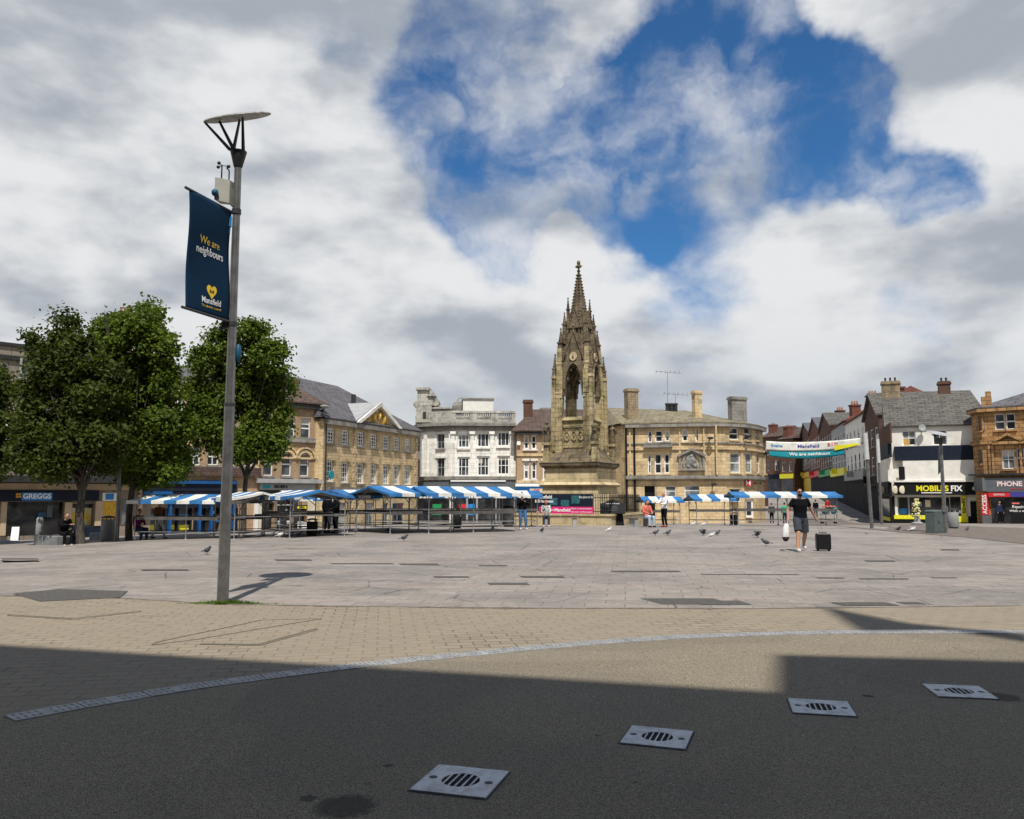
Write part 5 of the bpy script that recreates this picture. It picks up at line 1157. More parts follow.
# pointed arches between piers, each wall with gable and roundel above
zA0, zA1, zG = zz(392), zz(366.5), zz(335)
for i, Mk in enumerate(faces4()):
    mb = MB(); y0, y1 = -1.12, -.86; hw = .56; n = 9; out = []
    arc = [(-hw+hw*(1-math.cos(t*math.pi/2/1.0))*1.0, zA0+(zA1-zA0)*math.sin(t*math.pi/2)) for t in [k/n for k in range(n+1)]]
    arc = [(x*1.0, z) for x, z in arc]
    pts = arc+[(-x, z) for x, z in arc[::-1][1:]]
    top = zA1+.18
    for k in range(len(pts)-1):
        (xa, za), (xb, zb_) = pts[k], pts[k+1]
        if xb-xa < 1e-4: continue
        ga = top+(zG-top)*(1-abs(xa)/.85); gb = top+(zG-top)*(1-abs(xb)/.85); ga = max(top-.05, ga); gb = max(top-.05, gb)
        mb.hexa([(xa, y0, za), (xb, y0, zb_), (xb, y1, zb_), (xa, y1, za), (xa, y0, ga), (xb, y0, gb), (xb, y1, gb), (xa, y1, ga)])
    for s_ in (-1, 1): mb.box(*(sorted((s_*hw, s_*.80))), y0, y1, zA0-.3, top)
    # hood mould on the arch and coping on the gable
    hood = [Vector((x*1.06, y0-.05, z+.07)) for x, z in pts]
    mb.tube(hood, .06, 6)
    # cusps hanging in the arch
    for k in (3, 6, 8):
        for s_ in (-1, 1): x, z = arc[k]; mb.ell((s_*(x+.07)*1.0, (y0+y1)/2, z-.09), (.09, .07, .11), 6, 5)
    for s_ in (-1, 1):
        mb.tube([(s_*.80, y0-.04, top-.02), (0, y0-.04, zG+.12)], [.055, .05], 5)
        for k in range(1, 6): t = k/6; mb.ell((s_*.82*(1-t), y0-.04, top+(zG-top+.12)*t+.07), (.06, .06, .07), 5, 4)
    mb.tube([(0, y0, zG), (0, y0, zG+.35)], .05, 5); mb.ell((0, y0, zG+.4), (.1, .09, .12), 6, 5)
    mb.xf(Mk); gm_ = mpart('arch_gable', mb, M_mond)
    mb = MB(); mb.lathe([(.01, 0), (.20, 0), (.24, .03), (.27, .0), (.27, -.05), (.01, -.05)], n=16); mb.xf(Mk @ Matrix.Translation((0, y0-.06, zz(359))) @ Matrix.Rotation(R(90), 4, 'X')); mpart('roundel', mb, M_monl, gm_)
    mb = MB(); mb.ell((0, y0-.10, zz(359)), (.07, .05, .12), 6, 5); mb.xf(Mk); mpart('roundel_figure', mb, M_mond, gm_)
# statue seen through the open arch, and vault block
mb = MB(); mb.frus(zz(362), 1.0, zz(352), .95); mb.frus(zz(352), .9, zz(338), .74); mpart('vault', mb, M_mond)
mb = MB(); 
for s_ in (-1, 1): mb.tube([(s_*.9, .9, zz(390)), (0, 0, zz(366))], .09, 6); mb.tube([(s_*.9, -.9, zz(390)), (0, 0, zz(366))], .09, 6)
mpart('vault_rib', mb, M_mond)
# lantern stage, spire
mb = MB(); mb.frus(zz(340), .74, zz(322), .60)
for Mk in faces4():
    i0 = len(mb.v)
    for cx in (-.3, 0, .3): mb.box(cx-.035, cx+.035, -.80, -.6, zz(340), zz(326))
    mb.hexa([(-.5, -.86, zz(330)), (.5, -.86, zz(330)), (.5, -.6, zz(330)), (-.5, -.6, zz(330)), (-.02, -.80, zz(312)), (.02, -.80, zz(312)), (.02, -.55, zz(312)), (-.02, -.55, zz(312))])
    mb.tube([(-.5, -.88, zz(330)), (0, -.82, zz(311)), (.5, -.88, zz(330))], .045, 5)
    for k in range(1, 5):
        for s_ in (-1, 1): t = k/5; mb.ell((s_*.5*(1-t), -.86, zz(330)+(zz(311)-zz(330))*t+.05), (.055, .055, .06), 5, 4)
    mb.xf(Mk, i0)
mpart('lantern_stage', mb, M_mond)
for (sx, sy) in ((-1, -1), (1, -1), (1, 1), (-1, 1)):
    for (r_, zb0, zt0, hw) in ((.80, zz(345), zz(322), .13), (.60, zz(330), zz(307), .10)):
        mb = MB(); mb.frus(zb0, hw, zt0-.25, hw*.9); mb.frus(zt0-.25, hw*1.3, zt0-.18, hw*1.3); mb.frus(zt0-.18, hw*.8, zt0+.45, .02)
        for k in range(3):
            for (ax, ay) in ((1, 0), (-1, 0), (0, 1), (0, -1)): mb.ell((ax*hw*(.75-k*.2), ay*hw*(.75-k*.2), zt0-.05+k*.16), (.035, .035, .04), 5, 4)
        mb.ell((0, 0, zt0+.47), (.06, .06, .07), 6, 4); mb.xf(Matrix.Translation((sx*r_, sy*r_, 0))); mpart('pinnacle', mb, M_mond)
mb = MB(); n = 8; zs0, zs1 = zz(326), zz(274)
mb.rings([[(r_*math.cos(2*math.pi*(j+.5)/n), r_*math.sin(2*math.pi*(j+.5)/n), z) for j in range(n)] for r_, z in ((.62, zs0), (.50, zz(312)), (.08, zs1), (.06, zz(270)))])
for j in range(n):
    an = 2*math.pi*(j+.5)/n
    for k in range(17):
        t = k/17; r_ = .56*(1-t)+.09*t+.015; s_ = .085-.035*t
        mb.ell((r_*math.cos(an), r_*math.sin(an), zs0+(zs1-zs0)*t+.1), (s_, s_, s_*1.0), 5, 4)
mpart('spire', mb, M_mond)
mb = MB(); mb.ell((0, 0, zz(271)), (.12, .12, .07), 8, 5); mb.ell((0, 0, zz(266.5)), (.24, .10, .11), 8, 5); mb.ell((0, 0, zz(266.5)), (.10, .24, .11), 8, 5); mb.ell((0, 0, zz(263)), (.12, .12, .16), 8, 6); mb.tube([(0, 0, zz(274)), (0, 0, zz(262))], .06, 6); mpart('finial', mb, M_mond)
# enclosure: low wall with railings
enc = empty('railed_enclosure', MC, R(-26), 'low stone kerb wall with black iron railings around the monument', 'railing')
aE = 2.75; mb = MB()
for Mk in faces4():
    i0 = len(mb.v); mb.box(-aE-.2, aE-.2, -aE-.2, -aE+.2, -.3, .62); mb.box(-aE-.26, aE-.26, -aE-.26, -aE+.26, .622, .74); mb.xf(Mk, i0)
mb.build('kerb_wall', M_monl, enc)
for Mk in faces4():
    mb = MB()
    for k in range(43): x = -aE+2*aE*k/42; mb.tube([(x, -aE, .74), (x, -aE, 1.75), (x, -aE, 1.85)], [.016, .016, .002], 5)
    mb.box(-aE, aE, -aE-.02, -aE+.02, 1.6, 1.64); mb.box(-aE, aE, -aE-.02, -aE+.02, .86, .9); mb.xf(Mk); mb.build('railing', M_black, enc)
# banner fixed along the front railings
bn = empty('railing_banner', MC+Matrix.Rotation(R(-26), 3, 'Z') @ Vector((.62, 0, 0)), R(-26), 'long navy and bright pink banner tied along the monument railings', 'banner')
y_ = -aE-.10
mb = MB(); mb.box(-2.05, 1.22, y_-.01, y_+.01, 1.12, 1.84); mb.build('navy_panel', M_navy, bn); mb = MB(); mb.box(-2.05, 1.22, y_-.012, y_+.012, .74, 1.118); mb.build('pink_panel', pm('banner_pink', (.70, .02, .20), .5, .06, 3), bn)
mb = MB()
for (x0, x1, z0, z1) in ((-1.4, -.9, 1.2, 1.6), (-.7, -.2, 1.15, 1.5), (-.05, .45, 1.3, 1.75)): mb.box(x0, x1, y_-.016, y_-.011, z0, z1)
mb.build('banner_picture', pm('banner_pic', (.03, .12, .14), .5, .5, 8), bn)
def ltext(s, size, x, y, z, mat, par, **k):
    Mx = Matrix(((1, 0, 0, 0), (0, 0, -1, 0), (0, 1, 0, 0), (0, 0, 0, 1))); Mx.translation = (x, y, z); return text_mesh('lettering', s, size, Mx, mat, par, ext=.003, **k)
ltext('Mansfield', .26, -1.72, y_-.02, 1.66, M_let, bn, bold=.006); ltext('BID business', .22, -1.72, y_-.02, 1.42, M_let, bn, bold=.006)
ltext('the place to be', .2, .82, y_-.02, 1.66, M_let, bn, squeeze=.7); ltext('Mansfield', .26, -.6, y_-.022, .93, M_let, bn, bold=.006); ltext('Start a conversation', .15, .55, y_-.022, 1.02, M_let, bn); ltext('visit your market square', .13, .55, y_-.022, .84, M_let, bn); ltext('love local', .17, -1.45, y_-.022, .93, M_let, bn)

# ================================================================ trees
def leafmat(name, a, b_):
    m, t, b = newmat(name); q = NB(t); t.nodes.remove(b); p = q.obj()
    n1 = q.noise(p, 1.1, 3, .5); n2 = q.noise(p, 9, 3, .6)
    c = q.mix(q.ramp(q.m('ADD', q.m('MULTIPLY', n1, .5), q.m('MULTIPLY', n2, .5)), .35, .65), c4(a), c4(b_))
    d = q.n('ShaderNodeBsdfPrincipled'); q.l(c, d.inputs['Base Color']); d.inputs['Roughness'].default_value = .5; d.inputs['Specular IOR Level'].default_value = .15
    tr = q.n('ShaderNodeBsdfTranslucent'); c2 = q.mix(1.0, c, (1.1, 1.25, .5, 1), 'MULTIPLY'); q.l(c2, tr.inputs['Color'])
    mx = q.n('ShaderNodeMixShader'); mx.inputs[0].default_value = .40; q.l(d.outputs[0], mx.inputs[1]); q.l(tr.outputs[0], mx.inputs[2])
    q.l(mx.outputs[0], t.nodes['Material Output'].inputs[0]); return m
M_leafd = leafmat('leaf_dark', (.03, .044, .009), (.095, .12, .025)); M_leafb = leafmat('leaf_bright', (.045, .072, .009), (.15, .205, .028))
m, t, b_ = newmat('bark'); q = NB(t); mp = q.n('ShaderNodeMapping'); q.l(q.obj(), mp.inputs[0]); mp.inputs['Scale'].default_value = (9, 9, 1.6)
nb = q.noise(mp.outputs[0], 1.6, 8, .65); q.l(q.mix(q.ramp(nb, .35, .65), (.03, .026, .02, 1), (.10, .088, .07, 1)), b_.inputs['Base Color']); b_.inputs['Roughness'].default_value = .95; q.bump(nb, b_, .04); M_bark = m
def tree(base_px, label, trunk, blobs, mat, seed, nleaf, lsz=.17, r0=.24):
    """trunk: list of px polylines at the tree's depth; blobs: (px,py,rx,ry[,dy])"""
    rnd = random.Random(seed); B = ground(*base_px); root = empty('broadleaf_tree', B, 0, label, 'tree', 'broadleaf trees in front of the left shops'); Y = B.y
    mb = MB()
    for i, pl in enumerate(trunk):
        pts = []; rad = []
        for k, (x, y, r_, dy) in enumerate(pl):
            p = at(x, y, Y+dy)-B
            if i == 0 and k == 0: p = Vector((0, 0, -.2))
            pts.append(p); rad.append(r_)
        P2 = smooth_curve(pts, 4) if len(pts) > 2 else pts
        R2 = [rad[min(len(rad)-1, int(k*(len(pts)-1)/max(1, len(P2)-1)))]*(1-f_)+rad[min(len(rad)-1, int(k*(len(pts)-1)/max(1, len(P2)-1))+1)]*f_ for k, f_ in [(k, (k*(len(pts)-1)/max(1, len(P2)-1)) % 1) for k in range(len(P2))]]
        R2 = [q_*.62 for q_ in R2]
        if i == 0: R2[0] *= 1.5
        mb.tube(P2, [r_*(1+rnd.uniform(-.06, .06)) for r_ in R2], 9)
    cs = []
    for bl in blobs:
        x, y, rx, ry = bl[:4]; dy = bl[4] if len(bl) > 4 else rnd.uniform(-.8, .8)
        c_ = at(x, y, Y+dy)-B; cs.append((c_, Vector((rx/F*Y, (rx+ry)/2/F*Y*.95, ry/F*Y))*.89))
    top = trunk[0][-1]; T = at(top[0], top[1], Y)-B
    for c_, r_ in cs:      # limbs into each clump
        mid = T.lerp(c_, .5)+Vector((rnd.uniform(-.2, .2), rnd.uniform(-.2, .2), -.15)); mb.tube([T-Vector((0, 0, .4)), mid, c_], [.06, .04, .015], 5)
        for k in range(3): e = c_+Vector([rnd.uniform(-.7, .7)*q_ for q_ in r_]); mb.tube([c_.lerp(mid, .4), e], [.018, .006], 4)
    mb.build('trunk', M_bark, root, True)
    area = [r_.x*r_.z for c_, r_ in cs]; ta = sum(area); V = []; Fc = []
    for (c_, r_), ar in zip(cs, area):
        for k in range(int(nleaf*ar/ta/26)):
            d = Vector((rnd.gauss(0, 1), rnd.gauss(0, 1), rnd.gauss(0, 1))).normalized(); rr_ = rnd.uniform(.62, 1.0)**.6
            if rnd.random() < .10: rr_ *= rnd.uniform(1.05, 1.16)
            cc = c_+Vector((d.x*r_.x, d.y*r_.y, d.z*r_.z))*rr_
            if noise.noise(cc*1.15+Vector((seed, 0, 0))) < -.12: continue
            cr = rnd.uniform(.20, .38)
            for j in range(30):
                p = cc+Vector((rnd.gauss(0, 1), rnd.gauss(0, 1), rnd.gauss(0, .8)))*cr*.7
                s_ = lsz*rnd.uniform(.55, 1.15); nrm = (d*.7+Vector((rnd.gauss(0, .7), rnd.gauss(0, .7), rnd.gauss(.5, .7)))).normalized()
                a = nrm.orthogonal().normalized(); a = Matrix.Rotation(rnd.uniform(0, 6.28), 3, nrm) @ a; b2 = nrm.cross(a)
                o = len(V); V += [p-a*s_*.62, p+b2*s_*.42+nrm*s_*.1, p+a*s_*.62, p-b2*s_*.42+nrm*s_*.1]; Fc.append((o, o+1, o+2, o+3))
    me = bpy.data.meshes.new('crown'); me.from_pydata([tuple(v) for v in V], [], Fc); me.materials.append(mat); me.update()
    o = bpy.data.objects.new('crown', me); C.objects.link(o); o.parent = root
    return root
tree((81, 545), 'broad dark green tree in front of the bakery with a forked grey trunk', [[(81, 545, .30, 0), (80, 520, .25, 0), (82, 492, .22, 0), (84, 470, .16, 0)], [(82, 492, .17, 0), (72, 470, .12, 0), (62, 440, .07, -.5)], [(82, 492, .17, 0), (96, 462, .12, .3), (110, 430, .07, .5)]],
     [(62, 335, 20, 24), (42, 352, 12, 12), (50, 372, 26, 26), (80, 362, 24, 30), (100, 385, 26, 30), (32, 400, 20, 24), (55, 405, 30, 28), (88, 418, 30, 26), (42, 435, 28, 26), (75, 445, 32, 24), (108, 438, 20, 24), (26, 455, 18, 16), (50, 465, 26, 14), (95, 462, 22, 12), (66, 380, 30, 30, 1.5), (70, 430, 30, 30, 1.5), (34, 338, 8, 8), (60, 470, 18, 9)], M_leafd, 11, 52000)
tree((129, 541), 'tall green tree with brighter upper leaves, between the bakery tree and the lamp post', [[(128, 541, .26, 0), (129, 515, .22, 0), (132, 490, .19, 0), (136, 462, .15, 0)], [(132, 490, .12, 0), (124, 460, .09, 0), (118, 430, .06, 0)]],
     [(112, 332, 20, 20), (104, 312, 6, 10), (140, 325, 22, 20), (150, 312, 12, 10), (130, 352, 28, 26), (160, 350, 18, 22), (115, 375, 22, 26), (150, 382, 30, 28), (172, 392, 18, 20), (135, 415, 28, 26), (165, 425, 24, 24), (145, 448, 30, 22), (172, 455, 18, 18), (118, 450, 22, 22), (130, 472, 20, 10), (160, 472, 20, 10), (140, 390, 26, 30, 1.5), (183, 428, 9, 14), (150, 480, 22, 9), (176, 470, 12, 10)], M_leafb, 12, 50000)
tree((243, 534), 'round bright green tree behind the silver lamp post', [[(243, 534, .24, 0), (244, 505, .20, 0), (246, 478, .17, 0), (250, 455, .14, 0)], [(246, 478, .12, 0), (238, 458, .09, 0), (228, 440, .06, 0)], [(246, 478, .12, 0), (262, 452, .08, 0), (272, 435, .05, 0)]],
     [(240, 335, 24, 18), (262, 338, 16, 14), (220, 348, 20, 18), (205, 362, 14, 16), (270, 358, 18, 20), (240, 365, 28, 24), (212, 385, 22, 24), (255, 390, 30, 26), (280, 385, 14, 20), (225, 412, 28, 24), (268, 418, 24, 22), (198, 415, 12, 18), (250, 435, 30, 20), (280, 440, 12, 12), (215, 437, 22, 16), (235, 452, 18, 10), (265, 452, 16, 10), (242, 385, 28, 34, 1.5), (292, 372, 8, 10), (250, 326, 12, 8)], M_leafb, 13, 54000)
tree((-22, 547), 'dark green tree cut off by the left edge of the view', [[(-22, 547, .26, 0), (-22, 500, .2, 0), (-20, 465, .15, 0)]],
     [(-20, 385, 26, 24), (2, 385, 9, 14), (-8, 410, 16, 22), (2, 430, 16, 20), (-20, 440, 30, 26), (4, 455, 16, 14), (-15, 470, 24, 14)], M_leafd, 14, 14000)
# bush at the foot of the third tree trunk
# ================================================================ lamp post with banner
M_pole = pm('pole_steel', (.20, .20, .195), .38, .22, 6, metal=.6); M_poled = pm('pole_dark', (.06, .062, .065), .5, .2, 5, metal=.3); M_boxb = pm('beige_box', (.42, .42, .36), .5, .05, 4)
LP = ground(222.5, 604); LP.z = 0; Yp = LP.y
lp = empty('lamp_post', LP, 0, 'tall silver lamp post with a tilted disc reflector on top, in the left foreground', 'lamp post')
zl = lambda py: at(232, py, Yp).z
mb = MB(); mb.tube([(0, 0, -.05), (0, 0, .02), (0, 0, zl(405))], [.088, .086, .078], 20); mb.tube([(0, 0, zl(405)), (0, 0, zl(165))], [.070, .055], 20); mb.build('pole', M_pole, lp, True)
mb = MB(); mb.lathe([(.082, -.02), (.084, .0), (.082, .03), (.07, .035)], c=(0, 0, zl(405)), n=20); mb.lathe([(.06, -.03), (.072, -.02), (.072, .06), (.06, .07)], c=(0, 0, zl(213)), n=20); mb.lathe([(.06, -.03), (.074, -.02), (.074, .05), (.06, .06)], c=(0, 0, zl(325)), n=20); mb.build('collar', M_poled, lp, True)
mb = MB(); mb.lathe([(.058, 0), (.068, .02), (.125, .25), (.13, .27), (.115, .27), (.06, .12)], c=(0, 0, zl(168)), n=20); mb.build('flared_head', M_poled, lp, True)
DC = at(237.5, 117.5, Yp+.10)-LP; nrm = Vector((.0, 0, 1)); Mrot = Matrix.Rotation(R(22), 4, 'X') @ Matrix.Rotation(R(-8), 4, 'Y')
mb = MB(); mb.lathe([(.01, .02), (.35, .035), (.52, .012), (.535, -.005), (.52, -.015), (.35, .01), (.01, -.01)], n=40); mb.xf(Matrix.Translation(DC) @ Mrot); mb.build('reflector_disc', pm('disc_underside', (.30, .29, .265), .6, .35, 9, metal=.1), lp, True)
for (x, y, xe, ye) in ((229, 151, -.50, -.12), (232, 151, -.32, .05), (238, 150, .05, .1), (234, 152, -.1, .4)):
    P0 = Vector((( -.12 if x < 231 else -.06 if x < 236 else .08), -.06 if x < 236 else -.02, zl(151))); P1 = DC+Mrot.to_3x3() @ Vector((xe, ye, -.01)); mb = MB(); mb.tube([P0, P1], [.03, .02], 6); mb.build('strut', M_poled, lp)
mb = MB(); mb.tube([(-.17, -.07, zl(330)), (0, 0, zl(324))], .03, 6); mb.box(-.14, -.04, -.07, .02, zl(328), zl(318)); mb.build('clamp', M_poled, lp)
# sensor box on the pole
sb_ = empty('sensor_box', LP, 0, 'beige weather sensor box with spinning cups and a blue globe high on the lamp post', 'sensor')
zb0, zb1 = zl(203), zl(181)
mb = MB(); mb.hexa([(-.30, -.16, zb0), (-.08, -.12, zb0-.04), (-.06, .05, zb0-.02), (-.27, .04, zb0), (-.30, -.16, zb1), (-.08, -.12, zb1-.03), (-.06, .05, zb1-.02), (-.27, .04, zb1)]); mb.build('housing', M_boxb, sb_)
mb = MB(); mb.box(-.08, .0, -.05, .05, zb0-.06, zb1-.15); mb.build('bracket', M_pole, sb_)
mb = MB(); mb.ell((-.28, -.19, zl(197)), (.055, .055, .06), 12, 8); mb.build('blue_globe', bpy.data.materials.get('deep_teal') or pm('deep_teal', (.01, .09, .16), .5), sb_, True)
mb = MB(); mb.tube([(-.22, -.1, zb1), (-.22, -.1, zl(168))], .012, 6); mb.tube([(-.12, -.05, zb1), (-.12, -.05, zl(172)), (-.16, -.06, zl(169))], .012, 6)
for k in range(3): a = k*2.1+.4; mb.tube([(-.22, -.1, zl(168)), (-.22+.09*math.cos(a), -.1+.09*math.sin(a), zl(168))], .007, 5); mb.ell((-.22+.10*math.cos(a), -.1+.10*math.sin(a), zl(168)), (.03, .03, .028), 8, 5)
mb.build('wind_cups', M_poled, sb_, True)
bs = MB(); bs.tube([(-.09, -.06, zl(218)), (-.09, -.06, zl(228))], .042, 10); bs.tube([(-.09, -.06, zl(228)), (-.09, -.06, zl(235))], [.03, .025], 8); tag(bs.build('blue_sensor', M_lblue, None, True, org=None), 'small blue and white sensor tube beside the banner rod', 'sensor').location = LP
bs = MB(); bs.lathe([(.01, -.14), (.03, -.12), (.05, 0), (.04, .12), (.01, .15)], c=(.09, .05, zl(353)), n=12); bs.tube([(.0, .0, zl(353)), (.09, .05, zl(353))], .03, 6); tag(bs.build('blue_alarm', pm('deep_teal', (.01, .09, .16), .5), None, True), 'blue bowl shaped device behind the pole at tree height', 'sensor').location = LP
# the banner
Yl = Yp/1.085
TL, TR, BL, BR = at(190.5, 189, Yl), at(232, 212, Yp-.06), at(182.5, 308, Yl), at(226, 321.5, Yp-.06)
TL.x = BL.x = (TL.x+BL.x)/2; TR.x = BR.x = LP.x-.06; 
bnr = empty('banner', LP, 0, 'navy blue cloth banner hung from the lamp post, printed We are neighbours', 'banner')
ab = (TR-TL); wv = ab.copy(); wv.z = 0; wl = wv.length; Ux = wv.normalized(); On = Vector((Ux.y, -Ux.x, 0))
nu, nv = 16, 30; V = []
def bpt(u, v, o=0.0):
    top = TL.lerp(TR, u); bot = BL.lerp(BR, u); p = top.lerp(bot, v)
    wob = .018*math.sin(v*7+u*2)+.012*math.sin(u*5-v*4)
    side = .03*math.sin(math.pi*v)*(1-u)
    return p+On*(wob+o)+Ux*side-LP
mb = MB(); pts = [bpt(i/nu, j/nv) for j in range(nv+1) for i in range(nu+1)]
mb.add(pts, [(j*(nu+1)+i, j*(nu+1)+i+1, (j+1)*(nu+1)+i+1, (j+1)*(nu+1)+i) for j in range(nv) for i in range(nu)])
cl = mb.build('cloth', pm('banner_navy', (.004, .028, .065), .85, .08, 3, spec=.15), bnr, True, recalc=False); sol = cl.modifiers.new('thick', 'SOLIDIFY'); sol.thickness = .003
for (u0, v0, nm) in ((0, 0, 'top'), (0, 1, 'bottom')):
    mb = MB(); a_, b_ = bpt(-.07, v0), bpt(1.1, v0); mb.tube([a_, b_], .022, 8); mb.build('rod', M_poled, bnr)
def btext(s, size, u, v, mat, **k):
    Mx = Matrix(((1, 0, 0, 0), (0, 1, 0, 0), (0, 0, 1, 0), (0, 0, 0, 1))); ob = text_mesh('lettering', s, size, Mx, mat, bnr, ext=.001, **k)
    h = (TL-BL).length
    for vv in ob.data.vertices:
        x, y, z = vv.co; vv.co = bpt(u+x/wl, v-y/h, .006+z)
    return ob
btext('We are', .165, .50, .37, M_gold, bold=.001, squeeze=.9); btext('neighbours', .17, .52, .455, M_let, bold=.0015, squeeze=.82); btext('Mansfield', .13, .58, .875, M_let, bold=.0015, squeeze=.85); btext('The district council', .055, .58, .925, M_gold)
mb = MB(); hN = 24; hp = []
for k in range(hN): t = 2*math.pi*k/hN; hp.append((.10*math.sin(t)**3*1.05, (.81*math.cos(t)-.31*math.cos(2*t)-.12*math.cos(3*t)-.06*math.cos(4*t))*.125))
hh_ = (TL-BL).length; mb.poly([bpt(.58+x/wl, .785-y/hh_, .007) for x, y in hp]); mb.build('emblem', pm('emblem_yellow', (.85, .58, .03), .5, .05), bnr, recalc=False)
mb = MB(); mb.poly([bpt(.58+x/wl, .785-y/hh_, .009) for x, y in ((-.05, -.03), (-.035, .035), (0, -.005), (.035, .035), (.05, -.03), (.03, -.03), (.025, .0), (0, -.035), (-.025, 0), (-.03, -.03))]); mb.build('emblem_mark', cl.data.materials[0], bnr, recalc=False)
# weeds round the foot
rnd = random.Random(5); V = []; Fc = []
for k in range(900):
    a = rnd.gauss(0, 1)*.30; b2 = rnd.gauss(0, .035); x, y = LP.x+.06+a, LP.y+.02+b2
    if abs(a+.06) < .085 and abs(b2) < .08: b2 = -.1; y = LP.y-.1
    h = rnd.uniform(.015, .075)*(1.25-min(1, abs(a)/.6)); d = Vector((rnd.gauss(0, .03), rnd.gauss(0, .03), h)); w_ = Vector((rnd.uniform(-1, 1), rnd.uniform(-1, 1), 0)).normalized()*rnd.uniform(.005, .012)
    p = Vector((x, y, .004)); o = len(V); V += [p-w_, p+w_, p+d]; Fc.append((o, o+1, o+2))
me = bpy.data.meshes.new('weeds'); me.from_pydata([tuple(v) for v in V], [], Fc); me.materials.append(leafmat('weed', (.06, .13, .015), (.20, .30, .05))); o = bpy.data.objects.new('weeds', me); C.objects.link(o); tag(o, 'low green weeds growing at the foot of the lamp post', 'weeds', kind='stuff')

# ================================================================ market stalls
M_sb = pm('canopy_blue', (.03, .15, .36), .7, .28, 1.3, world=True); M_sw = pm('canopy_white', (.66, .66, .61), .7, .16, 1.3, world=True); M_under = pm('canopy_lining', (.30, .29, .28), .8, .1, 2); M_tub = pm('stall_tube', (.32, .33, .34), .45, .15, 4, metal=.5); M_tbl = pm('stall_board', (.10, .095, .09), .8, .25, 4); M_rail = pm('stall_rail', (.21, .21, .21), .55, .2, 4, metal=.3)
def stall(px, py, ang, Ln, Wd, label, nst=None, hE=1.60, hR=1.85, firstblue=True, counter=True, zoff=0):
    P = ground(px, py); root = empty('market_stall', P, R(ang), label, 'market stall', 'blue and white striped market stalls')
    nst = nst or max(4, int(round(Ln/.62))); w2 = Wd/2; mb = MB(); seg = 4; th = .02
    def hy(t):   # t -1..1 across, height with a slight sag
        a = abs(t); return hR-(hR-hE)*a-.035*math.sin(math.pi*a)
    for k in range(nst):
        x0, x1 = -Ln/2+Ln*k/nst, -Ln/2+Ln*(k+1)/nst; mi = (k+(0 if firstblue else 1)) % 2
        for j in range(-seg, seg):
            t0, t1 = j/seg, (j+1)/seg
            mb.poly([(x0, t0*w2, hy(t0)), (x1, t0*w2, hy(t0)), (x1, t1*w2, hy(t1)), (x0, t1*w2, hy(t1))], mi)
        for s_ in (-1, 1): mb.poly([(x0, s_*w2, hE), (x1, s_*w2, hE), (x1, s_*(w2+.01), hE-.14), (x0, s_*(w2+.01), hE-.14)], mi)
    for s_ in (-1, 1):
        for j in range(-seg, seg):
            t0, t1 = j/seg, (j+1)/seg; mb.poly([(s_*Ln/2, t0*w2, hy(t0)), (s_*Ln/2, t1*w2, hy(t1)), (s_*Ln/2, t1*w2, hy(t1)-.09), (s_*Ln/2, t0*w2, hy(t0)-.09)], (0 if firstblue else 1) if s_ < 0 else (nst-1+(0 if firstblue else 1)) % 2)
    cn = mb.build('canopy', [M_sb, M_sw], root, recalc=False)
    mb = MB()
    for j in range(-seg, seg):
        t0, t1 = j/seg, (j+1)/seg; mb.poly([(-Ln/2+.02, t0*(w2-.02), hy(t0)-.03), (Ln/2-.02, t0*(w2-.02), hy(t0)-.03), (Ln/2-.02, t1*(w2-.02), hy(t1)-.03), (-Ln/2+.02, t1*(w2-.02), hy(t1)-.03)])
    mb.build('lining', M_under, cn, recalc=False)
    nb_ = max(1, int(round(Ln/2.6))); xs_ = [-Ln/2+.25+(Ln-.5)*k/nb_ for k in range(nb_+1)]; pw = w2-.28
    for x in xs_:
        for s_ in (-1, 1):
            mb = MB(); mb.tube([(x, s_*pw, -.1), (x, s_*pw, hE+.06)], .024, 8); mb.lathe([(.07, 0), (.07, .02), (.03, .05)], c=(x, s_*pw, .0), n=8); mb.build('post', M_tub, root)
    mb = MB()
    for x in xs_:
        mb.tube([(x, -pw, hE+.0), (x, 0, hR-.06), (x, pw, hE+.0)], .022, 6)
        mb.tube([(x, -pw, hE-.40), (x, -pw*.6, hE-.05), (x, 0, hR-.12)], .018, 6); mb.tube([(x, pw, hE-.40), (x, pw*.6, hE-.05), (x, 0, hR-.12)], .018, 6)
    for y in (-pw, pw): mb.tube([(xs_[0], y, hE-.05), (xs_[-1], y, hE-.05)], .022, 6)
    mb.tube([(-Ln/2, 0, hR-.05), (Ln/2, 0, hR-.05)], .022, 6); mb.build('frame', M_tub, root)
    if counter:
        mb = MB()
        for y in (-pw, pw): mb.tube([(xs_[0], y, .86), (xs_[-1], y, .86)], .025, 6); mb.tube([(xs_[0], y, .30), (xs_[-1], y, .30)], .018, 6)
        for x in (xs_[0], xs_[-1]): mb.tube([(x, -pw, .86), (x, pw, .86)], .022, 6); mb.tube([(x, -pw, .3), (x, pw, .3)], .018, 6)
        mb.build('rail', M_rail, root)
        mb = MB(); nb2 = 4; mb.box(xs_[0]+.05, xs_[-1]-.05, -pw-.1, -pw+.45, .80, .93); mb.box(xs_[0]+.05, xs_[-1]-.05, pw-.4, pw+.1, .80, .92)
        mb.build('counter', M_tbl, root)
    return root
stall(200, 538.5, -14, 5.4, 2.5, 'long striped stall in front of the blue shop, just left of the lamp post', firstblue=False)
stall(249, 537.5, -52, 2.8, 2.6, 'white edged gabled stall immediately right of the lamp post', firstblue=False, nst=5)
stall(303, 536, -55, 3.6, 2.8, 'blue gabled stall in front of the shop with arched windows above', firstblue=False, nst=6)
stall(322, 531.5, 28, 3.8, 2.9, 'low white and blue stall by the two dark standing figures, left of the town hall', nst=6, firstblue=False)
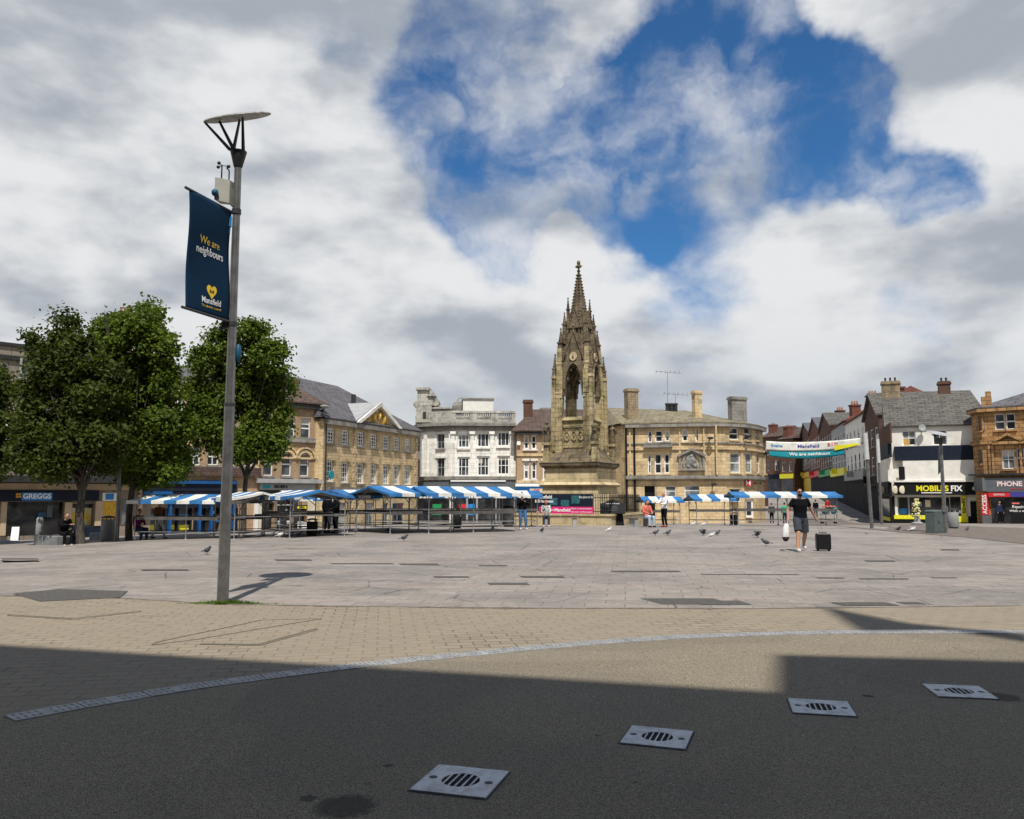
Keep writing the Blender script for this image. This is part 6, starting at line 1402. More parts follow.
stall(366, 530.5, 38, 3.6, 3.0, 'blue gabled stall left of centre of the town hall front', nst=6)
stall(405, 532, 42, 3.8, 3.2, 'tall blue gabled stall under the right end of the town hall', nst=6, hE=1.68, hR=2.0)
stall(462, 531.5, 27, 4.6, 3.0, 'large striped stall in front of the grey shop front, nearest the man in jeans', nst=8, hE=1.68, hR=1.98)
stall(438, 526.5, 6, 7.0, 2.4, 'long low striped stall behind the large one, before the white building', firstblue=False)
stall(497, 526.5, 8, 4.4, 2.4, 'striped stall behind the silver bin, left of the monument')
stall(300, 528.5, 12, 4.0, 2.4, 'small striped stall at the back by the drainpipe')
stall(660.5, 524.5, 4, 2.7, 2.1, 'short striped stall behind the man in the white shirt', nst=5, hE=1.55, hR=1.82)
stall(711, 525, 4, 2.7, 2.1, 'short striped stall under the arched bank window, right of the monument', nst=5, hE=1.55, hR=1.82)
stall(783, 525.5, 0, 5.9, 2.2, 'long stall with broad blue and white stripes at the mouth of the climbing street', nst=7, hE=1.66, hR=1.86)

# ================================================================ people
def caps(mb, a, b_, ra, rb, n=10):
    a, b_ = Vector(a), Vector(b_); mb.tube([a, a.lerp(b_, .5), b_], [ra, (ra+rb)/2*1.02, rb], n); mb.ell(a, (ra, ra, ra), n, 6); mb.ell(b_, (rb, rb, rb), n, 6)
def remesh(mb, name, mat, parent, vox, extra=None):
    o = mb.build(name, mat, None, True); md = o.modifiers.new('r', 'REMESH'); md.mode = 'VOXEL'; md.voxel_size = vox; md.use_smooth_shade = True
    sm = o.modifiers.new('s', 'SMOOTH'); sm.factor = .5; sm.iterations = 3
    dg = bpy.context.evaluated_depsgraph_get(); dg.update(); me = bpy.data.meshes.new_from_object(o.evaluated_get(dg)); bpy.data.objects.remove(o)
    if extra is not None and extra.v:
        bm = bmesh.new(); bm.from_mesh(me); vs = [bm.verts.new(v) for v in extra.v]
        for f_ in extra.f:
            try: bm.faces.new([vs[i] for i in f_]).smooth = True
            except ValueError: pass
        bmesh.ops.recalc_face_normals(bm, faces=bm.faces); bm.to_mesh(me); bm.free()
    me.materials.clear(); me.materials.append(mat); me.name = name
    r = bpy.data.objects.new(name, me); C.objects.link(r); r.parent = parent; return r
def stand(): return dict(pel=(0, 0, .95), wai=(0, 0, 1.10), che=(0, 0, 1.32), nek=(0, 0, 1.49), hea=(0, -.02, 1.67), shL=(.19, 0, 1.44), shR=(-.19, 0, 1.44), elL=(.25, .03, 1.16), elR=(-.25, .03, 1.16), wrL=(.26, -.08, .92), wrR=(-.26, -.08, .92),
    hiL=(.09, 0, .93), hiR=(-.09, 0, .93), knL=(.10, -.03, .50), knR=(-.10, -.03, .50), anL=(.11, .03, .09), anR=(-.11, .03, .09))
def sit(): 
    d = stand(); d.update(pel=(0, .08, .52), wai=(0, .10, .66), che=(0, .06, .90), nek=(0, .02, 1.07), hea=(0, -.03, 1.24), shL=(.18, .04, 1.02), shR=(-.18, .04, 1.02), elL=(.25, -.02, .76), elR=(-.25, -.02, .76), wrL=(.12, -.26, .70), wrR=(-.12, -.26, .70),
        hiL=(.09, .06, .50), hiR=(-.09, .06, .50), knL=(.13, -.38, .50), knR=(-.13, -.38, .50), anL=(.13, -.36, .09), anR=(-.13, -.36, .09)); return d
SK = {}
def skin(c):
    if c not in SK: SK[c] = pm('skin', c, .55, .08, 5)
    return SK[c]
def cloth(name, c, var=.12): return pm(name, c, .9, var, 6, bump=.003, spec=.12)
def person(loc, yaw, J, label, top, bot, shoe, hair, sk=(.42, .24, .16), H=1.78, short_sleeve=False, shorts=False, vox=.022, fat=1.0, glasses=False, beard=False, bald=False, grip=None):
    root = empty('person', loc, yaw, label, 'person'); k = H/1.78; root.scale = (k, k, k); j = {a: Vector(v) for a, v in J.items()}; S_ = skin(sk)
    lat = (j['hiL']-j['hiR']).normalized(); latS = (j['shL']-j['shR']).normalized()
    fwd = Vector((0, -1, 0)); up = (j['che']-j['pel']).normalized()
    def torso(mb, e, low=-.10):
        rs = []; P = [(j['pel']+up*low, .135*fat, .10*fat, lat), (j['pel'], .165*fat, .115*fat, lat), (j['wai'], .15*fat, .105*fat, lat), (j['che'], .175*fat, .115*fat, latS), ((j['shL']+j['shR'])/2+up*.01, .165, .085, latS), (j['nek']+Vector((0, 0, .0)), .075, .07, latS)]
        for i, (c, a, b2, l_) in enumerate(P):
            d = (P[min(i+1, 5)][0]-P[max(i-1, 0)][0]).normalized(); f_ = l_.cross(d).normalized()
            rs.append([c+l_*math.cos(2*math.pi*q/16)*(a+e)+f_*math.sin(2*math.pi*q/16)*(b2+e) for q in range(16)])
        mb.rings(rs)
    mb = MB(); torso(mb, 0)
    hd = j['hea']; nk = j['nek']; caps(mb, nk-Vector((0, 0, .03)), hd-Vector((0, -.01, .07)), .058, .055); mb.ell(hd, (.076, .095, .115), 14, 10); mb.ell(hd+Vector((0, -.035, -.06)), (.055, .06, .055), 10, 7)
    nose = hd+Vector((0, -.10, -.015)); caps(mb, hd+Vector((0, -.088, .02)), nose, .012, .017, 8)
    for s_ in (-1, 1): mb.ell(hd+Vector((s_*.078, .01, -.01)), (.014, .022, .032), 8, 6)
    ex = MB()
    for s_, L_ in ((1, 'L'), (-1, 'R')):
        caps(mb, j['sh'+L_], j['el'+L_], .052*fat, .042*fat); caps(mb, j['el'+L_], j['wr'+L_], .042*fat, .027)
        d = (j['wr'+L_]-j['el'+L_]).normalized(); hc = j['wr'+L_]+d*.05; caps(mb, j['wr'+L_], hc+d*.02, .028, .034)
        sd_ = d.cross(Vector((0, 1, .1))).normalized(); pl = d.cross(sd_).normalized(); gr_ = grip and L_ in grip
        side2 = pl if abs(pl.y) > .5 else sd_
        for q in range(4):
            off = pl*(q-1.5)*.021; ln = (.07, .085, .08, .06)[q]; b0 = hc+d*.035+off; cu = sd_*(-s_*.0)+Vector((0, -.03, 0))*(1 if gr_ else .35)
            p1 = b0+d*ln*.5; p2 = b0+(d*ln*(.35 if gr_ else .95))+Vector((-s_*(.035 if gr_ else .015), 0, 0)); ex.tube([b0-d*.02, p1, p2], [.0095, .009, .007], 6)
        ex.tube([hc-pl*.02, hc-pl*.045+d*.03, hc-pl*.045+d*.065], [.012, .011, .009], 6)
        caps(mb, j['hi'+L_], j['kn'+L_], .085*fat, .056*fat); kn, an = j['kn'+L_], j['an'+L_]; calf = kn.lerp(an, .35)+Vector((0, .015, 0)); caps(mb, kn, calf, .055*fat, .056*fat); caps(mb, calf, an, .056*fat, .036)
        caps(mb, an, an+Vector((0, -.13, -.045)), .038, .03)
    remesh(mb, 'body', S_, root, vox, ex)
    tm, bm_, sm2 = top, bot, shoe
    mb = MB(); torso(mb, .018, -.05); 
    for L_ in 'LR':
        sh, el, wr = j['sh'+L_], j['el'+L_], j['wr'+L_]
        if short_sleeve: mb.ell(sh, (.063*fat, .063*fat, .063*fat), 12, 8); mb.tube([sh, sh.lerp(el, .35), sh.lerp(el, .62)], [.06*fat, .062*fat, .066*fat], 12)
        else: caps(mb, sh, el, .070*fat, .056*fat); caps(mb, el, el.lerp(wr, .93), .056*fat, .042)
    mb.tube([nk-Vector((0, 0, .07)), nk+Vector((0, 0, -.01))], [.11, .075], 12); remesh(mb, 'top', tm, root, vox)
    mb = MB()
    rs = []
    for (c, a, b2) in ((j['pel']-up*.10, .15*fat, .115*fat), (j['pel'], .18*fat, .13*fat), (j['wai']-up*.03, .162*fat, .118*fat)):
        f_ = lat.cross(up).normalized(); rs.append([c+lat*math.cos(2*math.pi*q/16)*a+f_*math.sin(2*math.pi*q/16)*b2 for q in range(16)])
    mb.rings(rs)
    for L_ in 'LR':
        hi, kn, an = j['hi'+L_], j['kn'+L_], j['an'+L_]
        if shorts: mb.tube([hi, hi.lerp(kn, .5), hi.lerp(kn, .92)], [.105*fat, .104*fat, .098*fat], 12)
        else: caps(mb, hi, kn, .100*fat, .074*fat); caps(mb, kn, an, .072*fat, .056)
    remesh(mb, 'shorts' if shorts else 'trousers', bm_, root, vox)
    for L_ in 'LR':
        an = j['an'+L_]; mb = MB(); caps(mb, an+Vector((0, .03, -.035)), an+Vector((0, -.16, -.055)), .05, .042); mb.tube([an+Vector((0, .01, .0)), an+Vector((0, .01, -.04))], [.045, .05], 10); remesh(mb, 'shoe', sm2, root, vox)
    if hair is not None:
        mb = MB(); mb.ell(hd+Vector((0, .018, .03)), (.083, .092, .102), 14, 9)
        h = remesh(mb, 'hair', hair, root, vox)
        for v in h.data.vertices:
            l_ = v.co-hd
            if l_.y < -.03 and l_.z < .07: v.co.y += .06
            if bald: v.co = hd+(v.co-hd)*.9
    ey = MB()
    for s_ in (-1, 1): ey.ell(hd+Vector((s_*.03, -.088, .015)), (.017, .010, .008), 8, 5)
    ey.ell(hd+Vector((0, -.092, -.055)), (.024, .008, .006), 8, 4); ey.build('eyes_and_mouth', M_black, root, True)
    if glasses:
        mb = MB()
        for s_ in (-1, 1): mb.ell(hd+Vector((s_*.034, -.098, .017)), (.031, .012, .023), 10, 6); mb.tube([hd+Vector((s_*.064, -.085, .02)), hd+Vector((s_*.08, .01, .02))], .005, 5)
        mb.tube([hd+Vector((-.03, -.103, .022)), hd+Vector((.03, -.103, .022))], .005, 5); mb.build('sunglasses', M_black, root, True)
    if beard:
        mb = MB(); mb.ell(hd+Vector((0, -.045, -.075)), (.062, .062, .052), 12, 8); mb.build('beard', hair, root, True)
    return root
H_dark = cloth('hair_dark', (.018, .013, .01)); H_brn = cloth('hair_brown', (.07, .04, .02)); H_bld = cloth('hair_blond', (.35, .24, .11)); H_gry = cloth('hair_grey', (.3, .29, .28)); H_red = cloth('hair_red', (.35, .07, .05))
T_blk = cloth('cloth_black', (.006, .006, .008)); T_gry = cloth('cloth_charcoal', (.05, .055, .07)); T_wht = cloth('cloth_white', (.75, .75, .74)); T_jean = cloth('denim', (.07, .15, .30)); T_ljean = cloth('pale_denim', (.42, .52, .60)); T_pink = cloth('cloth_pink', (.62, .16, .12)); T_pur = cloth('cloth_purple', (.16, .02, .09)); T_brn = cloth('cloth_brown', (.20, .09, .04)); T_grn = cloth('cloth_green', (.02, .35, .20)); T_navy = cloth('cloth_navy', (.02, .03, .07)); T_shoe = cloth('shoe_white', (.7, .7, .68))
m, t, b_ = newmat('cloth_patterned'); q = NB(t); q.l(q.mix(q.ramp(q.noise(q.obj(), 9, 3), .46, .54), (.62, .62, .60, 1), (.05, .12, .09, 1)), b_.inputs['Base Color']); b_.inputs['Roughness'].default_value = .85; T_pat = m
# man with bag and suitcase
MP = ground(801.5, 551.3)
J = stand(); J.update(pel=(0, 0, .96), che=(.0, -.03, 1.33), nek=(.0, -.04, 1.50), hea=(-.02, -.06, 1.68), shR=(-.19, -.02, 1.45), shL=(.19, -.04, 1.45), elR=(-.34, .04, 1.17), wrR=(-.38, -.08, .93), elL=(.34, .10, 1.20), wrL=(.48, .16, .97),
    knR=(-.15, -.24, .54), anR=(-.22, -.34, .11), knL=(.13, .02, .50), anL=(.17, .30, .15), hiR=(-.10, 0, .93), hiL=(.10, 0, .93))
man = person(MP, 0, J, 'bearded man in black T-shirt, shorts and sunglasses walking with a black suitcase', T_blk, T_gry, T_shoe, H_dark, (.46, .25, .16), 1.80, True, True, .016, 1.12, True, True, grip='LR')
# carrier bag
k = 1.80/1.78; hp = MP+Vector((-.405, -.12, .84))*k
bg_ = empty('carrier_bag', MP+Vector((-.46, -.12, 0)), 0, 'white plastic carrier bag with dark bottom in the walking man\'s hand', 'bag'); o = Vector(bg_.location)
mb = MB(); c_ = Vector((0, 0, 0)); mb.rings([[((.0+.3*(z-.66)*.25)+rx*math.cos(2*math.pi*i/12)*(1+.08*math.sin(i*2.3+z*9)), ry*math.sin(2*math.pi*i/12), z) for i in range(12)] for z, rx, ry in ((.36, .08, .05), (.42, .105, .07), (.55, .095, .07), (.68, .085, .06), (.76, .06, .04), (.80, .04, .02))]); mb.build('bag_body', T_wht, bg_, True)
mb = MB(); mb.rings([[((.3*(z-.66)*.25)+rx*math.cos(2*math.pi*i/12), ry*math.sin(2*math.pi*i/12), z) for i in range(12)] for z, rx, ry in ((.29, .03, .02), (.32, .07, .05), (.37, .095, .062), (.42, .108, .073))]); mb.build('bag_bottom', M_dark, bg_, True)
mb = MB(); mb.tube([(.02, 0, .79), (.05, 0, .87), (.07, 0, .88)], .012, 6); mb.build('bag_handle', T_wht, bg_)
# suitcase
SP_ = ground(823.5, 551); sc_ = empty('suitcase', SP_, R(-8), 'black wheeled cabin suitcase pulled along by the walking man', 'suitcase'); sc_.scale = (.86, .86, .86)
mb = MB(); o_ = [(-.21, .02), (-.235, .06), (-.235, .50), (-.21, .56), (.21, .56), (.235, .50), (.235, .06), (.21, .02)]
mb.rings([[(x*s_, y, (z-.29)*s_+.32) for x, z in o_] for y, s_ in ((-.13, .9), (-.11, 1), (.11, 1), (.13, .9))]); mb.build('shell', pm('case_black', (.010, .010, .011), .38, .2, 6), sc_)
mb = MB(); 
for x in (-.14, -.07, 0, .07, .14): mb.box(x-.006, x+.006, -.134, -.13, .1, .53)
mb.box(-.12, .12, -.02, .02, .602, .625); mb.build('trim', M_dark, sc_)
hx = Matrix.Rotation(R(8), 4, 'Z') @ (MP+Vector((.52, .17, .90))*k-SP_)/.86; mb = MB()
for dx in (-.05, .05): mb.tube([(-.02+dx, .06, .6), (hx.x+dx*1.0, hx.y, hx.z)], .009, 6)
mb.tube([(hx.x-.07, hx.y, hx.z), (hx.x+.07, hx.y, hx.z)], .015, 8); mb.build('handle', M_mgrey, sc_)
for (x, y) in ((-.18, -.09), (.18, -.09), (-.18, .09), (.18, .09)): mb = MB(); mb.lathe([(.01, -.015), (.035, -.015), (.035, .015), (.01, .015)], n=12); mb.xf(Matrix.Translation((x, y, .035)) @ Matrix.Rotation(R(90), 4, 'Y')); mb.build('wheel', M_black, sc_)
def P_(px, py): return ground(px, py)
J = stand(); J.update(elR=(-.27, -.12, 1.2), wrR=(-.10, -.24, 1.40), elL=(.28, -.1, 1.18), wrL=(.10, -.26, 1.30), anL=(.16, -.08, .09), knL=(.14, -.08, .5), hea=(-.03, -.03, 1.66))
person(P_(522.5, 529.5), R(12), J, 'man in black hooded top and blue jeans standing left of the monument steps', T_blk, T_jean, T_shoe, H_dark, H=1.75, fat=1.12)
person(P_(546, 526.5), R(0), sit(), 'person in patterned white and green top sitting on the left end of the bench', T_pat, T_gry, T_shoe, H_red, (.5, .2, .15))
J = stand(); J.update(elR=(-.22, -.16, 1.22), wrR=(-.20, -.36, 1.22), elL=(.2, -.10, 1.18), wrL=(.12, -.34, 1.18))
person(P_(664.5, 527), R(-55), J, 'man in white shirt and black trousers standing beside the seated woman in pink', T_wht, T_blk, cloth('shoe_red', (.3, .05, .04)), H_gry, (.52, .22, .15), H=1.76, bald=True)
person(P_(647.5, 527), R(25), sit(), 'woman in pink top and pale jeans sitting on the bench right of the monument', T_pink, T_ljean, T_blk, H_dark, (.5, .26, .18))
J = stand(); person(P_(674, 522.5), R(80), J, 'person in navy clothes standing half hidden behind the man in the white shirt', T_navy, T_blk, T_blk, H_dark, H=1.68)
person(P_(327, 533), R(150), stand(), 'left one of two people in black standing among the stalls by the town hall', T_blk, T_gry, T_blk, H_dark, H=1.72)
J = stand(); J.update(elL=(.3, -.05, 1.15), wrL=(.24, -.25, 1.1)); person(P_(335.5, 533.3), R(-60), J, 'right one of two people in black standing among the stalls by the town hall', T_blk, T_blk, T_blk, H_dark, H=1.72, fat=1.25)
J = sit(); J.update(wrR=(.02, -.42, .86), elR=(-.2, -.2, .82), che=(0, -.02, .88), nek=(0, -.08, 1.04), hea=(.0, -.16, 1.20))
person(P_(64, 546.3), R(48), J, 'person in black with white trainers sitting on the stone bench by the bakery tree', T_blk, T_blk, T_shoe, H_brn)
person(P_(138, 541), R(60), sit(), 'person in purple top sitting beside the second tree trunk', T_pur, T_navy, T_blk, H_dark)
J = stand(); J.update(knL=(.1, -.2, .52), anL=(.1, -.28, .1), anR=(-.1, .3, .12), knR=(-.1, .05, .5), elL=(.2, .2, 1.2), wrL=(.2, .2, .98)); person(P_(158, 539), R(70), J, 'person in brown top and white trousers walking past the blue shop', T_brn, T_wht, T_blk, H_dark, H=1.66)
pg = person(gp(785, 66), R(180), stand(), 'person with a bright green top walking away by the street mouth', T_grn, T_navy, T_blk, H_dark, H=1.65)
person(gp(772, 70), R(170), stand(), 'person in grey walking away, left of the one in green', T_gry, T_blk, T_blk, H_brn, H=1.7)
person(gp(1000.5, 63.5), R(10), stand(), 'dark dressed person standing in the doorway of the phone shop on the far right', T_navy, T_blk, T_blk, H_dark, H=1.72)
person(gp(828, 88), R(190), stand(), 'person in red top farther up the street beyond the long stall', cloth('cloth_red', (.4, .03, .03)), T_navy, T_blk, H_dark, H=1.65)
person(gp(816, 84), R(175), stand(), 'person in black farther up the street beyond the long stall', T_blk, T_navy, T_blk, H_dark, H=1.75)

# ================================================================ street furniture
M_wood = pm('bench_wood', (.20, .15, .105), .8, .3, 7); M_fst = pm('stone_bench', (.19, .20, .205), .85, .2, 3, bump=.004)
def bench(px, py, yaw, Ln, label):
    root = empty('bench', ground(px, py), R(yaw), label, 'bench')
    mb = MB()
    for k in range(5): mb.box(-Ln/2, Ln/2, -.28+k*.12, -.28+k*.12+.10, .42, .46)
    mb.build('seat', M_wood, root)
    for x in (-Ln/2+.18, Ln/2-.18): mb = MB(); mb.box(x-.1, x+.1, -.24, .28, -.05, .42); mb.build('leg', M_lead, root)
    for x in (-Ln/2+.02, 0, Ln/2-.02): mb = MB(); mb.box(x-.02, x+.02, -.28, .30, .462, .50); mb.build('divider', M_lead, root)
bench(560.5, 526, -2, 1.85, 'slatted wooden bench with pale legs in front of the pink banner')
bench(641, 526.3, 30, 1.3, 'wooden bench right of the notice board where the woman in pink sits')
# notice board
nb_ = empty('notice_board', ground(613, 525.5), R(-8), 'black sloping notice board with white lettering and arched top before the monument', 'notice board'); nb_.scale = (1.25, 1.1, 1.1)
mb = MB(); mb.hexa([(-.5, -.1, 0), (.5, -.1, 0), (.42, .5, 0), (-.42, .5, 0), (-.42, -.05, .6), (.42, -.05, .6), (.40, .45, .9), (-.40, .45, .9)]); mb.build('pedestal', M_black, nb_)
mb = MB(); ol = [(-.55, 0), (.55, 0), (.55, .62), (.36, .66), (.25, .80), (0, .88), (-.25, .80), (-.36, .66), (-.55, .62)]; Mt = Matrix.Translation((0, -.3, .60)) @ Matrix.Rotation(R(-38), 4, 'X')
mb.rings([[Mt @ Vector((x, y, z)) for x, z in ol] for y in (-.02, .03)]); mb.build('board', M_black, nb_)
for (s_, z, sz, w_) in (('MARKET PLACE', .60, .085, 1), ('visitor information', .44, .05, 1), ('town trail and history', .33, .05, 1), ('shops and services', .20, .05, 1)):
    Mx = Mt @ Matrix(((1, 0, 0, 0), (0, 0, -1, -.028), (0, 1, 0, z), (0, 0, 0, 1))); text_mesh('lettering', s_, sz, Mx, M_mgrey if sz < .08 else M_let, nb_, ext=.002)
def binf(px, py, label, r=.24, h=.95, m=M_tub, lid=True):
    root = empty('litter_bin', ground(px, py), 0, label, 'litter bin'); mb = MB(); mb.lathe([(r*.9, .06), (r, .1), (r, h*.8), (r*.96, h*.82)], n=18); mb.build('drum', m, root, True)
    mb = MB(); mb.lathe([(r*.8, 0), (r*.8, .06)], n=14); mb.build('base', M_black, root); mb = MB()
    for k in range(4): a = math.pi/4+k*math.pi/2; mb.tube([(r*.85*math.cos(a), r*.85*math.sin(a), h*.8), (r*.85*math.cos(a), r*.85*math.sin(a), h*.92)], .02, 5)
    mb.lathe([(r, h*.92), (r*1.02, h*.94), (r*.6, h), (.02, h*1.02)], n=18); mb.build('hood', M_dark, root)
binf(508.5, 526.5, 'shiny silver cylindrical litter bin left of the man in the black hooded top', .30, 1.05)
binf(107.5, 541, 'grey cylindrical litter bin between the first two trees', .30, 1.1, M_mgrey)
binf(953.5, 528.5, 'small grey bin right of the green cabinet', .25, .95, M_mgrey)
binf(312, 536, 'small black bin at the stall before the shop with arched windows above', .22, .7, M_black)
binf(457, 528.5, 'small black bin under the long low stall', .22, .7, M_black)
binf(734.5, 525, 'black bin by the bank door behind the long stall', .22, .75, M_black)
# green cabinet
cb_ = empty('utility_cabinet', ground(935.5, 533.5), R(28), 'grey green metal utility cabinet standing beside the right lamp post', 'cabinet'); cb_.scale = (.82, .82, .82)
mb = MB(); mb.box(-.42, .42, -.24, .24, 0, 1.12); mb.hexa([(-.44, -.26, 1.12), (.44, -.26, 1.12), (.44, .26, 1.12), (-.44, .26, 1.12), (-.38, -.2, 1.2), (.38, -.2, 1.2), (.38, .2, 1.2), (-.38, .2, 1.2)]); mb.build('housing', pm('cabinet_green', (.10, .125, .12), .5, .15, 5), cb_)
mb = MB(); mb.box(-.38, -.005, -.256, -.24, .1, 1.06); mb.box(.005, .38, -.256, -.24, .1, 1.06); mb.build('door', pm('cabinet_door', (.085, .105, .10), .5, .2, 5), cb_); mb = MB(); mb.box(-.06, -.03, -.275, -.256, .5, .66); mb.build('handle', M_dark, cb_)
# right lamp post with small banner
l2 = ground(945.5, 533.5); r2 = empty('lamp_post', l2, 0, 'slim grey lamp post with tilted disc head on the right, before the phone repair shop', 'lamp post'); zq = lambda y: at(943, y, l2.y).z-l2.z
mb = MB(); mb.tube([(0, 0, -.1), (0, 0, zq(443))], [.085, .06], 12); mb.build('pole', M_pole, r2, True); mb = MB(); mb.lathe([(.06, 0), (.12, .3), (.1, .3)], c=(0, 0, zq(445)), n=12); mb.build('flared_head', M_poled, r2)
mb = MB(); mb.lathe([(.01, .02), (.42, .03), (.52, 0), (.42, -.02), (.01, -.01)], n=24); mb.xf(Matrix.Translation((-.05, 0, zq(433.5))) @ Matrix.Rotation(R(16), 4, 'X') @ Matrix.Rotation(R(8), 4, 'Y')); mb.build('reflector_disc', M_lead, r2, True)
for dx in (-.35, 0, .3): mb = MB(); mb.tube([(dx*.3, 0, zq(440)), (dx, 0, zq(434))], .02, 5); mb.build('strut', M_poled, r2)
mb = MB(); mb.box(-.12, .1, -.12, .02, zq(512), zq(506)); mb.build('junction_box', M_pole, r2)
bb_ = empty('banner', l2, R(70), 'narrow dark green banner hanging edge-on from the right lamp post', 'banner'); mb = MB(); mb.poly([(.1, 0, zq(446)), (.85, 0, zq(448)), (.85, .05, zq(474)), (.1, .02, zq(471))]); o = mb.build('cloth', pm('dark_green_cloth', (.02, .06, .05), .6), bb_, recalc=False); o.modifiers.new('t', 'SOLIDIFY').thickness = .01
mb = MB(); mb.tube([(0, 0, zq(446)), (.9, 0, zq(448))], .02, 6); mb.build('rod', M_poled, bb_)
M_mgreyl = pm('pale_sleeve', (.52, .53, .53), .5, .1, 3)
# two tall banner masts at the street mouth
for (bx_, by, tx, ty, lb) in ((872, 528.5, 865, 433, 'left one of two tall steel masts with white tops at the street mouth'), (882, 524.5, 877.5, 439, 'right one of two tall steel masts with white tops at the street mouth')):
    b0 = ground(bx_, by); r3 = empty('mast', b0, 0, lb, 'mast'); T = at(tx, ty, b0.y)-b0; mb = MB(); Ts = T*.72; mb.tube([(0, 0, -.1), Ts], [.085, .075], 12); mb.build('pole', M_pole, r3, True); mb = MB(); mb.tube([Ts, T], [.12, .11], 12); mb.build('white_sleeve', M_mgreyl, r3, True)
# banner across the street
Y1, Y2 = 72.0, 76.5
sb3 = empty('street_banner', at(815, 445, 72), 0, 'wide white and teal banner strung across the mouth of the climbing street', 'banner'); o_ = Vector(sb3.location)
def sbp(u, v, o=0): 
    x = 766+u*(861-766); yt = 441.0-3.2*u+2.5*math.sin(math.pi*u)*1.0; yb = yt+9.0; p = at(x, yt+(yb-yt)*v, 75+(Y2-75)*u); return p+Vector((0, .25*math.sin(u*9)+o, 0))-o_
def sheet(f_, nu, nv): mb = MB(); mb.add([f_(i/nu, j/nv) for j in range(nv+1) for i in range(nu+1)], [(j*(nu+1)+i, j*(nu+1)+i+1, (j+1)*(nu+1)+i+1, (j+1)*(nu+1)+i) for j in range(nv) for i in range(nu)]); return mb
o = sheet(sbp, 30, 6).build('white_cloth', M_sw, sb3, True, recalc=False); o.modifiers.new('t', 'SOLIDIFY').thickness = .01
o = sheet(lambda u, v: sbp(.04+u*.80, 1.02+v*(.62+.2*math.sin(u*3.1)), .05), 30, 4).build('teal_cloth', M_teal, sb3, True, recalc=False); o.modifiers.new('t', 'SOLIDIFY').thickness = .01
o = sheet(lambda u, v: sbp(.72+u*.26, .55+v*(.55-.35*u), -.06), 10, 3).build('yellow_flash', M_yel, sb3, True, recalc=False)
def stext(s, sz, u, v, mat):
    ob = text_mesh('lettering', s, sz, Matrix.Identity(4), mat, sb3, ext=.002, bold=.01)
    for vv in ob.data.vertices: x, y, z = vv.co; vv.co = sbp(u+x/8.6, v-y/1.0, -.03-z)
stext('Mansfield', .5, .44, .48, M_purple); stext('B I D', .5, .70, .42, M_red); stext('Events', .42, .12, .45, M_lblue); stext('We are neighbours', .46, .46, 1.35, M_let)
mb = MB(); mb.tube([sbp(-.03, 0), sbp(0, 0)], .02, 5); mb.tube([sbp(1, 0), sbp(1.04, -.1)], .02, 5); mb.build('cord', M_dark, sb3)
# flower tower planter
ft = ground(917.5, 524.5); fr = empty('flower_tower', ft, 0, 'tiered planter of pale yellow flowers outside the phone repair shop', 'planter'); fr.scale = (.8, .8, .85); mb = MB(); mb.lathe([(.45, 0), (.5, .1), (.25, .2), (.15, .9)], n=14); mb.build('pot', M_mgrey, fr)
rnd = random.Random(9); mb = MB()
for (z, r_) in ((.75, .42), (1.15, .36), (1.55, .24), (1.8, .15)):
    for k in range(26): a = rnd.uniform(0, 6.28); q_ = r_*rnd.uniform(.3, 1); mb.ell((q_*math.cos(a), q_*math.sin(a), z+rnd.uniform(-.16, .16)), (.08, .08, .07), 5, 4)
mb.build('blossom', pm('blossom', (.62, .60, .30), .8, .4, 9), fr, True)
# bench stones and bags at the far left
def stone(px0, px1, py, h, label, dp=.55):
    a, b_ = ground(px0, py), ground(px1, py); d = (b_-a); Ln = d.length; root_ = MB(); root_.hexa([(0, 0, -.2), (Ln, 0, -.2), (Ln, dp, -.2), (0, dp, -.2), (0, 0, h), (Ln, 0, h), (Ln, dp, h), (0, dp, h)])
    o = root_.build('stone_bench', M_fst, None); o.location = a; o.rotation_euler = (0, 0, math.atan2(d.y, d.x)); bv = o.modifiers.new('b', 'BEVEL'); bv.width = .02; tag(o, label, 'stone bench', 'grey stone benches before the bakery'); return o
stone(-60, 32, 544, .40, 'long low grey stone bench running out of view at the left edge'); stone(33.5, 56.5, 546.5, .46, 'square grey stone bench block carrying the person in black'); stone(89, 101, 540, .34, 'small grey stone block right of the bakery tree trunk')
pp_ = ground(38.5, 544); mb = MB(); mb.lathe([(.14, .4), (.15, .42), (.14, 1.1), (.11, 1.16), (.02, 1.18)], n=12); o = mb.build('bollard', M_mgrey, None, True); o.location = pp_; tag(o, 'short round grey bollard behind the stone bench block', 'bollard')
bgp = ground(68.5, 545.3); rb = empty('rucksack', bgp, R(20), 'black and beige striped bag leaning beside the seated person in black', 'bag'); mb = MB(); mb.hexa([(-.22, -.15, 0), (.22, -.15, 0), (.22, .15, 0), (-.22, .15, 0), (-.05, -.08, .62), (.22, -.08, .55), (.22, .1, .55), (-.05, .1, .62)]); mb.build('bag_body', T_blk, rb)
mb = MB()
for k in range(3): mb.hexa([(-.2+k*.13, -.165, .05), (-.13+k*.13, -.165, .05), (-.13+k*.13, -.14, .05), (-.2+k*.13, -.14, .05), (-.04+k*.08, -.10, .56), (.01+k*.08, -.10, .56), (.01+k*.08, -.07, .56), (-.04+k*.08, -.07, .56)])
mb.build('stripe', pm('bag_beige', (.45, .38, .26), .8), rb)
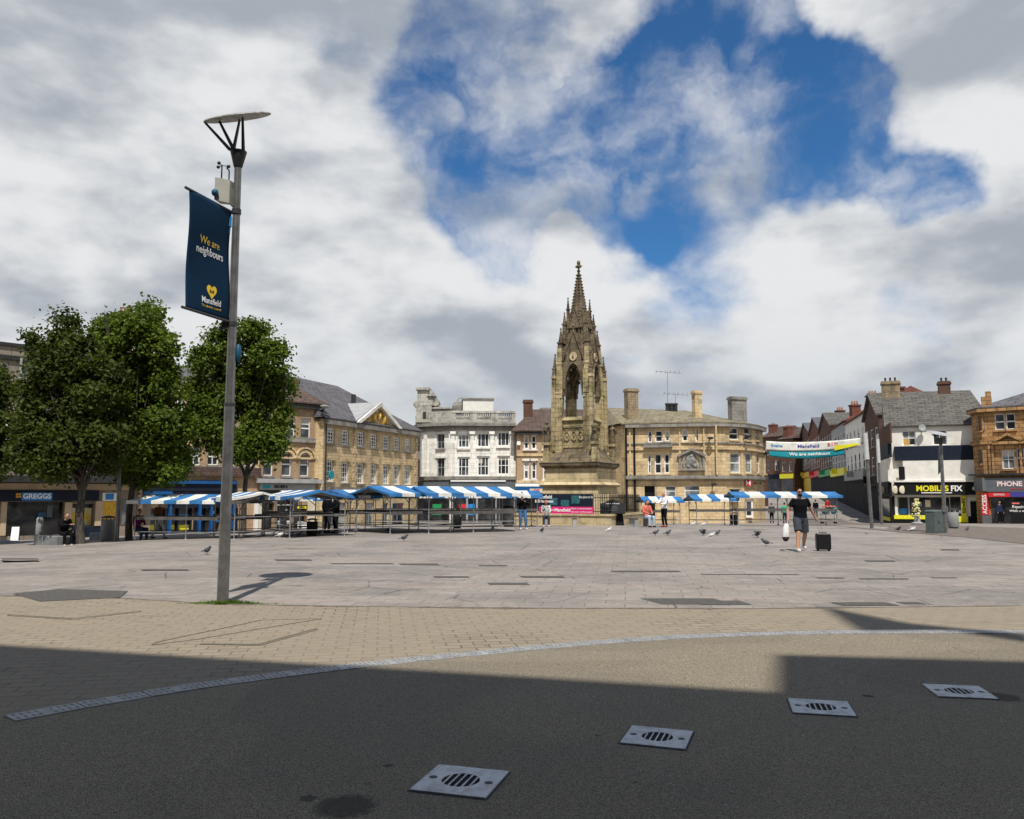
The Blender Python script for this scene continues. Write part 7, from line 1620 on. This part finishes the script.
# A-board by the bakery
ab = empty('pavement_sign', gp(15, 46.2), R(20), 'white and blue folding pavement sign at the bakery door', 'sign'); ab.scale = (.7, .7, .75)
for s_, m_ in ((-1, M_let), (1, M_lblue)): mb = MB(); mb.hexa([(-.28, s_*.30, 0), (.28, s_*.30, 0), (.28, s_*.26, 0), (-.28, s_*.26, 0), (-.26, s_*.03, 1.0), (.26, s_*.03, 1.0), (.26, s_*.0, 1.0), (-.26, s_*.0, 1.0)]); mb.build('panel', m_, ab)
# slim lamp post between the trees
l3 = ground(116.5, 542); r4 = empty('lamp_post', l3, 0, 'slim dark grey lamp column between the two left trees', 'lamp post'); zq3 = at(118, 330, l3.y).z-l3.z; mb = MB(); mb.tube([(0, 0, -.1), (0, 0, 2.2), (0, 0, 5.2)], [.09, .085, .06], 12); mb.build('pole', M_pole, r4, True); mb = MB(); mb.lathe([(.06, 5.2), (.14, 5.4), (.13, 5.42)], n=12); mb.build('flared_head', M_poled, r4)
# chalk board far right
cbp = gp(1019, 61); rc = empty('pavement_sign', cbp, R(-12), 'black pavement board with white handwriting outside the phone shop at the right edge', 'sign'); mb = MB(); mb.box(-.5, .5, -.03, .03, .05, 1.65); mb.build('board', M_black, rc)
mb = MB(); mb.box(-.5, .5, -.25, .25, 0, .05); mb.build('foot', M_dark, rc); ltext('Repairs', .3, 0, -.04, 1.25, M_let, rc, shear=.3); ltext('While u wait', .24, 0, -.04, .95, M_let, rc, shear=.3); mb = MB(); mb.box(-.4, .1, -.04, -.03, 1.45, 1.56); mb.build('pink_note', T_pink, rc)
# draped trolley at the street mouth
tr_ = gp(829, 62); rt = empty('market_trolley', tr_, 0, 'trolley heaped with teal and red cloths at the mouth of the street', 'trolley'); mb = MB(); rnd = random.Random(4)
for k in range(9): mb.ell((rnd.uniform(-.55, .55), rnd.uniform(-.2, .2), .95+rnd.uniform(-.15, .2)), (.22, .2, .18), 8, 6)
mb.build('teal_load', cloth('cloth_teal', (.06, .18, .2)), rt, True); mb = MB()
for k in range(4): mb.ell((-.4+k*.26, -.1, 1.28), (.14, .14, .06), 8, 5)
mb.build('red_load', T_pink, rt, True); mb = MB(); mb.box(-.6, .6, -.25, .25, .68, .74)
for (x, y) in ((-.5, -.2), (.5, -.2), (-.5, .2), (.5, .2)): mb.tube([(x, y, .08), (x, y, .7)], .02, 6)
mb.build('frame', M_tub, rt)
for (x, y) in ((-.5, -.2), (.5, -.2), (-.5, .2), (.5, .2)): mb = MB(); mb.lathe([(.01, -.02), (.08, -.02), (.08, .02), (.01, .02)], n=12); mb.xf(Matrix.Translation((x, y, .08)) @ Matrix.Rotation(R(90), 4, 'X')); mb.build('wheel', M_black, rt)
# ================================================================ pigeons
M_pig = pm('pigeon_grey', (.07, .075, .09), .7, .35, 25); M_pigw = pm('pigeon_white', (.55, .55, .55), .7, .2, 25)
def pigeon(mat, wings=False):
    mb = MB(); mb.ell((0, 0, .13), (.065, .12, .065), 10, 7, M=Matrix.Rotation(R(-18), 3, 'X')); mb.ell((0, -.11, .21), (.034, .04, .035), 8, 6); mb.tube([(0, -.07, .16), (0, -.10, .20)], [.045, .03], 8)
    mb.hexa([(-.03, .10, .10), (.03, .10, .10), (.035, .22, .07), (-.035, .22, .07), (-.03, .10, .125), (.03, .10, .125), (.035, .22, .085), (-.035, .22, .085)]); mb.tube([(0, -.145, .205), (0, -.175, .198)], [.009, .002], 5)
    for s_ in (-1, 1): mb.tube([(s_*.025, 0, .09), (s_*.028, .005, .0)], .006, 5); mb.tube([(s_*.028, .02, .004), (s_*.03, -.03, .004)], .005, 5)
    if wings:
        for s_ in (-1, 1): mb.hexa([(s_*.04, -.05, .15), (s_*.04, .07, .15), (s_*.24, .09, .24), (s_*.2, -.01, .25), (s_*.04, -.05, .16), (s_*.04, .07, .16), (s_*.24, .09, .245), (s_*.2, -.01, .255)])
    return mb.build('pigeon', mat, None, True)
base = {}
plist = [(207, 554.5, 60, 0, 'lone dark pigeon on the paving just left of the lamp post'), (404, 541, 80, 0, 'lone dark pigeon standing in front of the town hall stalls'), (542, 533, 20, 0, 'dark pigeon on the paving in front of the bench sitter'), (609, 532.5, 120, 1, 'pale pigeon below the sloping notice board'),
 (655.5, 535.5, 90, 0, 'left one of two dark pigeons below the man in the white shirt'), (668, 535.5, 110, 0, 'right one of two dark pigeons below the man in the white shirt'), (703, 535.5, 270, 2, 'dark pigeon with raised wing left in the group of three before the short stall'), (717, 536, 100, 0, 'dark pigeon right in the group of three before the short stall'), (711.5, 538.5, 80, 1, 'white pigeon in the middle of the group of three before the short stall'),
 (757.5, 537.5, 90, 2, 'pigeon landing with spread wings left of the walking man'), (766, 546, 250, 0, 'dark pigeon nearest the carrier bag'), (693, 526.5, 80, 1, 'left white pigeon at the feet of the short stall under the bank'), (703.5, 526.8, 80, 1, 'right white pigeon at the feet of the short stall under the bank'),
 (241.5, 540, 60, 0, 'dark pigeon under the first stall right of the lamp post'), (258.5, 538.5, 100, 0, 'dark pigeon by a post of the white edged stall'), (271.5, 538, 80, 0, 'dark pigeon between the white edged and blue gabled stalls'), (280, 538, 90, 1, 'white pigeon in the row under the blue gabled stall'), (290.5, 537.7, 70, 0, 'dark pigeon right of the white one under the blue gabled stall'), (299, 537, 90, 0, 'dark pigeon before the grey shop front under the arched windows'),
 (319.5, 535.5, 40, 0, 'dark pigeon left of the two people in black'), (341, 534, 100, 1, 'white pigeon right of the two people in black'), (355.5, 533.5, 100, 0, 'dark pigeon under the stall left of centre of the town hall'), (450, 532.7, 20, 1, 'white pigeon before the large striped stall'), (493, 530.5, 20, 1, 'white pigeon left of the silver bin'), (898.5, 531.5, 20, 0, 'dark pigeon left of the green cabinet'), (912.5, 532, 80, 1, 'pale pigeon nearest the green cabinet'), (967.5, 531.5, 130, 0, 'dark pigeon right of the small grey bin'), (388, 532.5, 60, 0, 'dark pigeon under the tall blue gabled stall')]
for (px, py, yaw, kd, lb) in plist:
    if kd not in base: base[kd] = pigeon(M_pigw if kd == 1 else M_pig, kd == 2); o = base[kd]
    else: o = base[kd].copy(); C.objects.link(o)
    o.location = ground(px, py); o.rotation_euler = (0, 0, R(yaw)); tag(o, lb, 'pigeon', 'pigeons on the square')
